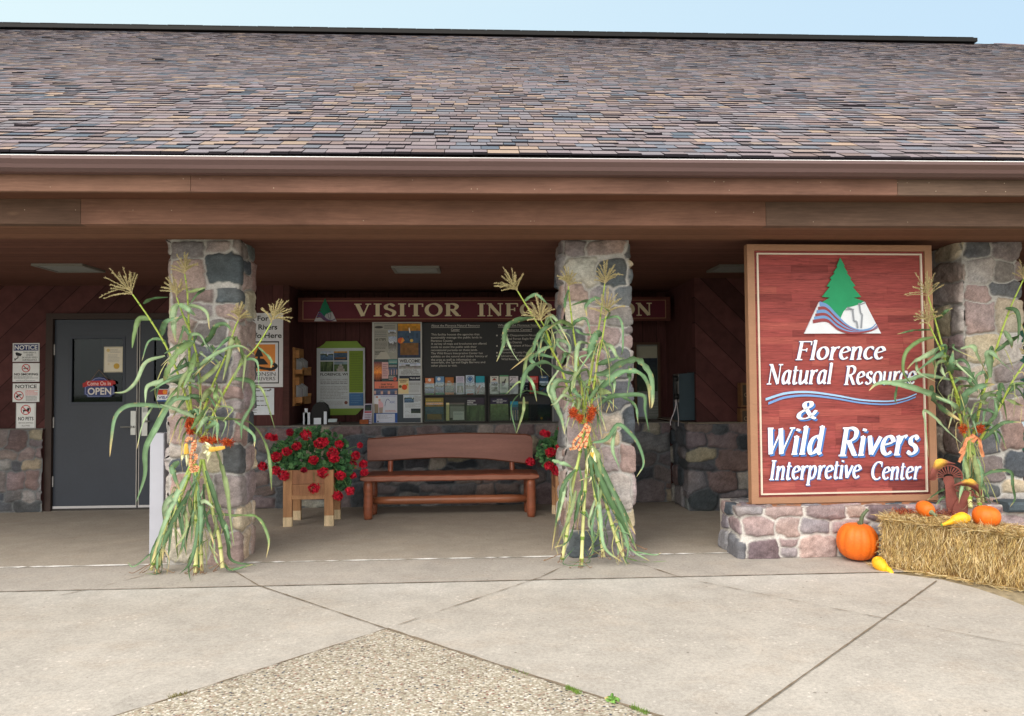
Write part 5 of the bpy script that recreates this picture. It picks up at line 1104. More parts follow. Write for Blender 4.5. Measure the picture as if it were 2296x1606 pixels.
def make_geranium():
    rr=random.Random(33); yc=YPl+.17
    t=thing('geranium_plant','','plant',((lx0+rx1)/2,yc,pZ(500)),'red geraniums in the planters')
    blobs=[(420,330,250,150,.17),(300,400,170,120,.15),(560,350,180,150,.15),(640,440,110,100,.1),(230,350,120,90,.12),(440,240,190,90,.14),(450,500,70,80,.04),(660,560,60,60,.05),(380,430,200,70,.1)]
    mb=MB()
    for i in range(950):
        bx_,by_,rx_,ry_,ry3=rr.choice(blobs); th=rr.uniform(0,6.283); q=rr.random()**.4; px=bx_+rx_*q*math.cos(th); py=by_+ry_*q*math.sin(th); dy=-ry3*math.sqrt(max(0,1-q*q))*rr.uniform(.5,1.1)
        p=at(*Z5(px,py),yc+dy*1.1+(.1*rr.random() if rr.random()<.3 else 0))
        nn=Vector((math.cos(th)*q*.6+rr.uniform(-.4,.4),-1+rr.uniform(-.3,.4),math.sin(-th)*q*.5+.55+rr.uniform(-.4,.4))).normalized()
        scallop(mb,p,nn,rr.uniform(.018,.034),vary(rr.choice([C(58,102,62),C(70,118,70),C(46,84,52),C(84,128,78)]),.15,rr),rr)
    mb.build('foliage',m_leafg,t)
    cols=[C(184,18,46),C(198,26,52),C(152,14,38),C(206,42,66)]
    st=MB()
    for (hx,hy,hr) in HEADS:
        dy=-.24+.1*rr.random() if 100<hx<720 else -.08+.1*rr.random()
        p=at(*Z5(hx,hy),yc+dy); rad=hr*.5226/1.7535/1700*7.6*.95; mb=MB(); 
        if hx in (270,720,745,375): cc=[C(140,16,44),C(160,24,50)]
        else: cc=cols
        petals(mb,p,rad*.98,int(30+rad*1300),cc,rr); mb.build('flower_head',m_pet,t)
        c0=Vector(((lx0+rx1)/2+(p.x-(lx0+rx1)/2)*.45,yc,pZ(470))); st.tube(catmull([c0,(c0+p)/2+Vector((0,-.03,.06)),p],5),.0028,5,C(96,128,70))
    st.build('flower_stems',m_leafg,t)
    return t
pt=make_planter(True); pt['label']='weathered wooden planter on legs left of the bench'
gt=make_geranium(); gt['label']='bushy red geranium spilling from the planter left of the bench'
def copy_tree(o,dx,parent=None):
    c=o.copy(); COL.objects.link(c)
    if parent: c.parent=parent
    else: c.location=o.location+dx
    for ch in list(o.children): copy_tree(ch,dx,c)
    return c
DX=Vector((at(*Z5(2268,700),YPl+.1).x-lx0,.1,0))
p2=copy_tree(pt,DX); p2['label']='wooden planter mostly hidden behind the second stone pillar'
g2=copy_tree(gt,DX); g2['label']='red geranium peeking out left of the second stone pillar'
# ---------------------------------------------------------------- pumpkins and gourds
m_pump=mk('pumpkin skin',None,.5,.2,4,fine=.1,spec=.35,bump=.08,bscale=90,bd=.002)
def pumpkin(name,lab,cen,rx,rz,axis,stem,c,ribs=13,flat=.86,grp=None,amp=.05,base=None):
    ax=Vector(axis).normalized(); a=ax.cross(Vector((.1,1,.05))).normalized(); b=ax.cross(a)
    t=thing(name,lab,'pumpkin',base if base is not None else cen-Vector((0,0,rz)),grp)
    mb=MB(); K=22; prof=[]; n=78
    for i in range(K+1):
        ph=math.pi*i/K; z=-math.cos(ph); r=math.sin(ph)**.82
        if z>0: z-=.16*(1-r)**2
        else: z+=.12*(1-r)**2
        prof.append((max(r*rx,.002),z*rz))
    rr=random.Random(int(rx*1e4)); ofs=[rr.uniform(.7,1.2) for _ in range(ribs)]
    def fn(th,z):
        q=(th/(2*math.pi)*ribs); k=int(q)%ribs; f=q-int(q)
        return 1-amp*ofs[k]*(1-abs(math.sin(math.pi*f))**.55)
    mb.lathe(prof,Vector(cen),(a,b,ax),n,c,fn); mb.build('fruit',m_pump,t,smooth=True)
    if stem:
        pts,rads,cs=stem; mb=MB(); P=catmull(pts,5); rd=[rads[0]+(rads[1]-rads[0])*(i/(len(P)-1))**.6 for i in range(len(P))]; rd[-1]*=1.25
        mb.tube(P,rd,7,cs); mb.build('stem',m_leafg,t,smooth=False)
    return t
Z8=lambda x,y:((3200+x*.467)/1.7535,(1700+y*.467)/1.7535)
OG=C(226,110,30); GS=C(92,106,80)
base=onz(*Z8(370,1112)); px=lambda n_,Y:n_*.467/1.7535/F*(Y+.2)
cy=base.y+.13; rx=px(163,cy); rz=px(160,cy); cen=Vector((at(*Z8(367,950),cy).x,cy,rz*.98))
sp=[cen+Vector((.012,0,rz*.86)),at(*Z8(395,770),cy),at(*Z8(408,705),cy-.01),at(*Z8(455,650),cy-.02)]
pumpkin('pumpkin','large orange pumpkin with long green stem on the ground left of the straw bale',cen,rx,rz,(0.04,-.02,1),(sp,(.026,.011),GS),OG)
ZBL=.375
# bale frame
A0=onz(1985,1270); B0=onz(2318,1326); du=(B0-A0); du.z=0; Lb=du.length; du.normalize(); dn=Vector((-du.y,du.x,0)); 
if dn.x<0: dn=-dn
DBL=.36
def bale_at(uu,vv,z=ZBL): return onz(uu,vv,z)
p=onz(*Z8(930,712),ZBL+.005); rz=px(66,p.y); rx=px(62,p.y); c2=p+Vector((0,.05,rz))
c2=at(*Z8(938,645),p.y+.05); ax=(at(*Z8(1015,690),p.y-.05)-c2).normalized()
pumpkin('pumpkin','small orange pumpkin lying on its side, left on the straw bale',c2,px(64,c2.y),px(84,c2.y),ax,([c2+ax*px(74,c2.y),c2+ax*px(98,c2.y),at(*Z8(1030,705),p.y-.07)],(.022,.008),C(120,130,100)),OG,ribs=14,amp=.02,grp='pumpkins on the straw bale',base=Vector((c2.x,c2.y,ZBL)))
c3=at(*Z8(1452,706),5.45); d_=ray(*Z8(1452,786)); p=onz(*Z8(1452,788),ZBL+.0); cy=p.y+.07; c3=at(*Z8(1452,706),cy)
pumpkin('pumpkin','round orange pumpkin without stem, right on the straw bale',c3,px(107,cy),px(88,cy),(0,-.1,1),None,OG,ribs=12,amp=.03,grp='pumpkins on the straw bale',base=Vector((c3.x,c3.y,ZBL)))
YG_=C(240,178,36)
def gourd(lab,body,rb,pts,rads,tip,cat='gourd'):
    t=thing('gourd',lab,cat,body-Vector((0,0,rb)),'yellow gourds')
    mb=MB(); P=catmull(pts,6); n=len(P); rd=[]
    m=len(rads)-1
    for i in range(n):
        q=i/(n-1)*m; k=min(int(q),m-1); f=q-k; f=f*f*(3-2*f); rd.append(rads[k]*(1-f)+rads[k+1]*f)
    mb.tube(P,rd,20,YG_); mb.build('fruit',m_pump,t,smooth=True)
    mb=MB(); mb.tube(catmull(tip,4),[.009]*5+[.006]*(max(0,len(catmull(tip,4))-5)),7,C(120,150,70)); mb.build('stem',m_leafg,t)
g=onz(*Z8(560,1165)); Yg=g.y+.04; q=lambda x,y,dy=0:at(*Z8(x,y),Yg+dy); k=px(1,Yg)
gourd('yellow crookneck gourd on the ground between pumpkin and straw bale',q(548,1105),.04,[q(520,1050,.02),q(530,1070,.02),q(550,1105),q(590,1140,-.03),q(625,1158,-.05),q(648,1180,-.08),q(655,1198,-.09)],[k*8,k*44,k*56,k*44,k*26,k*21,k*17],[q(652,1196,-.09),q(635,1207,-.1),q(595,1210,-.1)])
g=onz(*Z8(1200,778),ZBL); Yg=g.y; q=lambda x,y,dy=0:at(*Z8(x,y),Yg+dy); k=px(1,Yg)
gourd('yellow crookneck gourd lying on top of the straw bale',q(1245,722),.04,[q(1308,735),q(1292,728),q(1250,724),q(1195,735),q(1150,755),q(1105,772),q(1078,778)],[k*6,k*36,k*52,k*40,k*22,k*14,k*8],[q(1080,777),q(1072,779)])
# ---------------------------------------------------------------- straw bale
rr=random.Random(17); SCOL=[C(204,178,118),C(188,160,102),C(218,196,144),C(154,128,80),C(218,202,162),C(134,108,66),C(182,160,116)]
m_straw=mk('straw',None,.75,.12,20,spec=.25); 
mb=MB(); org=A0.copy(); org.z=0; ez=Vector((0,0,1))
NX,NZ=26,10
def bp(a,b,c): 
    w=.012*math.sin(a*9+c*14)+.01*math.sin(a*23+b*11); return org+du*a+dn*b+ez*c+(-dn*w if b<.05 else Vector((0,0,0)))
def gridf(f,nx,ny,c):
    n0=mb.vs([f(i/nx,j/ny) for j in range(ny+1) for i in range(nx+1)])
    for j in range(ny):
        for i in range(nx): q_=n0+j*(nx+1)+i; mb.face([q_,q_+1,q_+nx+2,q_+nx+1],vary(c,.25,rr))
dk=C(136,106,60)
gridf(lambda s,t_:bp(s*Lb,.0,t_*(ZBL-.03)),30,12,dk); gridf(lambda s,t_:bp(s*Lb,t_*DBL,ZBL-.03),30,10,dk); gridf(lambda s,t_:bp(0,DBL*(1-s),t_*(ZBL-.03)),12,12,dk); gridf(lambda s,t_:bp(Lb,DBL*s,t_*(ZBL-.03)),12,12,dk); gridf(lambda s,t_:bp(Lb*(1-s),DBL,t_*(ZBL-.03)),12,12,dk)
def blade(p,d,L,w,c,bend=.15):
    d=d.normalized(); s=d.cross(Vector((rr.uniform(-1,1),rr.uniform(-1,1),rr.uniform(-1,1)))).normalized()*w/2; b=Vector((rr.uniform(-1,1),rr.uniform(-1,1),rr.uniform(-1,1)))*L*bend
    m_=p+d*L/2+b*.5; e_=p+d*L+b*.2
    n=mb.vs([p-s,p+s,m_+s,m_-s,e_+s*.6,e_-s*.6]); mb.face([n,n+1,n+2,n+3],c); mb.face([n+3,n+2,n+4,n+5],c)
def rc(): return vary(rr.choice(SCOL),.15,rr)
for _ in range(9000):   # front face, mostly upright cut stems
    a=rr.uniform(-.01,Lb); c=rr.uniform(0.0,ZBL); p=bp(a,-.002-rr.random()*.014,c)
    slab_=math.sin(a*42)*.25
    d=ez*(-1 if rr.random()<.8 else 1)+du*(rr.gauss(slab_,.38))-dn*rr.uniform(.0,.28)
    L=rr.uniform(.02,.07)
    if rr.random()<.04: L*=2; d=d-dn*.25
    if p.z+d.normalized().z*L<.003: continue
    blade(p,d,L,rr.uniform(.002,.0042),rc())
for _ in range(3800):   # left end
    b=rr.uniform(0,DBL); c=rr.uniform(0,ZBL); p=org+dn*b+ez*c-du*rr.random()*.015; d=ez*rr.uniform(-1,.4)+dn*rr.gauss(0,.6)-du*rr.uniform(0,.5); L=rr.uniform(.02,.08)
    if p.z+d.normalized().z*L<.003: continue
    blade(p,d,L,rr.uniform(.002,.004),rc())
for _ in range(5200):   # top
    a=rr.uniform(-.02,Lb); b=rr.uniform(-.02,DBL); p=bp(a,max(b,.06),ZBL-.03+rr.random()*.02)+dn*min(0,b-.06); th=rr.uniform(0,6.283)
    blade(p,du*math.cos(th)+dn*math.sin(th)+ez*rr.uniform(-.05,.3),rr.uniform(.03,.11),rr.uniform(.002,.0042),rc())
for _ in range(1100):
    a=rr.uniform(0,Lb); p=bp(a,0,ZBL-.02); blade(p,du*rr.gauss(0,.8)-dn*rr.uniform(.2,1)+ez*rr.uniform(-.3,1),rr.uniform(.03,.1),.003,rc())
for _ in range(260):
    p=org+du*Lb*.98+dn*rr.uniform(0,DBL)+ez*rr.uniform(.05,ZBL); blade(p,du*rr.uniform(.3,1)-dn*rr.uniform(0,1)+ez*rr.gauss(0,.5),rr.uniform(.05,.14),.0035,rc())
o=mb.build('straw_bale',m_straw,None,base=org+du*Lb/2+dn*DBL/2); tag(o,'rectangular golden straw bale on the ground in front of the stone wall','straw bale')
mb=MB()
for off in (.11,.25):
    mb.tube([org+dn*off-du*.018+ez*.01,org+dn*off-du*.02+ez*(ZBL*.6),org+dn*off-du*.012+ez*(ZBL+.004),org+dn*off+du*Lb*.5+ez*(ZBL+.002),org+dn*off+du*Lb+ez*(ZBL+.002)],.0022,5,C(150,120,80))
mb.build('twine',m_attr,o)
mb=MB()
for _ in range(1100):
    a=rr.uniform(-.1,Lb+.7); b=-abs(rr.gauss(0,.045)) if a>.1 else -abs(rr.gauss(0,.04)); p=org+du*a+dn*b; p.z=.004+rr.random()*.008
    th=rr.uniform(0,6.283); blade(p,Vector((math.cos(th),math.sin(th),rr.uniform(-.02,.05))),rr.uniform(.02,.09),.003,rc(),.1)
for _ in range(500):
    p=org+du*rr.uniform(.3,Lb+1.0)+dn*rr.uniform(-.12,.5); p.z=.005; th=rr.uniform(0,6.283); blade(p,Vector((math.cos(th),math.sin(th),.02)),rr.uniform(.03,.1),.003,rc(),.1)
o=mb.build('loose_straw',m_straw,None); tag(o,'loose straw scattered around the foot of the bale','straw',kind='stuff')
# ---------------------------------------------------------------- rusty metal toadstools
ZM=lambda x,y:((3600+x*.2117)/1.7535,(1780+y*.2117)/1.7535)
YM=5.87; rustm=mk('rusted sheet steel',None,.75,.2,9,fine=.2,spec=.3); RU=C(124,70,62); RU2=C(146,84,62); YL=C(206,162,62)
mt=thing('metal_mushroom_ornament','pair of rusty cut metal toadstools with yellow tipped caps behind the straw bale','ornament',at(*ZM(800,1150),YM))
def plate(name,pts,c,Y,bulge=0,parent=None,smooth=True):
    P=[at(*ZM(x,y),Y) for x,y in pts]; mb=MB(); mb.prism(P,Vector((0,.004,0)),c); return mb.build(name,rustm,parent or mt)
plate('stem',[(515,470),(560,440),(640,430),(700,450),(715,520),(735,640),(760,780),(800,900),(760,1000),(700,1090),(620,1100),(575,1000),(560,880),(560,760),(545,600),(515,520)][::-1],RU,YM+.012)
plate('stem',[(900,705),(950,700),(1010,730),(985,830),(985,1000),(960,1180),(700,1170),(680,1100),(700,1000),(760,900),(820,830),(860,770)][::-1],RU,YM)
def cap(outline_top,outline_bot,Y,hi,n=14):
    T=sm(outline_top,n//2); Bm=sm(outline_bot,n//2); mb=MB(); m_=60
    def samp(P,t_): q_=t_*(len(P)-1); k_=min(int(q_),len(P)-2); f_=q_-k_; return (P[k_][0]*(1-f_)+P[k_+1][0]*f_,P[k_][1]*(1-f_)+P[k_+1][1]*f_)
    NR=14; g=[]
    for i in range(m_+1):
        a_=samp(T,i/m_); b_=samp(Bm,i/m_)
        for j in range(NR+1):
            t_=j/NR; x=a_[0]*(1-t_)+b_[0]*t_; y=a_[1]*(1-t_)+b_[1]*t_; g.append((x,y,Y-.03*math.sin(math.pi*min(1,t_*1.0+.08))*math.sin(math.pi*i/m_)**.5))
    n0=mb.vs([at(*ZM(x,y),yy) for x,y,yy in g]); 
    for i in range(m_):
        for j in range(NR):
            x,y,_=g[i*(NR+1)+j]; dd=math.hypot((x-hi[0])/hi[2],(y-hi[1])/hi[3]); c=lerp3(YL,RU,min(1,max(0,dd-.35)*1.5)); q_=n0+i*(NR+1)+j
            mb.face([q_,q_+1,q_+NR+2,q_+NR+1],vary(c,.06,rr))
    return mb.build('cap',rustm,mt,smooth=True)
cap([(255,490),(275,330),(330,230),(370,140),(450,112),(540,125),(640,170),(740,200)],[(255,500),(300,520),(380,500),(395,400),(440,330),(520,270),(620,225),(740,215)],YM-.0,(420,150,190,170))
cap([(700,610),(780,560),(880,520),(960,482),(1060,495),(1150,570),(1215,660),(1240,760),(1200,830)],[(705,640),(780,625),(880,620),(960,625),(1040,660),(1100,700),(1150,740),(1170,790),(1190,830)],YM-.015,(1020,500,230,110))
mb=MB()
for k in range(13):   # gill spokes of the large cap
    an=math.radians(182-k*15); x1_,y1_=610+200*1.25*math.cos(an),455-205*math.sin(an); w=6 if k%2 else 8
    a_=(610+95*math.cos(an),455-60*math.sin(an)); P=[]
    tx,ty=x1_-a_[0],y1_-a_[1]; L_2=math.hypot(tx,ty); nx_,ny_=-ty/L_2*w,tx/L_2*w
    mb.prism([at(*ZM(*q_),YM+.006) for q_ in ((a_[0]+nx_*.7,a_[1]+ny_*.7),(x1_+nx_*1.8,y1_+ny_*1.8),(x1_-nx_*1.8,y1_-ny_*1.8),(a_[0]-nx_*.7,a_[1]-ny_*.7))],Vector((0,.003,0)),RU)
s=[(610+255*math.cos(math.radians(a_)),455-215*math.sin(math.radians(a_))) for a_ in range(-12,186,9)]
mb.tube([at(*ZM(*q_),YM+.006) for q_ in s],.0075,5,RU); mb.build('gills',rustm,mt)
mb=MB(); s=[(1160-330*math.cos(math.radians(a_))*.9-180,800-150*math.sin(math.radians(a_))) for a_ in range(0,180,12)]
for (x,y,r_) in ((780,650,14),(830,680,18),(890,660,16),(1060,740,22),(1100,790,20),(1045,790,14),(1020,850,12),(770,700,12),(1130,820,14)):
    P=[(x+r_*math.cos(k_*.7),y+r_*math.sin(k_*.7)) for k_ in range(10)]; mb.tube([at(*ZM(*q_),YM-.004) for q_ in P],.0035,5,RU,cap=False)
mb.tube([at(*ZM(*q_),YM-.004) for q_ in sm([(720,640),(760,720),(830,700),(900,690)],5)],.004,5,RU); mb.tube([at(*ZM(*q_),YM-.004) for q_ in sm([(1000,700),(1050,720),(1090,800),(1190,830)],5)],.006,5,RU)
mb.build('gills',rustm,mt)
# dried red sprigs beside the small pumpkin
def fluff(name,parent,c0,spread,n,cols,r_,seed,lab=None,cat=None):
    rr_=random.Random(seed); mb=MB()
    for _ in range(n):
        a=c0+Vector((rr_.gauss(0,spread[0]),rr_.gauss(0,spread[1]),rr_.gauss(0,spread[2])))*.55; d=Vector((rr_.gauss(0,1),rr_.gauss(0,.6),rr_.gauss(0,.8))).normalized()*rr_.uniform(.01,.03); c=vary(rr_.choice(cols),.25,rr_)
        mb.tube([a,a+d*.5+Vector((0,0,rr_.uniform(-.004,.004))),a+d],[r_,r_*1.2,r_*.5],3,c,False)
        if rr_.random()<.6:
            p=a+d; s_=r_*rr_.uniform(1.2,2.2); n0=mb.vs([p+Vector((s_,0,0)),p+Vector((0,s_,0)),p+Vector((-s_,0,0)),p+Vector((0,-s_,0)),p+Vector((0,0,s_)),p-Vector((0,0,s_))])
            for f_ in ((0,1,4),(1,2,4),(2,3,4),(3,0,4),(1,0,5),(2,1,5),(3,2,5),(0,3,5)): mb.face([n0+i for i in f_],c)
    return mb.build(name,m_leafg,parent)
REDF=[C(170,62,28),C(196,84,34),C(140,44,24),C(206,104,50)]
o=fluff('dried_sprigs',None,at(*Z8(770,680),5.72),(.09,.05,.03),420,[C(150,60,34),C(120,48,34),C(180,100,60)],.0014,3); tag(o,'dried reddish sprigs left of the small pumpkin on the straw bale','dried flowers')
o=fluff('dried_sprigs',None,at(*Z8(1095,690),5.68),(.09,.05,.035),420,[C(112,44,40),C(130,60,50),C(150,96,66)],.0014,4); tag(o,'dark red dried sprigs between the small pumpkin and the metal toadstools','dried flowers')
# ---------------------------------------------------------------- corn stalk bundles
m_corn=mk('corn leaf',None,.55,.12,18,spec=.35,fine=.08); m_stalk=mk('corn stalk',None,.5,.1,25,spec=.35)
LG=[C(88,120,86),C(102,134,98),C(76,106,72),C(120,148,112),C(70,98,64),C(98,122,76),C(134,156,120),C(118,134,90)]
def to(sc):
    k,ox,oy=sc; return lambda x,y:((ox+x*k)/1.7535,(oy+y*k)/1.7535)
T7=to((.8717,400,900)); T6=to((.8717,2100,900)); T4=to((.4355,1600,1100)); T5=to((.6849,3500,900))
def place(T,pts,Yf,zmin=.006):
    out=[]
    for i,(x,y) in enumerate(pts):
        u,v=T(x,y); Y=Yf(i/(len(pts)-1),v); p=at(u,v,Y)
        if p.z<zmin: p=onz(u,v,zmin)
        out.append(p)
    return out
VIEW=Vector((0,1,0))
def leaf(mb,P,w,c,rr,base_w=.45):
    P=[P[0]]+[q+Vector((rr.gauss(0,.009),rr.gauss(0,.012),rr.gauss(0,.009))) for q in P[1:]]
    Q=catmull(P,max(5,int(34/(len(P)-1)))); n=len(Q); ph=rr.uniform(0,6); tw=rr.uniform(-.5,.5); tw1=rr.uniform(-1.5,1.5); fr=rr.uniform(9,15); cs=[-1,-.55,0,.55,1]; rings=[]
    L=sum((Q[i+1]-Q[i]).length for i in range(n-1)); flip=rr.choice((-1,1))
    for i,p in enumerate(Q):
        t=i/(n-1); T=(Q[min(i+1,n-1)]-Q[max(i-1,0)]).normalized()
        S=T.cross((p-CAM).normalized())
        if S.length<1e-3: S=Vector((1,0,0))
        S.normalize(); N=S.cross(T); an=tw+tw1*math.sin(t*4+ph)*.8; S2_=S*math.cos(an)+N*math.sin(an); N2=N*math.cos(an)-S*math.sin(an)
        ww=w*.54*min(1,base_w+t*3)*(max(0,1-t**2.6))**.8+.0006
        ring=[]
        for s in cs:
            rf=(math.sin(t*L*fr*5+ph+s*1.5)*.30+math.sin(t*L*fr*13+ph*2-s)*.12)*abs(s)*ww*math.sin(math.pi*min(1,t*1.2)); fold=abs(s)*ww*.30*flip
            ring.append(p+S2_*(s*ww)+N2*(fold+rf))
        rings.append(mb.vs(ring))
    dry=rr.random()<.75; dt_=rr.uniform(.7,.9); blot=[False for _ in range(n)]
    for i in range(n-1):
        t=i/(n-1); cc=c
        if dry and t>dt_: cc=lerp3(c,C(178,160,112),min(1,(t-dt_)*5))
        if blot[i]: cc=lerp3(cc,C(168,160,104),.45)
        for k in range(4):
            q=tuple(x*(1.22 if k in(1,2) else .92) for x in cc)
            if dry and k in(0,3) and (i*7+k)%9==0: q=lerp3(q,C(170,150,104),.5)
            mb.face([rings[i]+k,rings[i]+k+1,rings[i+1]+k+1,rings[i+1]+k],vary(q,.05,rr))
def stalk(parent,P,r0,r1,rr,top=True,pale=0):
    Q=catmull(P,14); n=len(Q); mb=MB(); rad=[];cols=[]; acc=0; nxt=.1+rr.random()*.1; nodes=[]
    for i in range(n):
        t=i/(n-1); rad.append(r0+(r1-r0)*t)
        c=lerp3(C(176,190,86),C(158,182,82),t) if not pale else lerp3(C(152,180,84),C(206,204,144),t)
        cols.append(vary(c,.05,rr))
        if i: acc+=(Q[i]-Q[i-1]).length
        if acc>nxt: nxt=acc+rr.uniform(.12,.19); nodes.append(i); rad[-1]*=1.28; cols[-1]=vary(C(120,150,56),.1,rr)
    mb.tube(Q,rad,9,cols); return mb.build('stalk',m_stalk,parent,smooth=True),Q,nodes
def tassel(parent,base,dirv,L,rr,n=17,c=C(178,166,122)):
    mb=MB(); dirv=dirv.normalized(); s=dirv.cross(VIEW).normalized()
    for k in range(n+1):
        if k==n: an=0; l=L; st=0
        else: an=(k/(n-1)-.5)*2.3+rr.uniform(-.12,.12); l=L*rr.uniform(.5,.85); st=rr.uniform(0,.3)*L
        d=(dirv*math.cos(an)+s*math.sin(an)+VIEW*rr.uniform(-.5,.3)).normalized(); b=base+dirv*st
        P=[b+d*l*q+Vector((0,0,-1))*(.30*l*q*q*abs(math.sin(an)))+dirv*.1*l*q for q in (0,.2,.4,.6,.8,1.)]
        Q=catmull(P,4); mb.tube(Q,[.0028-.0016*i/len(Q) for i in range(len(Q))],4,vary(c,.12,rr),False)
        for q in Q[3:]:
            for _ in range(4):
                e=Vector((rr.uniform(-1,1),rr.uniform(-1,1),rr.uniform(-1,1)))*.009; mb.tube([q,q+d*.005+e],[.0022,.0008],3,vary(c,.25,rr),False)
    return mb.build('tassel',m_corn,parent)
def cob(parent,P,r,husk):
    mb=MB(); Q=catmull(P,10); n=len(Q); rr=random.Random(4)
    prev=None
    for i,p in enumerate(Q):
        t=i/(n-1); T=(Q[min(i+1,n-1)]-Q[max(i-1,0)]).normalized(); a=T.cross(VIEW).normalized(); b=T.cross(a); rad=r*(1-.55*t**2.5)
        for k in range(14):
            th=2*math.pi*k/14; c0=p+(a*math.cos(th)+b*math.sin(th))*rad; s_=.0042; nn=(a*math.cos(th)+b*math.sin(th)); tt=nn.cross(T)
            c=vary(C(238,196,92),.1,rr); n0=mb.vs([c0+T*s_,c0+tt*s_*.8,c0-T*s_,c0-tt*s_*.8,c0+nn*s_]); 
            for j in range(4): mb.face([n0+j,n0+(j+1)%4,n0+4],c)
    mb.tube(Q,[r*(1-.55*(i/(n-1))**2.5)*.96 for i in range(n)],12,C(226,180,80)); o=mb.build('corn_cob',m_corn,parent,smooth=False)
    mb=MB()
    for h in husk: leaf(mb,h,.022,C(212,214,170),rr)
    mb.build('husk',m_corn,o)
def ribbon(parent,strips,w,rr,plaid=True):
    mb=MB()
    for P in strips:
        Q=catmull(P,9); n=len(Q); K=6; rings=[]; ph=rr.uniform(0,6)
        for i,p in enumerate(Q):
            T=(Q[min(i+1,n-1)]-Q[max(i-1,0)]).normalized(); S=T.cross((p-CAM).normalized()).normalized(); N=S.cross(T); an=.7*math.sin(i*.45+ph); S=S*math.cos(an)+N*math.sin(an)
            rings.append(mb.vs([p+S*w*(k/K-.5)+N*.004*math.sin(k*1.3+i*.3) for k in range(K+1)]))
        for i in range(n-1):
            for k in range(K):
                a_=(i%4)<1; b_=k in(1,4); c=C(206,120,84) if plaid else C(196,130,92)
                if plaid: c=C(178,78,52) if (a_ and b_) else (C(196,96,62) if a_ else (C(176,140,84) if b_ else C(222,170,130)))
                mb.face([rings[i]+k,rings[i]+k+1,rings[i+1]+k+1,rings[i+1]+k],c)
    return mb.build('ribbon',m_corn,parent,smooth=True)
def bundle(label,T,stalks_top,stalks_low,leaves,low_extra,Yt,Ybot,Ytie,tassels,seed,zmin=.006,kpx=.8717,rscale=1.):
    rr=random.Random(seed); cx=place(T,[stalks_low[0][0][0],stalks_low[0][0][-1]],lambda t,v:Ybot)[1]
    t=thing('corn_stalk_bundle',label,'corn stalks',Vector((cx.x,Ybot,zmin)),'corn stalk bundles tied to the pillars')
    S=[]
    for P,TT in stalks_top:
        y0=rr.uniform(-.06,.05); pts=place(TT,P,lambda q,v:Yt+y0+(Ytie-Yt-y0)*q); pts=pts[::-1]; o,Q,nd=stalk(t,pts,.0115*rscale,.0052,rr); S.append((o,Q))
    for P,TT in stalks_low:
        y0=rr.uniform(-.03,.02); pts=place(TT,P,lambda q,v:Ytie+y0+(Ybot-Ytie)*q,zmin); o,Q,nd=stalk(t,pts,.0118*rscale,.0142*rscale,rr,pale=1); S.append((o,Q))
    ls=[MB() for _ in S]
    nt=len(stalks_top)
    for si,(o_,Q_) in enumerate(S):
        low=si>=nt
        for k_ in range(4 if low else 6):
            i_=rr.randrange(2,int(len(Q_)*.7)); b_=Q_[i_]; sx_=rr.choice((-1,1)); L_=rr.uniform(.22,.5) if low else rr.uniform(.12,.3)
            if low: pts_=[b_,b_+Vector((sx_*rr.uniform(.01,.06),-rr.uniform(.0,.06),-L_*.35)),b_+Vector((sx_*rr.uniform(.0,.10),-rr.uniform(.01,.08),-L_*.75)),b_+Vector((sx_*rr.uniform(-.02,.12),-rr.uniform(.02,.1),-L_))]
            else: pts_=[b_,b_+Vector((sx_*.04,-rr.uniform(.01,.06),L_*.3)),b_+Vector((sx_*rr.uniform(.05,.16),-.06,L_*.2)),b_+Vector((sx_*rr.uniform(.08,.2),-.1,-L_*.5))]
            for q_ in pts_:
                if q_.z<zmin: q_.z=zmin+rr.random()*.01
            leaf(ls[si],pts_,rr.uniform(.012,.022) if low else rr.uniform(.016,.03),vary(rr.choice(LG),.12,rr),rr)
        for k_ in range(4):
            i_=rr.randrange(3,int(len(Q_)*.85)); b_=Q_[i_]; sx_=rr.choice((-1,1)); L_=rr.uniform(.12,.34); w_=rr.uniform(.03,.12)*sx_
            pts_=[b_,b_+Vector((w_*.5,-.03,rr.uniform(-.02,.05))),b_+Vector((w_,-.05,-L_*.5)),b_+Vector((w_*rr.uniform(.4,1.2),-.06,-L_))]
            for q_ in pts_:
                if q_.z<zmin: q_.z=zmin+.005
            leaf(ls[si],pts_,rr.uniform(.004,.008),vary(rr.choice((C(170,156,110),C(150,150,96),C(130,140,90))),.12,rr),rr)
        if low:
            e_=Q_[-1]
            for k_ in range(4):   # dry roots and husk curls at the butt
                th=rr.uniform(0,6.28); d_=Vector((math.cos(th),-abs(math.sin(th))*.8,0))*rr.uniform(.05,.14); P_=[e_+Vector((0,0,.05)),e_+d_*.4+Vector((0,0,.03)),e_+d_+Vector((0,0,-.0)),e_+d_*1.1+Vector((.03*rr.uniform(-1,1),.02,.004))]
                for q_ in P_: q_.z=max(q_.z,zmin)
                ls[si].tube(catmull(P_,5),.0024,4,vary(C(128,100,76),.2,rr),False)
    for item in leaves+low_extra:
        P,w,TT=item[:3]; k={id(T7):.8717,id(T6):.8717,id(T4):.4355,id(T5):.6849}[id(TT)]
        wm=w*k/1.7535/F*5.9*.5/.62*rr.uniform(.95,1.2); dyt=rr.uniform(.04,.22); dym=rr.uniform(.02,.12)
        pts=place(TT,P,lambda q,v:(Ytie+(Yt-Ytie)*.5)-.03-dym*math.sin(math.pi*q)-dyt*q*q,zmin)
        # nearest stalk owns the leaf
        best=min(range(len(S)),key=lambda i:min((q-pts[0]).length for q in S[i][1][::3]))
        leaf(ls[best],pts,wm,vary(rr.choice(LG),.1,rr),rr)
    for (o,Q),mbl in zip(S,ls):
        if mbl.f: mbl.build('leaf_cluster',m_corn,o,smooth=True)
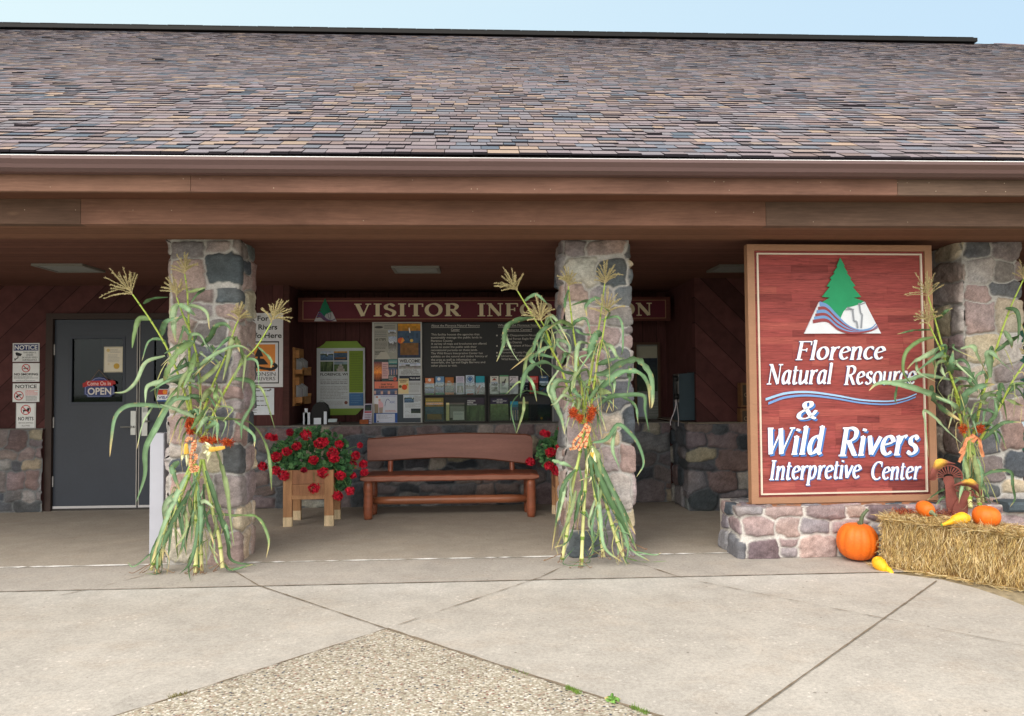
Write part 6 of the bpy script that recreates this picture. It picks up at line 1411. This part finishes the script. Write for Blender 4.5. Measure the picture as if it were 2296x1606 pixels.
    for i,(d,L) in enumerate(tassels):
        o,Q=S[i]; dv=(place(T,[(0,0),d],lambda q,v:Yt)); dv=dv[1]-dv[0]; tassel(o,Q[-1],Vector((d[0],-.15*0,-d[1])).normalized()+Vector((0,-.1,0)),L,rr)
    return t,S
# left bundle
L7=T7
lv7=[([(222,408),(165,415),(130,460),(138,540)],27),([(187,338),(230,318),(290,308)],15),([(385,285),(430,275),(468,268)],18),([(465,272),(430,300),(398,332)],14),([(345,336),(330,370),(325,450),(333,512)],30),([(350,340),(385,370),(415,395)],24),([(270,480),(300,420),(345,388)],26),([(285,572),(200,600),(160,690),(110,728),(58,740)],18),([(412,508),(350,550),(310,630),(278,705)],40),([(415,510),(340,528),(275,562)],30),([(405,600),(350,640),(290,665)],22),([(420,690),(350,675),(260,690),(200,720),(185,792)],30),([(430,640),(300,680),(215,722)],16),([(400,765),(310,785),(240,900),(200,1000),(185,1110),(150,1232)],28),([(330,808),(210,785),(120,800),(60,850),(50,950),(38,1032)],20),([(420,850),(340,810),(262,792)],22),([(430,632),(480,590),(540,555),(620,540),(685,565)],20),([(450,530),(490,480),(510,435),(545,435),(590,470)],28),([(560,570),(575,510),(590,497),(565,590),(548,680)],26),([(645,595),(605,500),(600,505),(625,560)],30),([(700,530),(760,578),(768,625)],14),([(595,675),(680,695),(680,780),(645,860),(625,955)],24),([(690,705),(730,725),(760,800),(784,900)],12),([(500,855),(600,868),(680,885),(740,980),(760,1080),(750,1185)],30),([(600,865),(680,920),(690,980)],15),([(500,960),(545,1070),(565,1180),(590,1320),(602,1425)],25),([(350,1050),(325,1075),(330,1130),(350,1185)],28),([(415,1130),(440,1170),(438,1330),(410,1490),(345,1560)],20),([(470,1090),(500,1180),(530,1290),(570,1400),(600,1500),(690,1515)],24),([(480,1282),(600,1285),(700,1310),(750,1390),(738,1485)],20),([(385,1110),(320,1230),(275,1340),(230,1490)],28),([(390,1180),(360,1290),(378,1390),(338,1482)],24),([(435,1180),(455,1290),(445,1450)],20),([(240,790),(175,880),(150,992)],9),
 ([(420,560),(400,640),(360,720)],28),([(450,610),(400,620),(360,700),(330,760)],24),([(430,700),(500,640),(540,600)],24),([(450,780),(500,720),(530,780)],24),([(480,850),(450,880),(430,930)],24),([(520,700),(515,760),(535,800)],20),([(470,900),(520,880),(520,960)],22),([(400,900),(440,860),(500,780)],26),([(390,1200),(340,1280),(290,1400),(265,1500)],24),([(360,1180),(300,1240),(280,1330)],26),([(370,1250),(380,1350),(340,1440)],22),([(460,1150),(480,1300),(510,1420)],20),([(520,1300),(560,1340),(590,1440)],22),([(260,1380),(230,1460),(215,1520)],16),([(250,1440),(150,1520),(120,1515)],7),([(400,1480),(380,1540),(405,1590)],8),([(545,1500),(600,1530),(680,1520)],14),([(480,1400),(430,1440),(400,1500),(430,1540)],5),([(520,1390),(490,1420),(530,1470)],6),([(300,1400),(260,1450),(200,1555)],5),([(430,1250),(470,1220),(500,1260)],20),([(610,520),(560,500),(500,560)],20),([(640,600),(600,640),(590,700)],18),([(360,700),(310,760),(260,850)],14)]
st_top=[([(140,297),(215,405),(285,520),(330,620),(370,730),(400,840),(425,925)],T7),([(375,205),(387,300),(393,450),(397,650),(402,800),(420,925)],T7),([(338,310),(365,385),(400,470),(430,580),(440,680),(448,800),(445,925)],T7),([(615,415),(600,450),(560,570),(520,660),(480,760),(452,850),(432,930)],T7),([(765,425),(700,530),(640,595),(580,690),(520,800),(470,915),(440,960)],T7)]
st_low=[([(410,1040),(370,1140),(325,1230),(275,1380),(222,1540)],T7),([(418,1050),(345,1240),(290,1400),(247,1548)],T7),([(425,1060),(422,1180),(425,1300),(427,1450),(421,1552)],T7),([(450,1040),(432,1150),(437,1300),(447,1450),(451,1543)],T7),([(458,1040),(480,1170),(505,1290),(530,1400),(546,1530)],T7)]
tL,SL=bundle('bundle of green corn stalks with two yellow cobs tied to the pillar by the door',T7,st_top,st_low,[(a,b,T7) for a,b in lv7],[],5.86,5.84,5.98,[((-.75,-1),.22),((.05,-1),.15),((-.15,-1),.16),((.15,-1),.13),((.45,-1),.19)],101)
Yr=5.88; z9=to((.2492,650,1600)); P9=lambda pts,Y=Yr:[at(*z9(x,y),Y) for x,y in pts]
cob(tL,P9([(700,672),(780,668),(860,655),(935,642)]),.0155,[P9([(720,680),(650,720),(580,760)]),P9([(720,650),(660,600),(590,565)]),P9([(730,700),(690,780),(665,880)]),P9([(715,690),(640,760),(640,850)]),P9([(700,650),(620,640),(540,660)])])
cob(tL,P9([(335,740),(330,690),(330,640),(328,585)]),.0145,[P9([(330,740),(280,800),(245,880)]),P9([(335,745),(330,840),(310,960)]),P9([(345,745),(360,850),(390,930)])])
ribbon(tL,[P9([(430,510),(360,500),(330,560)],Yr-.01),P9([(440,560),(430,660),(400,780),(400,900),(420,960)],Yr-.03),P9([(450,740),(490,780),(460,860),(430,900)],Yr-.02),P9([(380,1000),(440,960),(510,950),(490,1000),(400,1020)],Yr-.03),P9([(470,520),(470,600),(450,700)],Yr-.02)],.026,random.Random(2))
for (x,y,sx,sz,n,sd_) in ((760,530,.035,.016,300,1),(980,560,.03,.02,330,2),(620,510,.03,.015,200,3),(360,260,.012,.04,200,4),(400,390,.014,.02,160,5),(440,210,.01,.02,80,6)):
    fluff('sorghum_head',tL,at(*z9(x,y),Yr+.02),(sx,.012,sz),n,REDF,.0017,sd_)
# middle bundle
def t4(L): return [(a,b,T4) for a,b in L]
def t6(L): return [(a,b,T6) for a,b in L]
lm=t4([([(1145,345),(1000,375),(900,470),(850,600),(810,725)],50),([(895,480),(905,560),(960,650),(1012,755)],24),([(1062,190),(1160,168),(1275,212)],32),([(1500,425),(1380,400),(1265,445)],45),([(1500,440),(1260,455),(1180,560),(1110,660),(942,822)],44),([(1180,560),(1080,680),(1040,880),(1010,960),(893,1056)],34),([(1300,600),(1200,630),(1100,690)],35),([(1325,705),(1200,685),(1135,720),(1200,800),(1300,890)],40),([(1560,862),(1400,820),(1220,765),(1085,830),(1050,930),(1025,1065)],62),([(1080,865),(1120,950),(1165,1130)],32),([(1310,1055),(1150,1010),(1040,1020),(945,1150),(990,1376)],40),([(1055,1060),(1030,1200),(1000,1376)],30),([(1500,935),(1370,910),(1325,1000),(1350,1150),(1390,1270),(1430,1376)],66),([(1480,930),(1530,1020),(1595,1095)],50),([(1760,170),(1670,180),(1620,230),(1640,345)],42),([(1650,185),(1560,205),(1480,232)],28),([(1460,90),(1435,180),(1412,282)],40),([(1755,362),(1900,338),(1935,400),(1945,600),(1952,705)],28),([(1755,512),(1715,512),(1690,640),(1680,760)],80),([(1690,600),(1570,560),(1520,700),(1510,900),(1490,1010)],52),([(1520,450),(1600,480),(1705,502)],30),([(1760,572),(1850,600),(1900,700),(1965,722)],42),([(1690,855),(1800,835),(1920,740),(2060,700),(2160,780),(2220,880),(2205,1070),(2190,1160)],84),([(1700,1020),(1800,920),(1920,850),(2080,848),(2180,960),(2195,1180)],60),([(1700,1165),(1800,1070),(1950,1040),(2140,1055),(2150,1180),(2182,1378)],50),([(1920,1040),(2060,1150),(2105,1320)],36),([(2000,780),(2008,900),(1985,1045)],44),([(1390,755),(1440,690),(1505,672)],60),([(1720,772),(1850,730),(1905,700)],50),([(1770,380),(1830,300),(1800,250),(1700,190)],18),([(1570,770),(1480,900),(1500,1020)],44),([(1660,700),(1620,640),(1580,600)],50),([(1720,1000),(1800,1010),(1860,1030)],60),([(1740,830),(1850,900),(1870,1000)],40),([(1500,1080),(1420,1040),(1340,1100),(1290,1130)],30),([(1620,1100),(1700,1020),(1740,930)],44),([(1380,800),(1290,960),(1300,1060),(1340,1120)],24),([(1460,960),(1400,1060),(1520,1120)],40)])
lm+=t6([([(265,965),(320,955),(370,888),(430,920),(480,980),(492,1060),(462,1115)],22),([(370,895),(360,990),(382,1075)],18),([(82,1042),(130,1060),(185,1082)],22),([(185,1085),(130,1150),(112,1260),(85,1445)],20),([(258,985),(300,1100),(350,1230),(420,1370),(455,1445)],34),([(290,1150),(300,1300),(310,1440),(410,1505)],20),([(190,1180),(155,1310),(110,1440)],22),([(400,1480),(500,1492),(600,1494)],7),([(430,1450),(540,1470),(570,1458)],7),([(270,1000),(330,1130),(385,1260),(440,1400)],28),([(290,1050),(350,1180),(420,1290),(460,1380)],26),([(250,1010),(260,1120),(290,1240)],24),([(210,1180),(190,1280),(150,1400),(95,1450)],24),([(330,1230),(380,1330),(410,1440),(410,1530)],22),([(300,1250),(290,1380),(260,1440),(330,1490)],14),([(180,1440),(120,1510),(250,1525)],5),([(260,1440),(300,1420),(330,1350)],5),([(350,1350),(420,1370),(450,1380)],9),([(225,1440),(250,1500),(160,1500)],5),([(380,1400),(450,1450),(530,1500)],16),([(255,980),(290,1030),(310,1150),(300,1240)],30),([(150,1120),(130,1220),(120,1330)],16)])
sm_top=[([(1000,105),(1070,220),(1150,350),(1240,500),(1310,640),(1380,770),(1450,970),(1500,1090),(1560,1210),(1580,1300)],T4),([(1212,375),(1250,440),(1290,560),(1330,690)],T4),([(1457,60),(1475,240),(1500,450),(1530,640),(1560,880),(1590,1080),(1592,1280)],T4),([(1785,40),(1740,380),(1700,600),(1670,800),(1635,1000),(1605,1180),(1595,1300)],T4),([(1795,330),(1760,560),(1720,750),(1690,950),(1660,1140),(1610,1290)],T4)]
sm_low=[([(225,900),(205,1020),(170,1180),(150,1360),(125,1493)],T6),([(243,900),(245,1000),(232,1150),(222,1300),(213,1520)],T6),([(240,910),(262,1010),(270,1150),(290,1300),(312,1480)],T6),([(236,920),(270,1050),(330,1260),(365,1380),(402,1478)],T6),([(240,930),(300,1130),(370,1290),(430,1440)],T6)]
tM,SM=bundle('bundle of green corn stalks tied to the middle stone pillar right of the bench',T6,sm_top,sm_low,lm,[],5.86,5.84,5.98,[((-.6,-1),.2),((-.15,-1),.2),((-.05,-1),.14),((.12,-1),.17),((.1,-1),.2)],202)
for (x,y,sx,sz,n,sd_) in ((1500,1200,.022,.03,330,11),(1560,1250,.016,.022,200,12),(1670,1190,.018,.03,330,13),(1650,1250,.014,.02,200,14)):
    fluff('sorghum_head',tM,at(*T4(x,y),5.86),(sx,.012,sz),n,REDF,.0017,sd_)
P6=lambda pts,Y=5.87:[at(*T6(x,y),Y) for x,y in pts]
ribbon(tM,[P6([(240,875),(215,920),(180,960),(178,995)]),P6([(225,880),(250,900),(230,950),(200,1000)]),P6([(235,900),(240,940),(228,990)]),P6([(215,940),(190,985),(160,995)])],.024,random.Random(6))
cob(tM,P6([(262,1010),(264,1040),(260,1075),(254,1100)]),.011,[P6([(256,1000),(245,1060),(240,1120)]),P6([(262,990),(268,1060),(285,1120)]),P6([(250,1080),(265,1110),(250,1140)])])
# right bundle
l5=[([(235,580),(130,600),(42,598)],16),([(255,620),(160,640),(90,720),(82,830),(122,895)],24),([(320,672),(230,720),(130,760),(98,805)],34),([(330,680),(260,735),(150,830)],28),([(355,868),(200,850),(100,868),(0,888),(-115,905)],26),([(385,1015),(200,925),(50,888),(-60,892),(-120,940)],38),([(40,895),(25,960),(45,1005)],14),([(415,1240),(330,1150),(240,1070),(192,1040),(185,1130),(205,1295)],22),([(230,900),(275,1000),(400,1112)],46),([(262,522),(310,480),(358,444)],30),([(345,835),(345,760),(372,698)],40),([(355,800),(440,820),(500,880),(540,945)],32),([(405,690),(480,688),(515,730),(565,855)],32),([(572,855),(558,760),(590,718),(640,770),(722,835)],44),([(412,1045),(450,950),(520,900),(605,888)],44),([(662,455),(705,470),(742,530),(722,655)],26),([(652,585),(672,640),(695,692)],34),([(608,702),(700,650),(770,600)],34),([(640,885),(620,960),(650,1000)],36),([(660,978),(770,1012)],26),([(530,1212),(640,1130),(755,1100)],26),([(560,1000),(500,1010),(468,1062)],28),([(520,1425),(600,1400),(690,1386),(712,1470),(722,1540),(680,1600)],24),([(485,1300),(505,1440),(530,1585)],30),([(420,1300),(402,1450),(392,1590)],26),([(330,1485),(270,1525),(210,1562)],16),([(340,1530),(300,1560),(252,1590)],14),([(400,1060),(360,1010),(260,960)],30),([(520,980),(560,940),(620,930)],30),([(470,1100),(520,1040),(580,1060)],30),([(300,720),(280,800),(330,860)],26),([(480,820),(450,880),(500,920)],30),([(150,760),(170,820),(260,880)],20),([(560,1120),(600,1060),(610,980)],30),([(430,1320),(450,1420),(440,1560)],24),([(500,1320),(520,1420),(515,1540)],26),([(690,940),(740,900),(770,905)],24)]
sr_top=[([(222,548),(300,720),(345,840),(395,980),(440,1120),(458,1215)],T5),([(218,390),(262,540),(295,660),(345,830),(380,960),(402,1090),(440,1230)],T5),([(765,290),(700,430),(650,560),(605,700),(560,850),(520,1000),(495,1110),(468,1215)],T5),([(790,745),(700,880),(640,1000),(570,1120),(500,1235)],T5)]
sr_low=[([(448,1220),(438,1300),(440,1420),(462,1600)],T5),([(462,1215),(472,1320),(490,1430),(514,1592)],T5),([(455,1215),(455,1400),(450,1560)],T5),([(470,1230),(500,1400),(530,1570)],T5)]
tR,SR=bundle('bundle of green corn stalks tied to the pillar behind the metal toadstools',T5,sr_top,sr_low,[(a,b,T5) for a,b in l5],[],5.9,6.0,6.06,[((-.25,-1),.17),((-.3,-1),.2),((.2,-1),.16),((.3,-1),.12)],303,zmin=ZS+.01,rscale=1.15)
for (x,y,sx,sz,n,sd_) in ((418,1150,.022,.026,300,21),(515,1150,.026,.024,330,22)):
    fluff('sorghum_head',tR,at(*T5(x,y),5.96),(sx,.012,sz),n,REDF,.0017,sd_)
P5=lambda pts,Y=5.93:[at(*T5(x,y),Y) for x,y in pts]
ribbon(tR,[P5([(480,1190),(440,1210),(425,1250),(400,1290)]),P5([(470,1190),(510,1210),(520,1260),(535,1310)]),P5([(430,1250),(410,1310),(395,1340)]),P5([(465,1180),(490,1200),(470,1225)])],.028,random.Random(9),False)
mb=MB(); mb.tube([at(*T5(*q),5.9) for q in ((460,1200),(458,1300),(459,1420))],.0025,5,C(170,150,110)); mb.build('tie_string',m_attr,tR)
# ---------------------------------------------------------------- pay telephone
Zp=lambda x,y:((2400+x*.5917)/1.7535,(1150+y*.5917)/1.7535)
YT=YRW+.2; f=frD(*Zp(455,535),*Zp(560,850),YT)
t=thing('pay_telephone','dark wall pay telephone with chrome handset on the edge of the alcove','telephone',f.p(.5,1))
mb=MB(); mb.prism([f.p(0,1),f.p(.96,1),f.p(.96,.0),f.p(0,.02)],Vector((0,.25,0)),C(52,70,80)); mb.prism([f.p(.96,1,.01),f.p(1.04,1,.01),f.p(1.04,-.02,.01),f.p(.96,-.02,.01)],Vector((0,.27,0)),C(36,44,50)); mb.build('housing',m_black if False else mk('phone housing',None,.45,.06,9,spec=.4),t)
mb=MB(); mb.prism([f.p(-.03,.62,.005),f.p(.0,.62,.005),f.p(.0,.02,.005),f.p(-.03,.02,.005)],Vector((0,.2,0)),C(150,152,156)); mb.build('faceplate',m_metal,t)
hp=[f.p(-.25,.12,.02),f.p(-.27,.25,.03),f.p(-.27,.38,.03),f.p(-.22,.5,.02)]
mb=MB(); mb.tube(catmull(hp,5),.018,10); mb.tube([hp[0]+Vector((.03,0,.0)),hp[0]+Vector((-.02,0,0))],.034,12); mb.tube([hp[-1]+Vector((.03,0,.0)),hp[-1]+Vector((-.02,0,0))],.034,12); mb.build('handset',m_black,t,smooth=True)
mb=MB(); mb.prism([f.p(-.22,.2,0),f.p(-.03,.2,0),f.p(-.03,.14,0),f.p(-.22,.14,0)],Vector((0,.05,0)),C(190,190,190)); mb.build('hook',m_metal,t)
mb=MB(); mb.tube(catmull([f.p(-.22,.52,.02),f.p(-.3,.75,.03),f.p(-.58,1.0,.03),f.p(-.6,1.1,.03)],8),.006,6,C(190,184,190)); mb.tube(catmull([f.p(-.22,.55,.02),f.p(-.15,.75,.03),f.p(-.08,.95,.02),f.p(-.1,1.12,.02)],8),.006,6,C(170,168,172)); mb.build('cord',m_attr,t)
mb=MB(); mb.box((f.p(0,0).x+.02,YT+.25,f.p(0,.95).z),(f.p(1,0).x+.2,YT+.3,f.p(0,.05).z),C(50,40,38)); mb.build('mounting_plate',m_attr,t)
# wooden boxes glimpsed behind the sign
for (a,b,lab) in (((868,600),(980,762),'upper of two small wooden boxes behind the left edge of the big sign'),((866,772),(980,905),'lower of two small wooden boxes behind the left edge of the big sign')):
    f=frD(*Zp(*a),*Zp(*b),YRW+.02); mb=MB(); mb.prism([f.p(0,1),f.p(1,1),f.p(1,0),f.p(0,0)],Vector((0,.11,0)),C(120,86,56)); mb.prism([f.p(.1,.92,.002),f.p(.9,.92,.002),f.p(.9,.1,.002),f.p(.1,.1,.002)],Vector((0,.004,0)),C(70,58,48)); o=mb.build('wall_box',m_wood); tag(o,lab,'box','wooden boxes on the wall behind the sign')
    m=MB(); draw(m,f,[('o',.3,.5,.12,C(140,120,96),.75)],.004); m.build('emblem',m_print,o)
# green board at the right edge
f=frD(2284,730,2420,1010,7.2); mb=MB(); mb.prism([f.p(0,1),f.p(1,1),f.p(1,0),f.p(0,0)],Vector((0,.03,0)),C(30,84,70)); o=mb.build('notice_board',m_print); tag(o,'dark green board at the right edge behind the third pillar','notice board')
m=MB(); g=lambda v:(v-730)/280
draw(m,f,[('r',.02,g(768),.98,g(798),WHT),('r',.035,g(771),.965,g(795),BLK),('r',.05,g(773),.95,g(793),WHT),('t','F',.09,g(776),.16,g(790),BLK,True),('r',.03,g(925),.95,g(962),C(190,208,220)),('r',.03,g(852),.95,g(900),C(40,70,66))]); m.build('printing',m_print,o)
# weeds in the joint
def weed(label,uu,vv,n,s,seed):
    rr_=random.Random(seed); p=onz(uu,vv,.002); mb=MB()
    for k in range(n):
        th=rr_.uniform(0,6.283); d=Vector((math.cos(th),math.sin(th),rr_.uniform(.2,.9))); leaf(mb,[p,p+d*s*.5,p+d*s+Vector((0,0,-s*.2))],s*.55,vary(C(96,140,62),.2,rr_),rr_,.7)
    o=mb.build('weed',m_corn,None,base=p); tag(o,label,'weed','weeds in the pavement joint')
weed('pale green broad leaved weed in the joint, nearest the bottom of the picture',1374,1573,8,.03,1)
for i in range(5): pass
mb=MB(); rr=random.Random(6)
for (a,b,n) in (((1272,1542),(1300,1556),130),((1415,1585),(1450,1600),110),((378,1566),(420,1554),60),((1150,1503),(1180,1512),14)):
    for _ in range(n):
        q=rr.random(); p=onz(a[0]+(b[0]-a[0])*q,a[1]+(b[1]-a[1])*q,.003)+Vector((rr.gauss(0,.008),rr.gauss(0,.008),0)); d=Vector((rr.gauss(0,.6),rr.gauss(0,.6),1)).normalized()*rr.uniform(.006,.018); mb.tube([p,p+d],[.0016,.0006],3,vary(C(104,134,56) if b[0]>500 else C(110,104,60),.25,rr),False)
o=mb.build('moss',m_corn); tag(o,'green moss and sprouts growing in the pavement joints','moss',kind='stuff')
